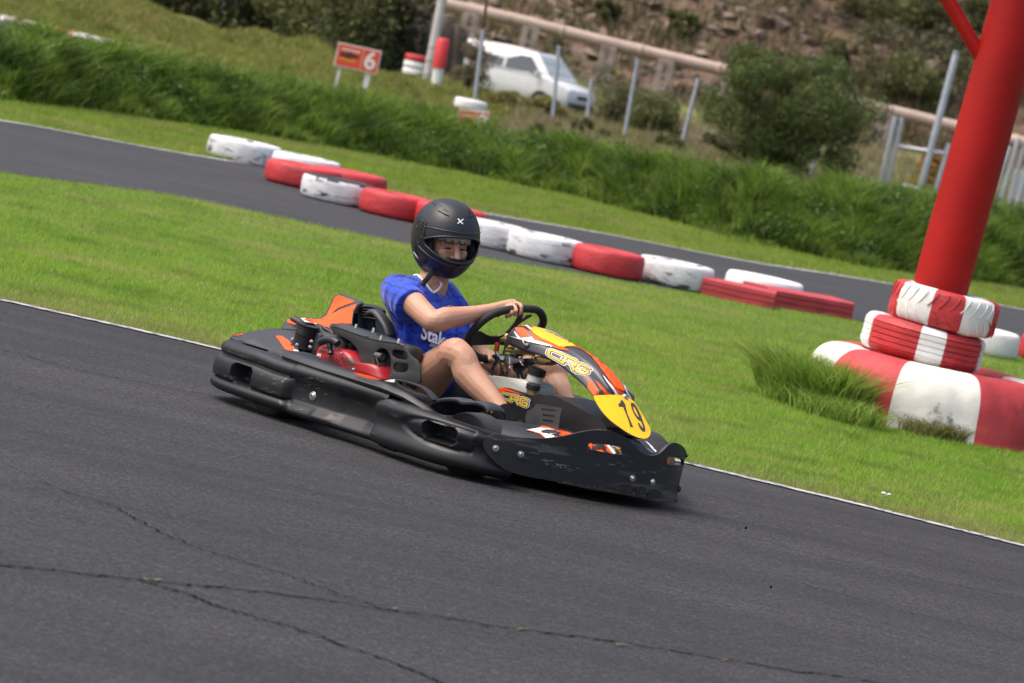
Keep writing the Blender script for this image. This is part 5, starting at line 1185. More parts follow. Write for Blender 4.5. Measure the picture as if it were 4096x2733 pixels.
# ---- front fairing
Np = [(112, 560), (300, 640), (520, 705), (700, 790), (900, 945), (1040, 1065), (1180, 1210)]; nw = [.092, .10, .10, .10, .10, .10, .108]
Cp = [(192, 350), (400, 405), (640, 520), (860, 640), (1060, 790), (1190, 920), (1345, 1130)]; cw = [.080, .066, .052, .050, .050, .050, .056]
B0 = K('C', 1560, 1215, y=0); T0 = K('A', 815, 538, y=0); dpl = (T0 - B0).normalized(); npl = Vector((-dpl.z, 0, dpl.x)).normalized(); npl = npl if npl.z > 0 else -npl
cr_h = [(0, .010), (1, .012), (2, .012), (3, .016), (4, .02), (5, .024), (6, .014)]
secs = []
NS = smoothpoly([K('C', *p, y=-y_) for p, y_ in zip(Np, nw)], 6, False); CS = smoothpoly([K('C', *p, y=-y_) for p, y_ in zip(Cp, cw)], 6, False)
crown_c = [.014, .014, .012, .014, .018, .020, .012]
for i, (n_, c_) in enumerate(zip(NS, CS)):
    t = i / 6; h = float(np.interp(t, range(7), crown_c)); j0 = CS[max(i - 1, 0)]; j1 = CS[min(i + 1, len(CS) - 1)]; tt = (j1 - j0); tt = Vector((tt.x, 0, tt.z)).normalized(); nm_ = Vector((-tt.z, 0, tt.x)); nm_ = nm_ if nm_.z > 0 else -nm_
    half = [n_, n_.lerp(c_, .5) + Vector((0, -.010, .0)) + nm_ * .006, c_ + Vector((0, -.002, 0)), Vector((c_.x, c_.y * .82, c_.z)) + nm_ * h * .45, Vector((c_.x, c_.y * .5, c_.z)) + nm_ * h * .8, Vector((c_.x, c_.y * .2, c_.z)) + nm_ * h]
    ctr_ = Vector((c_.x, 0, c_.z)) + nm_ * h; secs.append(half + [ctr_] + [Vector((v.x, -v.y, v.z)) for v in half[::-1]])
# run on under the number plate
last = secs[-1]
for k in (1, 2, 3): secs.append([v + dpl * .030 * k + Vector((0, -v.y * .25 * k, 0)) - npl * (.014 * k + .006) for v in last])
ff = [smoothpoly(s, 3, False) for s in secs]
b = MB(); b.grid(ff); fair = b.build('front_fairing', M_dkv, kart, True, 60); fair_t = bvh_grid(ff); so = fair.modifiers.new('s', 'SOLIDIFY'); so.thickness = .004; so.offset = -1; evalmods(fair)
# rolled top lip with the small name
topc = secs[0]; lipr = []
for k, (dx, dz) in enumerate([(0, 0), (-.018, -.010), (-.032, -.030), (-.036, -.055)]): lipr.append([v + Vector((dx, -v.y * .06 * k, dz)) for v in ff[0]])
b = MB(); b.grid(lipr); lip = b.build('fairing_lip', M_dkv, kart, True, 60); so = lip.modifiers.new('s', 'SOLIDIFY'); so.thickness = .004; evalmods(lip); full_t = bvh_grid(lipr[:0:-1] + ff)
D = lambda nm, P, m, of, **k: decal(nm, P, 'C', full_t, m, fair, off=of * 1.3 + .0012, step=k.get('step', 10))
D('orange_graphic', [[(185, 352), (290, 352), (330, 385), (385, 492), (262, 470)], [(370, 400), (400, 380), (470, 450), (600, 530), (720, 590), (800, 600), (862, 645), (735, 622), (620, 580), (440, 510)], [(300, 265), (345, 255), (420, 300), (560, 340), (640, 380), (400, 350), (390, 385), (330, 330)], [(250, 298), (300, 270), (400, 350), (395, 392), (330, 350), (280, 305)]], M_org, .0012)
D('white_graphic', [[(120, 452), (235, 478), (410, 478), (430, 508), (640, 578), (620, 590), (430, 545), (250, 498)], [(178, 392), (215, 428), (268, 480), (236, 482), (200, 440)], [(372, 470), (412, 478), (430, 512), (385, 498)], [(300, 268), (322, 262), (345, 320), (398, 372), (396, 390), (330, 340)], [(355, 250), (372, 262), (410, 305), (470, 330), (440, 332), (385, 302)], [(645, 582), (660, 590), (640, 602), (630, 600)], [(272, 290), (290, 285), (330, 345), (310, 335)]], M_wht, .0024)
D('yellow_panel', [[(402, 352), (430, 345), (500, 348), (640, 376), (760, 425), (860, 480), (930, 520), (1020, 565), (1098, 610), (1000, 600), (850, 590), (790, 598), (735, 592), (640, 545), (520, 490), (430, 430), (402, 398)]], M_yel, .0020)
D('number_graphic', [[(560, 384), (590, 382), (600, 395), (640, 404), (700, 430), (780, 470), (850, 512), (820, 514), (740, 470), (650, 425), (570, 405)]], M_gryv, .0032)
D('orange_graphic', [[(905, 598), (1000, 602), (1098, 612), (1170, 662), (1250, 735), (1320, 820), (1400, 905), (1450, 960), (1510, 1040), (1560, 1120), (1555, 1138), (1530, 1146), (1440, 1100), (1370, 1010), (1300, 915), (1230, 820), (1140, 715), (1060, 650), (990, 612)]], M_org, .0016)
D('orange_graphic', [[(1072, 950), (1092, 965), (1130, 1010), (1180, 1060), (1220, 1120), (1245, 1195), (1176, 1200), (1100, 1105), (1118, 1040)], [(1185, 1008), (1250, 1065), (1330, 1140), (1392, 1192), (1312, 1196), (1250, 1110)], [(1345, 985), (1400, 1065), (1440, 1110), (1530, 1160), (1600, 1200), (1720, 1325), (1700, 1315), (1560, 1200), (1470, 1190), (1400, 1080)]], M_org, .0016)
D('white_graphic', [[(1282, 948), (1310, 975), (1360, 1040), (1420, 1110), (1475, 1192), (1440, 1192), (1390, 1110), (1330, 1030)], [(1540, 1050), (1560, 1080), (1590, 1160), (1640, 1235), (1625, 1235), (1570, 1150)]], M_wht, .0026)
D('grey_graphic', [[(1400, 840), (1440, 880), (1500, 960), (1540, 1010), (1590, 1090), (1630, 1170), (1600, 1150), (1550, 1060), (1500, 980), (1430, 900)]], M_gryv, .0030, step=10)
crg([(px('C', 585, 690), px('C', 612, 618)), (px('C', 712, 752), px('C', 742, 666)), (px('C', 850, 830), px('C', 905, 740)), (px('C', 960, 905), px('C', 1020, 808)), (px('C', 1085, 940), px('C', 1135, 872))], fair, fair_t, M_logy, M_dkv, M_wht)
D('grey_oval', [[(370, 262), (420, 248), (480, 256), (540, 285), (600, 330), (630, 372), (560, 345), (470, 330), (410, 305)]], mat('oval_grey', (.11, .115, .125), rough=.4), .0020, step=10)
crg([(px('C', 420, 310), px('C', 412, 270)), (px('C', 500, 330), px('C', 500, 285)), (px('C', 600, 360), px('C', 585, 315))], fair, full_t, M_logy, M_dkv, M_gryv)
for s in (-1, 1):
    h_ = fair_t.ray_cast(KC, kray(px('C', 340, 568)));
    if h_[0]:
        n_ = h_[1] if h_[1].dot(KC - h_[0]) > 0 else -h_[1]; p = Vector((h_[0].x, h_[0].y * (1 if s < 0 else -1), h_[0].z)); n_ = Vector((n_.x, n_.y * (1 if s < 0 else -1), n_.z)); b = MB(); q = n_.to_track_quat('Z', 'Y').to_matrix().to_4x4(); b.lathe([(.0001, .002), (.014, .002), (.015, 0), (.013, -.001)], 20, Matrix.Translation(p) @ q); b.build('grommet', M_blk, kart); bolt(p + n_ * .002, n_, .006, kart)
b = MB(); p_ = fair_t.ray_cast(KC, kray(px('C', 340, 568)))[0]; q_ = fair_t.ray_cast(KC, kray(px('C', 290, 515)))[0]; b.tube([p_ + Vector((0, -.01, 0)), p_.lerp(q_, .5) + Vector((0, -.014, .006)), q_ + Vector((0, -.003, 0))], .0016, 6); b.build('lanyard', M_wht, kart)
# number plate
Lp = (T0 - B0).length
def psurf(a, y): return B0 + dpl * (a * Lp) + Vector((0, y, 0)) - npl * (1.15 * y * y * (1 - .25 * a)) + npl * .006
prow = [[psurf(-.35 + 1.5 * i / 30, -.2 + .4 * j / 30) for j in range(31)] for i in range(31)]; pl_t = bvh_grid(prow)
CA = lambda x, y: tuple((px('A', x, y)[i] - WN['C'][i]) * WN['C'][2] for i in (0, 1))
half = [(1176, 1210), (1230, 1196), (1380, 1190), (1500, 1192), (1560, 1204)]
left = [CA(*q) for q in [(800, 541), (740, 532), (680, 515), (560, 455), (440, 372), (330, 292), (262, 225), (200, 150), (140, 60)]]
right = [(1640, 1240), (1700, 1300)] + [CA(*q) for q in [(700, 100), (740, 160), (790, 245), (840, 330), (870, 385), (880, 430), (876, 480), (850, 520)]]
V = smoothpoly([Vector(q) for q in half + right + left], 2)
npk = decal('number_plate', [[tuple(v) for v in V]], 'C', pl_t, M_yplate, kart, off=0, step=14, thick=.003)
def lerpq(Pq, u, v): a = Vector(Pq[0]).lerp(Vector(Pq[1]), u); b_ = Vector(Pq[3]).lerp(Vector(Pq[2]), u); return a.lerp(b_, v)
decal('digit', [[(425, 62), (455, 40), (462, 5), (490, 12), (520, 60), (552, 190), (590, 280), (637, 383), (592, 378), (570, 290), (530, 190), (495, 100), (470, 92), (440, 98)]], 'A', pl_t, M_num, npk, off=.0016, step=14)
decal('digit', [[(598, 60), (606, 42), (625, 42), (660, 65), (700, 130), (738, 210), (765, 290), (795, 370), (803, 420), (795, 442), (770, 440), (740, 415), (712, 365), (697, 322), (722, 328), (745, 370), (770, 396), (768, 370), (748, 310), (735, 290), (715, 285), (680, 250), (645, 195), (615, 130)]], 'A', pl_t, M_num, npk, off=.0016, step=12, holes=[[(630, 88), (645, 92), (672, 140), (700, 200), (715, 245), (700, 240), (668, 195), (640, 140)]])
bolt_on('C', 1570, 1215, pl_t, .0125, kart)
kt('A', [(330, 270, 0), (300, 400, 0)], .010, M_stl, 'fairing_bracket'); kt('A', [(345, 345, -.02), (300, 355, -.02), (290, 400, -.02)], .013, M_yel, 'yellow_clip'); plate_on('bumper_bracket', 'A', [[(160, 320), (310, 262), (390, 330), (560, 440), (540, 500), (420, 430), (250, 420), (200, 400)]], .05, M_bk2, kart, thick=.03)

# ---- rear cowl, orange seat back cover
def relief(name, rows, m, parent, thick=.006, n=4, wd='2'):
    P = [[K(wd, q[0], q[1], y=y_) for q in r] for y_, r in rows]; P = [smoothpoly(r, n, False) for r in P]; P = [list(c) for c in zip(*[smoothpoly(list(c), n, False) for c in zip(*P)])]
    b = MB(); b.grid(P); o = b.build(name, m, parent, True, 50); t = bvh_grid(P); so = o.modifiers.new('s', 'SOLIDIFY'); so.thickness = thick; so.offset = -1; evalmods(o); return o, t
cowl, cowl_t = relief('rear_cowl', [(-.56, [(285, 494), (400, 532), (520, 566), (650, 606), (760, 648), (930, 662)]), (-.565, [(284, 472), (400, 508), (520, 545), (650, 585), (770, 622), (935, 640)]), (-.54, [(296, 458), (410, 470), (520, 490), (650, 545), (780, 580), (930, 600)]),
    (-.49, [(340, 440), (440, 428), (540, 438), (660, 480), (780, 520), (920, 545)]), (-.42, [(430, 428), (530, 408), (610, 402), (690, 412), (780, 430), (910, 450)]), (-.34, [(530, 402), (620, 392), (660, 386), (740, 384), (820, 388), (910, 396)])], M_cowl, kart)
decal('orange_sticker', [[(712, 468), (725, 458), (775, 462), (830, 500), (885, 560), (890, 612), (850, 612), (800, 585), (770, 545), (740, 500)]], '2', cowl_t, M_org, cowl, off=.002, step=14)
decal('orange_sticker', [[(300, 452), (400, 438), (410, 445), (330, 460)], [(520, 402), (575, 396), (560, 405)]], '2', cowl_t, M_org, cowl, off=.002, step=8)
decal('white_sticker', [[(885, 590), (945, 596), (945, 618), (870, 612)]], '2', cowl_t, M_wht, cowl, off=.003, step=14)
cov, cov_t = relief('rear_cover', [(-.36, [(770, 388), (820, 392), (900, 396), (980, 400), (1080, 404), (1200, 408), (1330, 400), (1440, 400)]), (-.34, [(780, 350), (830, 355), (910, 365), (990, 370), (1090, 375), (1210, 385), (1330, 370), (1440, 372)]), (-.31, [(800, 318), (860, 320), (930, 325), (1010, 335), (1110, 345), (1215, 350), (1330, 330), (1430, 330)]),
    (-.27, [(840, 300), (900, 298), (960, 300), (1040, 306), (1130, 312), (1200, 290), (1330, 280), (1440, 240)]), (-.22, [(900, 294), (950, 292), (1010, 294), (1080, 298), (1150, 288), (1215, 240), (1340, 215), (1480, 165)]), (-.19, [(940, 290), (990, 289), (1040, 290), (1100, 292), (1165, 272), (1225, 185), (1345, 150), (1525, 148)]), (-.17, [(960, 288), (1010, 287), (1060, 288), (1120, 288), (1185, 240), (1262, 90), (1350, 62), (1535, 140)])], M_cowl, kart)
decal('orange_sticker', [[(1145, 300), (1195, 262), (1225, 195), (1272, 95), (1300, 76), (1340, 85), (1455, 138), (1380, 165), (1300, 195), (1240, 250), (1330, 210), (1475, 158), (1440, 220), (1425, 345), (1330, 340), (1235, 345), (1215, 385), (1150, 350), (1080, 325), (1000, 308)]], '2', cov_t, M_org, cov, off=.002, step=12)
decal('orange_sticker', [[(815, 312), (850, 306), (920, 340), (960, 352), (890, 358), (830, 340)], [(975, 305), (1060, 296), (1140, 320), (1220, 370), (1200, 380), (1100, 345), (1000, 340)]], '2', cov_t, M_org, cov, off=.0028, step=12)
decal('white_sticker', [[(945, 297), (990, 294), (1045, 340), (1110, 352), (1060, 355), (1000, 340)]], '2', cov_t, M_wht, cov, off=.0036, step=12); kt('2', [(870, 290), (920, 320), (960, 345)], .012, M_cowl, 'cover_rib', y=-.35, parent=cov)
seat, seat_t = relief('seat', [(-.15, [(1430, 420), (1430, 340), (1435, 240), (1455, 180), (1500, 150), (1580, 155), (1660, 170), (1740, 200)]), (-.20, [(1500, 430), (1480, 350), (1485, 260), (1500, 205), (1540, 180), (1600, 182), (1670, 198), (1740, 225)]), (-.16, [(1560, 430), (1550, 360), (1550, 290), (1560, 240), (1590, 225), (1640, 225), (1690, 240), (1740, 260)]), (-.13, [(1660, 430), (1650, 360), (1650, 300), (1655, 262), (1680, 258), (1700, 262), (1720, 275), (1745, 300)])], M_bk2, kart)
for k in range(4): kt('2', [(1530, 205 + 26 * k), (1600, 210 + 26 * k), (1665, 222 + 26 * k)], .004, M_bk2, 'seat_rib', y=-.195, parent=seat)
b = MB(); P = [K('2', x, y, y=-.235) for x, y in [(1608, 258), (1632, 240), (1670, 246), (1712, 290), (1755, 350), (1785, 410), (1800, 475)]]; b.tube(smoothpoly(P, 4, False), [.006] + [.016] * 23 + [.014], 12, squash=((0, 0, 1), 1.9)); b.build('seat_edge', M_cowl, seat)
# seat bucket under the driver
rows = []
for t in range(9):
    f = t / 8; x = -.16 + .62 * f; z = [.40, .26, .15, .095, .075, .07, .075, .09, .11][t]; w_ = [.16, .19, .20, .205, .205, .20, .195, .185, .17][t]; xx = [-.13, -.10, -.06, .0, .08, .17, .26, .35, .42][t]; hs_ = [.02, .10, .16, .16, .13, .09, .06, .03, .02][t]
    rows.append([Vector((xx, -.06 + w_ * s, z + hs_ * (abs(s) ** 3))) for s in np.linspace(-1, 1, 13)])
b = MB(); b.grid(rows); o = b.build('seat_bucket', M_bk2, kart); so = o.modifiers.new('s', 'SOLIDIFY'); so.thickness = .006; evalmods(o)

# ---- engine on the near side
eng = thing('engine', '', '', (0, 0, 0)); del eng['label']; del eng['category']; eng.parent = kart
EY = -.47
er = [(1080, 700), (1092, 640), (1118, 572), (1150, 546), (1185, 548), (1210, 580), (1290, 572), (1380, 590), (1440, 630), (1478, 690), (1500, 722), (1580, 740), (1640, 722), (1690, 750), (1715, 820), (1725, 880), (1620, 880), (1440, 860), (1260, 790), (1120, 740)]
pts = smoothpoly([Vector(K('2', *q, y=EY)) for q in er], 3); c_ = sum(pts, Vector()) / len(pts); b = MB(); rows = []
for dy, ins in ((.10, -.02), (.02, -.02), (.0, .0), (-.012, .05), (-.020, .14), (-.024, .30), (-.026, .6)): rows.append([Vector((c_.x + (p.x - c_.x) * (1 - ins), EY + dy, c_.z + (p.z - c_.z) * (1 - ins))) for p in pts])
R_ = b.grid(rows, closev=True); b.face(R_[-1]); fan = b.build('fan_cover', M_ered, eng, True, 60); et = BVHTree.FromPolygons([v.co.copy() for v in fan.data.vertices], [tuple(p.vertices) for p in fan.data.polygons])
sl = []; cxf, cyf = 1225, 790
for k in range(15):
    a = radians(-178 + k * 11.5); r0, r1 = 62, 62 + (78 if 2 < k < 12 else 55); d = Vector((cos(a), sin(a))); q = Vector((-d.y, d.x)) * 4.8; c0_ = Vector((cxf, cyf)); sl.append([tuple(c0_ + d * r0 + q), tuple(c0_ + d * r0 - q), tuple(c0_ + d * r1 - q * 1.5), tuple(c0_ + d * r1 + q * 1.5)])
for k in range(7):
    r0 = 0; x = 1305 + k * 21; y = 640 + k * k * .3 + k * 2; P = [(x, y), (x + 22, y + 22), (x + 48, y + 60), (x + 62, y + 100 - k * 5), (x + 52, y + 98 - k * 5), (x + 38, y + 62), (x + 12, y + 26)]; sl.append(P)
decal('slot', sl, '2', et, M_blk, fan, off=.0012, step=None)
decal('label', [[(1108, 618), (1142, 628), (1118, 705), (1088, 700)]], '2', et, M_wht, fan, off=.0015, step=None); decal('label_print', [[(1118, 640), (1124, 642), (1106, 700), (1100, 698)], [(1128, 632), (1131, 633), (1112, 690), (1109, 689)]], '2', et, M_num, fan, off=.0022, step=None)
decal('label', [[(1125, 586), (1185, 600), (1185, 618), (1124, 606)]], '2', et, M_soot, fan, off=.0015, step=None)
for q in [(1443, 775), (1335, 622)]: bolt_on('2', *q, et, .007 if q[0] > 1400 else .004, fan)
h_ = kt('2', [(1124, 520), (1165, 498), (1215, 492), (1265, 505), (1304, 536)], [.008] + [.0150] * 15 + [.008], M_bk2, 'pull_handle', y=-.50, parent=eng); kt('2', [(1218, 530), (1222, 580), (1228, 625)], [.011, .011, .011, .011, .009, .009, .009, .013, .013], M_bk2, 'handle_stem', y=-.50, parent=h_)
# air filter
fA, fB = K('2', 962, 560, y=-.46), K('2', 1022, 352, y=-.46); ax = (fB - fA); b = MB(); L_ = ax.length; az = ax.normalized(); u_ = az.orthogonal().normalized(); Mx = Matrix.Translation(fA) @ az.to_track_quat('Z', 'Y').to_matrix().to_4x4()
prof = [(.001, -.01), (.044, -.01), (.047, -.004), (.047, .002), (.041, .004), (.040, L_ * .45)]
for k in range(5): z = L_ * (.55 + .08 * k); prof += [(.041, z), (.0435, z + .002), (.0435, z + .005), (.041, z + .007)]
prof += [(.042, L_ * .95), (.046, L_ * .96), (.046, L_ * 1.01), (.03, L_ * 1.03), (.001, L_ * 1.035)]
b.lathe(prof, 36, Mx); af = b.build('air_filter', M_bk2, eng, True, 35)
b = MB(); b.box((0, 0, L_ * 1.03), (.05, .02, .012), Mx, .003); b.box((.02, .0, L_ * .2), (.05, .055, .05), Mx, .004); b.build('filter_clip', M_bk2, af, False)
for q in [(912, 540, -.50), (870, 490, -.47), (1048, 508, -.51), (1035, 560, -.51)]: p = K('2', q[0], q[1], y=q[2]); bolt(p, Vector((.5, -.8, .1)), .0065, af)
plate_on('filter_bracket', '2', [[(860, 548), (1090, 595), (1085, 612), (862, 562)]], -.45, M_bk2, eng, thick=.07)
# engine block and clutter behind
b = MB(); c1_ = K('2', 1290, 600, y=-.36); b.box((c1_.x, -.36, c1_.z + .0), (.22, .16, .13), bev=.02); c2_ = K('2', 1640, 760, y=-.38); b.box((c2_.x - .02, -.36, c2_.z - .03), (.22, .14, .14), bev=.02); c3_ = K('2', 1080, 560, y=-.42); b.box((c3_.x, -.42, c3_.z), (.10, .06, .12), bev=.01); b.build('engine_block', M_soot, eng)
rr_ = random.Random(2)
for i in range(16):
    x, y = rr_.uniform(1110, 1450), rr_.uniform(440, 560); kt('2', [(x, y), (x + rr_.uniform(-30, 30), y + rr_.uniform(-20, 40))], rr_.uniform(.004, .011), rr_.choice([M_dst, M_gold, M_stl, M_soot]), 'engine_fitting', y=-.40, parent=eng)
for k in range(6):
    kt('2', [(1240 + k * 18, 500 + k * 8), (1420 + k * 8, 540 + k * 7)], .003, M_dst, 'cylinder_fin', y=-.415 + k * .004, parent=eng)
kt('2', [(960, 620), (1010, 650), (1020, 690)], .022, M_soot, 'carburettor', y=-.45, parent=eng); kt('2', [(1160, 375), (1190, 400), (1260, 440)], .007, M_bk2, 'hose', y=-.40, parent=eng); plate_on('heat_shield', '2', [[(1130, 380), (1230, 400), (1320, 470), (1310, 500), (1190, 485), (1140, 440)]], -.38, mat('shield_tan', (.20, .19, .16), rough=.6, metal=.4, var=.3, vscale=30), eng, thick=.006)
# drive guard: side wall with windows and a sloping top
gh = [[(1640, 640), (1665, 590), (1710, 572), (1755, 590), (1785, 640), (1792, 700), (1790, 780), (1770, 862), (1760, 880), (1700, 880), (1655, 760), (1640, 700)], [(1800, 620), (1812, 590), (1850, 586), (1925, 600), (1945, 625), (1950, 660), (1930, 680), (1860, 672), (1810, 650)], [(1818, 735), (1840, 708), (1900, 712), (1950, 722), (1955, 760), (1930, 795), (1880, 798), (1830, 790), (1816, 770)]]
gout = [(1222, 375), (1245, 352), (1270, 345), (1320, 372), (1500, 436), (1650, 480), (1840, 512), (1905, 540), (1940, 580), (1975, 640), (2030, 680), (2062, 740), (2064, 800), (2058, 900), (1900, 905), (1740, 885), (1720, 860), (1700, 790), (1660, 745), (1600, 742), (1530, 738), (1498, 700), (1490, 620), (1462, 560), (1400, 500), (1290, 440), (1250, 420)]
gdr = plate_on('drive_guard', '2', [gout], -.455, M_cowl, eng, gh, .010, round_=2, holes_round=3, bev=.002)
T1 = [(1245, 352), (1320, 374), (1500, 438), (1650, 482), (1850, 514), (1905, 542)]; T2 = [(1275, 338), (1400, 352), (1520, 385), (1680, 432), (1830, 482), (1905, 525)]
rows = [smoothpoly([K('2', *q, y=-.458) + Vector((0, 0, -.004)) for q in T1], 4, False), smoothpoly([K('2', *q, y=-.458) + Vector((0, .008, .002)) for q in T1], 4, False), [a.lerp(c_, .5) + Vector((0, 0, .004)) for a, c_ in zip(smoothpoly([K('2', *q, y=-.455) for q in T1], 4, False), smoothpoly([K('2', *q, y=-.33) for q in T2], 4, False))], smoothpoly([K('2', *q, y=-.33) for q in T2], 4, False)]
b = MB(); b.grid(rows); o = b.build('guard_top', M_cowl, gdr, True, 50); gt_t = bvh_grid(rows); so = o.modifiers.new('s', 'SOLIDIFY'); so.thickness = .006; evalmods(o)
decal('guard_opening', [[(1385, 398), (1420, 392), (1560, 430), (1590, 462), (1560, 468), (1450, 440)]], '2', gt_t, M_blk, gdr, off=.003, step=None)
for q in [(1465, 380), (1628, 415), (1700, 487), (1866, 516)]:
    h_ = gt_t.ray_cast(KC, kray(px('2', *q))); p = h_[0] if h_[0] else K('2', *q, y=-.44); b = MB(); b.tube([p + Vector((0, 0, -.004)), p + Vector((0, 0, .007)), p + Vector((0, 0, .014))], [.007, .006, .0045], 8); b.build('bolt', M_stl, gdr, True, 30)
for k in range(5): kt('2', [(1660 + k * 22, 442 + k * 8), (1700 + k * 24, 436 + k * 14)], .0022, M_cowl, 'guard_rib', y=-.40, parent=gdr)
kt('2', [(1655, 655, -.47), (1680, 740, -.47), (1690, 860, -.47)], .005, M_blk, 'plug_lead', parent=eng); kt('2', [(1655, 640, -.46), (1690, 650, -.46), (1715, 655, -.46)], .014, M_dst, 'plug_cap', parent=eng); kt('2', [(1640, 780, -.46), (1670, 800, -.46)], .024, M_ered, 'oil_cap', parent=eng)
b = MB(); p = K('2', 1700, 700, y=-.40); b.box((p.x, -.35, p.z), (.25, .10, .17), bev=.02); b.build('clutch_housing', M_soot, eng)
# ================================================================ driver
M_skin = mat('skin', (.47, .25, .16), rough=.48, var=.10, vscale=9, bump=.35, bscale=140, bdist=.002, col2=(.50, .23, .155), c2amt=.5, c2scale=7, c2sharp=.3)
bs_ = M_skin.node_tree.nodes['Principled BSDF']; bs_.inputs['Subsurface Weight'].default_value = .12; bs_.inputs['Subsurface Radius'].default_value = (.02, .008, .004); bs_.inputs['Subsurface Scale'].default_value = .4
SB = Vector((.16, -.06, .09))
person = thing('person', 'driver in a blue football shirt and black helmet steering the go-kart', 'person'); person.matrix_world = KM
def kp(wd, x, y, yy): return K(wd, x, y, y=yy)
def perp(p, yy): return p
# joints
Rsh = Vector((.145, -.270, .557)); Lsh = Vector((.075, .055, .548)); Rel = kp('1', 655, 1075, -.335); Rwr = kp('1', 1075, 985, -.125)
pel = Vector((.16, -.06, .16)); neck0 = Vector((.125, -.075, .60))
Rhip = Vector((.20, -.17, .155)); Lhip = Vector((.18, .06, .155)); Rkn = kp('1', 845, 1300, -.285); Ran = kp('4', 555, 1235, -.235)
Lkn = kp('4', 985, 640, .22); Lan = kp('4', 1215, 1230, .20)
Lel = Vector((.26, .13, .36)); Lwr = WPt(.05, -.150, -.03)
0 and print('len', (Rel - Rsh).length, (Rwr - Rel).length, (Rkn - Rhip).length, (Ran - Rkn).length, (Lkn - Lhip).length, (Lan - Lkn).length, Lkn, Lan)
m = MB()
# torso under the shirt, neck
m.hull(sph(Vector((.15, -.06, .18)), .10) + sph(Vector((.17, -.06, .32)), .10)); m.hull(sph(Rsh + Vector((-.02, .05, -.03)), .050) + sph(Lsh + Vector((-.02, -.05, -.03)), .050) + sph(Vector((.15, -.06, .36)), .09))
HC = K('E', 790, 720, y=-.075)                       # centre of the helmet
fdir = Vector((.94, -.30, -.04)).normalized()         # where the face looks
fup = (Vector((.30, -.18, 1.0)) - fdir * fdir.dot(Vector((.30, -.18, 1.0)))).normalized(); frt = fdir.cross(fup)     # frt: the face's right hand side seen from inside
HM = Matrix((-frt, -fdir, fup)).transposed()
def HF(x, y, z): return HC + frt * x * 1.06 + fdir * (y * 1.06 + .024) + fup * (z * 1.05 - .022)
def H(x, y, z): return HC + frt * x + fdir * y + fup * z        # x: towards the driver's right... y forward, z up
m.cap(neck0 + Vector((0, 0, -.02)), .060, H(0, -.02, -.07), .056); m.hull(sph(neck0 + Vector((-.02, -.06, -.03)), .04) + sph(neck0 + Vector((-.02, .05, -.02)), .04) + sph(neck0 + Vector((.02, 0, .03)), .045))
# head and face
m.hull([HF(p.x * .074, p.y * .092 - .005, p.z * .105 + .010) for p in sph((0, 0, 0), 1, 22)])
m.hull([HF(p.x * .052, p.y * .052 + .030, p.z * .062 - .036) for p in sph((0, 0, 0), 1, 18)])
m.cap(HF(0, .085, .020), .010, HF(0, .108, -.022), .013, 12); m.cap(HF(.011, .092, -.026), .009, HF(-.011, .092, -.026), .009, 10)      # nose
for s in (-1, 1):
    m.cap(HF(.013 * s, .080, .025), .011, HF(.045 * s, .067, .024), .010, 12)      # brow
    m.cap(HF(.040 * s, .062, -.012), .020, HF(.030 * s, .066, -.035), .018, 12)    # cheek
    m.ell(HF(.029 * s, .069, .006), (.013, .013, .013), n=12)                    # eyeball
    m.cap(HF(.016 * s, .080, -.002), .005, HF(.043 * s, .072, -.003), .006, 8)       # lower lid
m.cap(HF(-.020, .079, -.052), .008, HF(.020, .079, -.052), .008, 10); m.cap(HF(-.018, .080, -.062), .008, HF(.018, .080, -.062), .008, 10)
# arms
def limb(P, n=16):
    Q = smoothpoly([Vector(p[0]) for p in P], 4, False); r = []
    for i in range(len(Q)): t = i / 4; r.append(float(np.interp(t, range(len(P)), [p[1] for p in P])))
    m.chain(list(zip(Q, r)), n)
ud = (Rel - Rsh).normalized(); fd = (Rwr - Rel).normalized()
limb([(Rsh, .048), (Rsh.lerp(Rel, .35) + Vector((0, 0, .004)), .050), (Rsh.lerp(Rel, .7), .044), (Rel - ud * .02, .042), (Rel + fd * .01 , .041), (Rel.lerp(Rwr, .22) + Vector((0, 0, .004)), .044), (Rel.lerp(Rwr, .5), .037), (Rel.lerp(Rwr, .8), .027), (Rwr, .0245)])
limb([(Lsh, .055), (Lsh.lerp(Lel, .5), .047), (Lel, .041), (Lel.lerp(Lwr, .3), .042), (Lel.lerp(Lwr, .7), .032), (Lwr, .025)])
# legs
limb([(Rhip, .098), (Rhip.lerp(Rkn, .3) + Vector((0, 0, -.008)), .090), (Rhip.lerp(Rkn, .6), .075), (Rhip.lerp(Rkn, .85), .062), (Rkn + Vector((-.012, 0, -.012)), .057), (Rkn.lerp(Ran, .14) + Vector((-.006, 0, 0)), .052), (Rkn.lerp(Ran, .32) + Vector((-.022, .0, -.012)), .056), (Rkn.lerp(Ran, .55) + Vector((-.014, 0, -.008)), .048), (Rkn.lerp(Ran, .8), .036), (Ran, .033)])
m.cap(Rkn + Vector((-.006, -.004, -.004)), .052, Rkn + Vector((.012, 0, -.030)), .046)
limb([(Lhip, .098), (Lhip.lerp(Lkn, .3), .090), (Lhip.lerp(Lkn, .6), .078), (Lkn + Vector((-.012, 0, -.012)), .060), (Lkn.lerp(Lan, .15), .056), (Lkn.lerp(Lan, .35) + Vector((-.02, .01, -.012)), .060), (Lkn.lerp(Lan, .6) + Vector((-.01, 0, 0)), .052), (Lkn.lerp(Lan, .85), .038), (Lan, .034)])
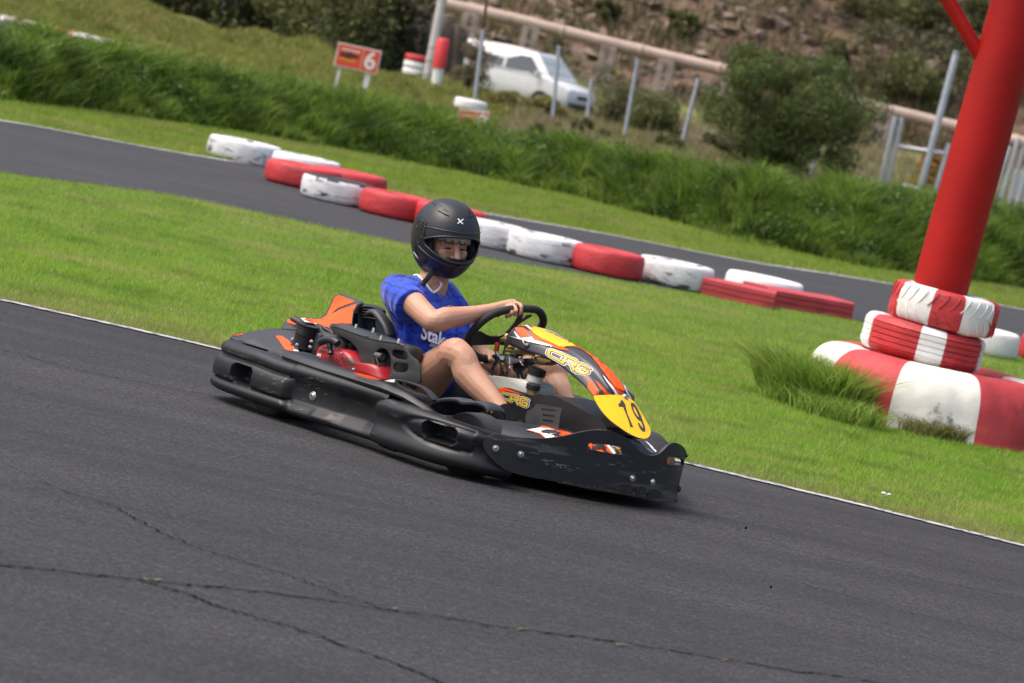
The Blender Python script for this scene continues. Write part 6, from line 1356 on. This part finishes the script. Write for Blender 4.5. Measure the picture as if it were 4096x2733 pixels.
# right hand on the rim: knuckles and five bent fingers
def DK(x, y, l): return K('D', x, y, y=l)
def finger(P, r):
    P = [Vector(p) for p in P]; n = len(P) - 1; m.chain([(p, r * (1 - .18 * i / n)) for i, p in enumerate(P)], 12)
hy = -.105
KN = [DK(830, 270, -.075), DK(905, 205, -.060), DK(985, 165, -.045), DK(1060, 150, -.030)]      # knuckles little -> index
W0 = Rwr
m.hull(sph(W0, .023) + sph(W0 + Vector((0, .02, .004)), .019) + sph(KN[0], .0125) + sph(KN[1], .0135) + sph(KN[2], .0135) + sph(KN[3], .0125) + sph(KN[0] + Vector((-.006, 0, -.02)), .011))
F_ = [[KN[0], DK(905, 350, -.080), DK(935, 420, -.078), DK(918, 465, -.070)],
      [KN[1], DK(1000, 280, -.068), DK(1025, 380, -.070), DK(990, 445, -.060)],
      [KN[2], DK(1095, 240, -.052), DK(1130, 330, -.056), DK(1095, 425, -.046)],
      [KN[3], DK(1190, 190, -.030), DK(1235, 250, -.038), DK(1228, 350, -.036), DK(1190, 415, -.030)]]
for P, r in zip(F_, (.0076, .0082, .0084, .0080)): finger(P, r)
finger([W0 + Vector((.025, .035, -.008)), WPt(-.075, .085, .020), WPt(-.045, .100, .024), WPt(-.02, .105, .018)], .0105)
# left hand low on the rim
Lk = [WPt(.00 + .022 * i, -.158, -.018) for i in range(4)]
m.hull(sph(Lwr, .023) + [p for q in Lk for p in sph(q, .011, 8)] + sph(Lwr + Vector((0, .02, 0)), .02))
for i in range(4): finger([Lk[i], WPt(.00 + .022 * i, -.168, .004 - .004 * i), WPt(.002 + .022 * i, -.160, -.0 + .022), WPt(.002 + .022 * i, -.140, .024)][:4], .0088)
finger([Lwr + Vector((.0, .02, .01)), WPt(-.01, -.125, -.022), WPt(-.005, -.118, -.002)], .010)
body = organic(m, 'body', M_skin, person, voxel=.0032, smooth_it=5, fac=.5)
body_t = bvh_of(body)
# hair strip, brows, eyes, head cloth
M_hair = mat('hair_brown', (.10, .06, .035), rough=.8); M_net_ = mat('cloth_grey', (.42, .42, .43), rough=.9, var=.25, vscale=60, bump=.9, bscale=90, bdist=.006)
for s in (-1, 1):
    b = MB(); b.tube([HF(.012 * s, .0935, .024), HF(.026 * s, .0885, .028), HF(.047 * s, .077, .025)], [.0028, .0042, .0024], 8); b.build('eyebrow', M_hair, person)
    b = MB(); b.tube([HF(.017 * s, .083, .0065), HF(.029 * s, .083, .0070), HF(.042 * s, .0745, .005)], [.002, .0048, .002], 8, squash=(tuple(fup), .8)); b.build('eye', mat('eye_dark', (.022, .015, .013), rough=.25), person)
    b = MB(); b.tube([HF(.014 * s, .086, .0125), HF(.029 * s, .0865, .0145), HF(.045 * s, .077, .010)], [.0018, .0028, .0018], 8); b.build('eyelid', M_skin, person)
b = MB(); b.tube([HF(-.018, .0885, -.0565), HF(0, .0905, -.056), HF(.018, .0885, -.0565)], [.001, .0022, .001], 8); b.build('lips', mat('lip', (.38, .12, .10), rough=.5), person)
b = MB(); rows = []
for k in range(22):
    a = -1.15 + 2.3 * k / 21; jag = .010 * math.sin(k * 2.1) + (.006 if k % 3 else -.004); jr = max(0, -a - .1) * .012
    r0 = Vector((sin(a) * .079, cos(a) * .094 + .001)); rows.append([HF(r0.x * .97, r0.y * .97, .082), HF(r0.x * 1.02, r0.y * 1.02, .064), HF(r0.x * 1.04 + 0, r0.y * 1.04 + .003 * sin(k * 1.7), .048), HF(r0.x * 1.04, r0.y * 1.04, .034 + jag * .5 - jr)])
b.grid(rows); o = b.build('head_cloth', M_net_, person); so = o.modifiers.new('s', 'SOLIDIFY'); so.thickness = .003; evalmods(o)

# ---- shirt
def shirt_mat():
    mm = bpy.data.materials.new('shirt_blue'); mm.use_nodes = True; n = mm.node_tree.nodes; l = mm.node_tree.links; bs = n['Principled BSDF']
    tc = n.new('ShaderNodeTexCoord'); sx = n.new('ShaderNodeSeparateXYZ'); no = n.new('ShaderNodeTexNoise'); no.inputs['Scale'].default_value = 9; no.inputs['Detail'].default_value = 2; l.new(tc.outputs['Object'], no.inputs[0]); l.new(tc.outputs['Object'], sx.inputs[0])
    def math_(op, a, b_=None):
        t = n.new('ShaderNodeMath'); t.operation = op
        for i, v in enumerate((a, b_)):
            if v is None: continue
            if isinstance(v, (int, float)): t.inputs[i].default_value = v
            else: l.new(v, t.inputs[i])
        return t.outputs[0]
    h = math_('ADD', math_('MULTIPLY', sx.outputs[0], .85), math_('MULTIPLY', sx.outputs[1], .85)); zig = math_('PINGPONG', math_('MULTIPLY', h, 55.0), 1.0)
    zz = math_('ADD', math_('MULTIPLY', sx.outputs[2], 1.0), math_('MULTIPLY', math_('SMOOTH_MIN', zig, .8), .0075)); zz = math_('ADD', zz, math_('MULTIPLY', no.outputs[0], .03)); zz = math_('ADD', zz, math_('MULTIPLY', sx.outputs[1], -.12))
    fr = math_('FRACT', math_('MULTIPLY', zz, 34.0)); d = math_('ABSOLUTE', math_('SUBTRACT', fr, .5)); a = math_('LESS_THAN', d, .095)
    wide = math_('LESS_THAN', math_('FRACT', math_('MULTIPLY', zz, 17.0)), .5)
    m1 = n.new('ShaderNodeMix'); m1.data_type = 'RGBA'; m1.inputs[6].default_value = (.005, .050, .50, 1); m1.inputs[7].default_value = (.004, .038, .40, 1); l.new(wide, m1.inputs[0])
    m2 = n.new('ShaderNodeMix'); m2.data_type = 'RGBA'; l.new(m1.outputs[2], m2.inputs[6]); m2.inputs[7].default_value = (.002, .014, .18, 1); l.new(a, m2.inputs[0]); l.new(m2.outputs[2], bs.inputs['Base Color'])
    bs.inputs['Roughness'].default_value = .65; bs.inputs['Sheen Weight'].default_value = .25; bs.inputs['Specular IOR Level'].default_value = .3
    nb = n.new('ShaderNodeTexNoise'); nb.inputs['Scale'].default_value = 11; nb.inputs['Detail'].default_value = 1.5; mp = n.new('ShaderNodeMapping'); mp.inputs['Scale'].default_value = (1.6, 1.0, .45); mp.inputs['Rotation'].default_value = (.3, .5, .2); l.new(tc.outputs['Object'], mp.inputs[0]); l.new(mp.outputs[0], nb.inputs[0])
    bu = n.new('ShaderNodeBump'); bu.inputs['Strength'].default_value = 1.0; bu.inputs['Distance'].default_value = .03; l.new(nb.outputs[0], bu.inputs['Height']); l.new(bu.outputs[0], bs.inputs['Normal']); return mm
M_shirt = shirt_mat()
m = MB()
m.hull(sph(Rsh + Vector((-.03, .030, -.008)), .067) + sph(Lsh + Vector((-.02, -.03, -.005)), .072) + sph(Vector((.17, -.12, .42)), .095) + sph(Vector((.16, .02, .42)), .095) + sph(Vector((.06, -.07, .50)), .06))
m.hull(sph(Vector((.18, -.13, .42)), .095) + sph(Vector((.17, .02, .42)), .095) + sph(Vector((.195, -.13, .26)), .100) + sph(Vector((.185, .01, .26)), .095) + sph(Vector((.05, -.06, .40)), .07))
m.hull(sph(Vector((.195, -.13, .26)), .100) + sph(Vector((.185, .01, .26)), .095) + sph(Vector((.15, -.15, .20)), .075) + sph(Vector((.14, .02, .20)), .075))
m.hull(sph(neck0 + Vector((-.03, -.075, -.035)), .032) + sph(neck0 + Vector((-.03, .06, -.03)), .030) + sph(Rsh + Vector((-.01, .02, .0)), .062) + sph(Lsh + Vector((-.01, -.02, .0)), .060) + sph(neck0 + Vector((.03, 0, -.075)), .045))
# sleeves
se = Rsh.lerp(Rel, .46); m.hull(sph(Rsh + Vector((-.006, .01, -.010)), .068) + sph(Rsh.lerp(Rel, .22) + Vector((0, -.004, -.008)), .068)); m.hull(sph(Rsh.lerp(Rel, .2) + Vector((0, -.004, -.008)), .067) + [se + Vector((0, -.006, -.012)) + q for q in [ (ud.orthogonal().normalized() * cos(a) + ud.cross(ud.orthogonal().normalized()) * sin(a)) * .071 for a in [k * pi / 8 for k in range(16)]]])
ul = (Lel - Lsh).normalized(); se2 = Lsh.lerp(Lel, .55); m.hull(sph(Lsh + Vector((-.01, -.01, -.003)), .072) + [se2 + q for q in [(ul.orthogonal().normalized() * cos(a) + ul.cross(ul.orthogonal().normalized()) * sin(a)) * .066 for a in [k * pi / 8 for k in range(16)]]])
# folds
rf = random.Random(21)
for a, b2_, r in [((.27, -.20, .44), (.25, -.10, .31), .008), ((.285, -.16, .40), (.28, -.06, .27), .008), ((.27, -.05, .50), (.285, -.04, .36), .014), ((.25, .04, .48), (.265, .02, .34), .013), ((.20, -.24, .44), (.22, -.22, .28), .017), ((.26, -.22, .38), (.28, -.15, .24), .008), ((.12, -.20, .50), (.14, -.215, .34), .016), ((.29, -.10, .30), (.285, -.05, .20), .010), ((.23, -.23, .30), (.28, -.17, .18), .016),
        ((.19, -.315, .575), (.27, -.345, .52), .014), ((.14, -.30, .53), (.23, -.355, .50), .013), ((.20, -.26, .61), (.28, -.30, .565), .012), ((.18, -.20, .60), (.24, -.20, .50), .013)]:
    m.cap(a, r * .5, Vector(a).lerp(Vector(b2_), .5), r, 10); m.cap(Vector(a).lerp(Vector(b2_), .5), r, b2_, r * .5, 10)
shirt = organic(m, 'shirt', M_shirt, person, voxel=.0055, smooth_it=7, fac=.5)
# open the shirt at the neck: cut a V and the neck hole, hollow out with the body inside
def cutneck(o):
    b = bmesh.new(); b.from_mesh(o.data); ax = (H(0, -.02, -.07) - neck0).normalized(); kill = []
    vee = [px('1', *q) for q in [(470, 620), (500, 668), (560, 735), (605, 790), (650, 838), (688, 815), (708, 785), (708, 740), (700, 500), (470, 500)]]
    for f in b.faces:
        c = f.calc_center_median(); q = c - neck0; r = (q - ax * q.dot(ax)).length; p_ = PX(c); X_ = np.array([p_[0]]); Y_ = np.array([p_[1]])
        if (q.z > -.05 and r < .062 and q.dot(ax) > -.03) or (f.normal.dot(KC - c) > 0 and q.z < .05 and inpoly(X_, Y_, vee)[0]): kill.append(f)
    bmesh.ops.delete(b, geom=kill, context='FACES')
    E = [e for e in b.edges if e.is_boundary]; V_ = {v for e in E for v in e.verts}
    for _ in range(8):
        nc = {v: sum((e.other_vert(v).co for e in v.link_edges if e.is_boundary), Vector()) / max(1, sum(e.is_boundary for e in v.link_edges)) for v in V_}
        for v, c in nc.items(): v.co = v.co.lerp(c, .5)
    loops = []; seen = set()
    for v in list(V_):
        if v in seen: continue
        L = [v]; seen.add(v)
        while True:
            nx = [e.other_vert(L[-1]) for e in L[-1].link_edges if e.is_boundary and e.other_vert(L[-1]) not in seen]
            if not nx: break
            L.append(nx[0]); seen.add(nx[0])
        loops.append([x.co.copy() for x in L])
    b.to_mesh(o.data); b.free(); return max(loops, key=len) if loops else []
shirt_f = bvh_of(shirt); lp = cutneck(shirt); shirt_t = bvh_of(shirt)
so = shirt.modifiers.new('s', 'SOLIDIFY'); so.thickness = .0025; so.offset = -1; evalmods(shirt)
cp_ = []
for q in [(478, 628), (500, 662), (540, 715), (580, 762), (615, 803), (650, 843), (672, 836), (692, 822), (708, 798), (713, 770)]:
    hs2 = [h for h in (shirt_f.ray_cast(KC, kray(px('1', *q))), body_t.ray_cast(KC, kray(px('1', *q)))) if h[0] is not None]
    h_ = min(hs2, key=lambda h: h[3]) if hs2 else (None,)
    if h_[0] is not None: cp_.append(h_[0] + (KC - h_[0]).normalized() * .004)
ax_ = (H(0, -.02, -.07) - neck0).normalized(); e1 = (cp_[-1] - neck0); e2 = (cp_[0] - neck0); bk = Vector((-.066, -.02, .012)); cp_ += [neck0 + e1 * .75 + bk * .45, neck0 + bk + Vector((0, .03, 0)), neck0 + bk + Vector((.0, -.02, 0)), neck0 + e2 * .8 + bk * .35]
b = MB(); b.tube(smoothpoly(cp_, 3), .0046, 8, closed=True); b.build('collar', mat('collar_white', (.74, .75, .78), rough=.8), shirt)
# lettering on the chest
def letters(name, s, frame, m_, parent, bold=.0, size=1.0):
    me = textmesh(s, size, bold, 0, 0, 'LEFT'); xs = [v.co.x for v in me.vertices]; ys_ = [v.co.y for v in me.vertices]; x0, x1, y0, y1 = min(xs), max(xs), min(ys_), max(ys_)
    bm = bmesh.new(); bm.from_mesh(me); bmesh.ops.triangulate(bm, faces=bm.faces); bmesh.ops.subdivide_edges(bm, edges=[e for e in bm.edges if e.calc_length() > .12], cuts=1); rec = []
    for v in bm.verts:
        t = (v.co.x - x0) / (x1 - x0); h = (v.co.y - y0) / (y1 - y0); a = Vector(frame[0]).lerp(Vector(frame[1]), t); c = Vector(frame[3]).lerp(Vector(frame[2]), t); hh = shirt_t.ray_cast(KC, kray(tuple(a.lerp(c, h))))
        p = a.lerp(c, h); rec.append((v, p, hh[3] if hh[0] is not None else None))
    ok = [(p, t) for v, p, t in rec if t is not None]; m0 = sum((p for p, t in ok), Vector((0, 0))) / len(ok); basis = lambda p: [1, (p.x - m0.x) / 100, (p.y - m0.y) / 100, (p.x - m0.x) ** 2 / 1e4, (p.x - m0.x) * (p.y - m0.y) / 1e4, (p.y - m0.y) ** 2 / 1e4]
    A_m = np.array([basis(p) for p, t in ok]); T_m = np.array([t for p, t in ok]); co, *_ = np.linalg.lstsq(A_m, T_m, rcond=None); gap = float(np.percentile(A_m @ co - T_m, 97)) + .002
    for v, p, t in rec: v.co = KC + kray(tuple(p)) * (float(np.dot(basis(p), co)) - gap)
    bm.to_mesh(me); bm.free(); return link(name, me, m_, parent, False)
M_let = mat('print_white', (.78, .78, .80), rough=.6)
letters('lettering', 'Stake', [px('1', 552, 1205), px('1', 790, 1290), px('1', 800, 1190), px('1', 575, 1085)], M_let, shirt, .03)
letters('lettering', '.com', [px('1', 622, 1262), px('1', 686, 1284), px('1', 688, 1258), px('1', 628, 1236)], M_let, shirt, .02)
b = MB()
for i, (x, y) in enumerate([(508, 848), (513, 858), (518, 866)]): b.ell(shirt_t.ray_cast(KC, kray(px('1', x, y)))[0] or (0, 0, 0), (.003, .003, .004), n=6)
b.build('maker_mark', M_let, shirt)
def sdec(name, P, m_, off): return decal(name, P, '1', shirt_t, m_, shirt, off=off, step=8)
sdec('maker_emblem', [[(536, 900), (548, 884), (566, 878), (556, 892), (562, 894), (552, 903)]], M_let, .003)
sdec('club_crest', [[(758, 958), (764, 948), (786, 946), (806, 952), (812, 964), (800, 985), (780, 985), (764, 975)]], M_let, .003); sdec('club_crest', [[(764, 960), (769, 953), (786, 951), (802, 956), (806, 965), (798, 980), (782, 980), (769, 972)]], M_shirt, .0045)

# ---- shorts, sock, shoes
M_short = mat('shorts_dark', (.012, .014, .03), rough=.8, var=.2)
m = MB(); m.hull(sph(Rhip + Vector((-.02, 0, 0)), .107) + sph(Lhip + Vector((-.02, 0, 0)), .107)); m.cap(Rhip, .107, Rhip.lerp(Rkn, .22), .094); m.cap(Lhip, .107, Lhip.lerp(Lkn, .35), .093)
organic(m, 'shorts', M_short, person, .007, 5)
M_sock = mat('sock_black', (.009, .009, .010), rough=1, spec=.08, bump=.5, bscale=300, bdist=.002); M_shoe = mat('shoe_black', (.010, .012, .018), rough=.6, spec=.25, var=.2)
for an, kn, tip, nm in ((Ran, Rkn, Vector((.995, -.16, .10)), 'R'), (Lan, Lkn, Vector((1.03, .13, .10)), 'L')):
    up_ = (kn - an).normalized(); heel = an - up_ * .075 + Vector((-.01, 0, -.005)); b = MB(); b.tube([an + up_ * .034, an + up_ * .030, an, an - up_ * .05], [.0365, .0385, .0395, .042], 20); b.build('sock', M_sock, person, True, 60)
    m = MB(); fdv = (tip - heel).normalized(); m.hull(sph(heel, .040) + sph(heel + Vector((0, 0, -.02)), .034) + sph(an - up_ * .045 + fdv * .015, .040)); m.hull(sph(heel, .036) + sph(an - up_ * .05 + fdv * .02, .040) + sph(heel + fdv * .10 + Vector((0, 0, .008)), .038)); m.hull(sph(heel + fdv * .09 + Vector((0, 0, .006)), .040) + sph(heel + fdv * .18, .040) + sph(heel + fdv * .225 + Vector((0, 0, -.006)), .027))
    sh = organic(m, 'shoe', M_shoe, person, .005, 4); b = MB()
    for k in range(5):
        c = heel + fdv * (.055 + .022 * k) + Vector((0, 0, .046 - .004 * k)); b.tube([c + Vector((0, -.030, -.012)), c + Vector((.006 * (-1) ** k, 0, .001)), c + Vector((0, .030, -.012))], .0035, 6)
    b.build('laces', M_sock, sh)

# ---- helmet: closed shell with the visor taken off
M_hel = mat('helmet_matt', (.018, .0185, .021), rough=.40, spec=.45, var=.08, vscale=5); M_lin = mat('helmet_lining', (.010, .010, .011), rough=.95, bump=.4, bscale=150, bdist=.003); M_rim = mat('rubber_trim', (.025, .025, .026), rough=.3)
helmet = thing('helmet', '', ''); del helmet['label']; del helmet['category']; helmet.parent = person
Hc = lambda x, y, z: H(x, y, z)
def hel_r(th, ph):
    """shell point: th azimuth from the front (to the driver's right positive), ph elevation"""
    fx_, fy_, fz_ = sin(th) * cos(ph), cos(th) * cos(ph), sin(ph)
    a, b_, c = .125, (.150 if fy_ > 0 else .148), (.148 if fz_ > 0 else .158)
    k = 1 / ((abs(fx_) / a) ** 2.15 + (abs(fy_) / b_) ** 2.15 + (abs(fz_) / c) ** 2.15) ** (1 / 2.15)
    x, y, z = fx_ * k, fy_ * k, fz_ * k
    if z < 0 and y > 0:                              # chin bar runs down and forward
        t = min(1, -z / .13); y += .018 * t * (1 - abs(x) / .16); x *= 1 - .10 * t
    if z < -.04 and y < 0: t = min(1, (-z - .04) / .09); y *= 1 - .10 * t
    return Vector((x, y + .008, z + .012))
def port(th, ph):                                   # >0 inside the eye opening
    top = .17 - .24 * min(1, abs(th) / 1.15) ** 2.4; bot = -.50 + .36 * min(1, abs(th) / 1.15) ** 2.0
    if abs(th) > 1.12: return -1
    return min(top - ph, ph - bot, (1.12 - abs(th)) * 1.0)
b = bmesh.new(); NT, NP = 150, 84; grid_ = {}
for j in range(NP + 1):
    ph = -1.16 + (pi / 2 + 1.16) * j / NP
    for i in range(NT): th = -pi + 2 * pi * i / NT; q = hel_r(th, ph); grid_[i, j] = b.verts.new(H(q.x, q.y, q.z))
for j in range(NP):
    for i in range(NT):
        th = -pi + 2 * pi * (i + .5) / NT; ph = -1.16 + (pi / 2 + 1.16) * (j + .5) / NP
        if port(th, ph) > 0: continue
        try: b.faces.new([grid_[i, j], grid_[(i + 1) % NT, j], grid_[(i + 1) % NT, j + 1], grid_[i, j + 1]])
        except ValueError: pass
bmesh.ops.delete(b, geom=[v for v in b.verts if not v.link_faces], context='VERTS')
for v in b.verts:                                    # snap the stepped edge of the opening to its curve
    pass
E = [e for e in b.edges if e.is_boundary]; V_ = {v for e in E for v in e.verts}
for _ in range(10):
    nc = {v: sum((e.other_vert(v).co for e in v.link_edges if e.is_boundary), Vector()) / max(1, sum(e.is_boundary for e in v.link_edges)) for v in V_}
    for v, c in nc.items(): v.co = v.co.lerp(c, .5)
bmesh.ops.recalc_face_normals(b, faces=b.faces); me = bpy.data.meshes.new('shell'); b.to_mesh(me); b.free(); shell = link('shell', me, M_hel, helmet); hel_t = bvh_of(shell)
so = shell.modifiers.new('s', 'SOLIDIFY'); so.thickness = .006; so.offset = -1; evalmods(shell); shell.data.set_sharp_from_angle(angle=radians(50))
# lining: padded inner wall with a smaller face opening
b = bmesh.new(); gi = {}
for j in range(0, 61):
    ph = -1.1 + (pi / 2 + 1.1) * j / 60
    for i in range(100):
        th = -pi + 2 * pi * i / 100; q = hel_r(th, ph); s_ = .945 if abs(th) > 1.25 or ph > .4 else .94; c_ = Vector((q.x * s_, q.y * s_, q.z * s_ if q.z > 0 else q.z * .96)); gi[i, j] = b.verts.new(H(*c_))
for j in range(60):
    for i in range(100):
        th = -pi + 2 * pi * (i + .5) / 100; ph = -1.1 + (pi / 2 + 1.1) * (j + .5) / 60
        if port(th, ph) > .0 and abs(th) < 1.05: continue
        b.faces.new([gi[i, j], gi[(i + 1) % 100, j], gi[(i + 1) % 100, j + 1], gi[i, j + 1]])
bmesh.ops.delete(b, geom=[v for v in b.verts if not v.link_faces], context='VERTS'); me = bpy.data.meshes.new('lining'); b.to_mesh(me); b.free(); o = link('lining', me, M_lin, helmet); so = o.modifiers.new('s', 'SOLIDIFY'); so.thickness = .004; evalmods(o)
for s in (-1, 1):
    m = MB(); m.hull([H(s * .086 + p.x * .022, .040 + p.y * .050, -.035 + p.z * .060) for p in sph((0, 0, 0), 1, 14)] + [H(s * .092 + p.x * .018, .01 + p.y * .05, .02 + p.z * .05) for p in sph((0, 0, 0), 1, 14)]); organic(m, 'cheek_pad', M_lin, helmet, .006, 4)
# trim round the opening
def hs(th, ph, off=0.0):
    q = hel_r(th, ph); n_ = Vector((q.x / .0156, (q.y - .008) / .0225, (q.z - .012) / .022)).normalized(); q = q + n_ * off; return H(q.x, q.y, q.z)
def loop_(grow, off):
    out = []
    T = [-1.12 + 2.24 * k / 40 for k in range(41)]
    f = 1 + grow
    for t in T: out.append(hs(t * f, .17 + grow * .5 - .24 * min(1, abs(t) / 1.15) ** 2.4, off))
    for t in T[::-1]: out.append(hs(t * f, -.50 - grow * .5 + .36 * min(1, abs(t) / 1.15) ** 2.0, off))
    return smoothpoly(out[::2], 2)
b = MB(); b.tube(loop_(.0, .000), .0042, 8, closed=True); b.build('port_seal', M_rim, helmet)
b = MB(); up_line = [hs(t, .27 + .05 * abs(t) - .1 * (max(0, abs(t) - .9)) ** 1.0, .0008) for t in [-1.45 + 2.9 * k / 40 for k in range(41)]]; b.tube(up_line, .0028, 8); b.build('brow_line', M_rim, helmet)
b = MB(); lo_line = [hs(t, -.62 + .32 * (abs(t) / 1.4) ** 1.8, .0008) for t in [-1.4 + 2.8 * k / 40 for k in range(41)]]; b.tube(lo_line, .0026, 8); b.build('chin_line', M_rim, helmet)
hd = lambda nm, P, m_, off, **k: decal(nm, P, 'E', hel_t, m_, helmet, off=off, step=k.get('step', 12), thick=k.get('thick', 0))
hd('pivot_plate', [[(290, 420), (300, 350), (345, 300), (390, 298), (470, 385), (475, 420), (440, 690), (380, 710), (345, 620), (310, 530), (288, 480)]], M_bk2, .0035, thick=.003)
hd('pivot_ring', [[(375 + 62 * cos(a), 445 + 88 * sin(a)) for a in [k * pi / 10 for k in range(20)]]], mat('pivot_dark', (.008, .008, .009), rough=.5), .0048)
for x, y, r in [(345, 400, 16), (410, 400, 20), (380, 450, 22), (345, 490, 16), (415, 480, 14), (400, 520, 10), (360, 365, 10)]: hd('pivot_cog', [[(x + r * cos(a), y + r * sin(a) * 1.1) for a in [k * pi / 4 for k in range(8)]]], M_bk2, .0065, thick=.002)
for x, y, r in [(330, 484, 7), (404, 662, 8), (438, 378, 5), (345, 748, 11)]: hd('screw', [[(x + r * cos(a), y + r * sin(a)) for a in [k * pi / 4 for k in range(8)]]], M_stl, .0072, step=None)
for P, Q in (([(590, 55), (640, 40), (700, 45), (800, 70), (850, 110), (880, 160), (878, 295), (800, 262), (680, 195), (650, 110)], [(710, 85), (770, 80), (850, 150), (862, 225), (790, 185)]), ([(1198, 150), (1215, 148), (1250, 180), (1300, 265), (1305, 300), (1245, 325), (1220, 270), (1200, 200)], [(1225, 190), (1240, 185), (1275, 250), (1240, 270)])):
    v_ = hd('vent', [P], M_hel, .0045, thick=.005); hd('vent_slot', [Q], M_blk, .0075)
hd('vent_mouth', [[(682, 197), (770, 178), (876, 242), (876, 290), (800, 262)]], M_blk, .0056); hd('vent_mouth', [[(1236, 296), (1262, 270), (1304, 298), (1246, 322)]], M_blk, .0056)
hd('emblem', [[(1028, 342), (1050, 338), (1078, 378), (1118, 348), (1145, 348), (1096, 392), (1132, 434), (1108, 436), (1078, 402), (1040, 430), (1018, 428), (1062, 386)]], M_wht, .0025, thick=.002)
hd('white_tab', [[(236, 930), (262, 925), (300, 985), (338, 1050), (330, 1058), (290, 1010)]], M_wht, .002)
hd('chin_vent', [[(830, 1110), (1000, 1130), (1130, 1110), (1120, 1190), (1010, 1260), (900, 1180)]], mat('gloss_black', (.010, .010, .011), rough=.18), .002, thick=.002)
b = MB(); rr = [K('E', *q, y=-.12) for q in []]
for k in range(7):
    t = -.28 + .11 * k; b.tube([hs(t, -.50, -.006), hs(t + .01, -.43, -.014)], .002, 6)
b.build('breath_guard', M_rim, helmet)
b = MB(); b.tube([hs(-.36 + .06 * k, -.47, -.012) for k in range(13)], .007, 8); b.build('chin_padding', M_lin, helmet)
b = MB(); b.tube(smoothpoly([Vector(K('E', x, y, y=yy)) for x, y, yy in [(620, 1255, -.14), (560, 1320, -.155), (480, 1420, -.165), (400, 1510, -.168)]], 4, False), .0105, 8, squash=((.7, .7, 0), .3)); st_ = b.build('chin_strap', M_lin, helmet)
b = MB(); b.tube([K('E', 425, 1480, y=-.168), K('E', 372, 1555, y=-.17)], .013, 8, squash=((.7, .7, 0), .4)); b.build('strap_end', M_bk2, st_)
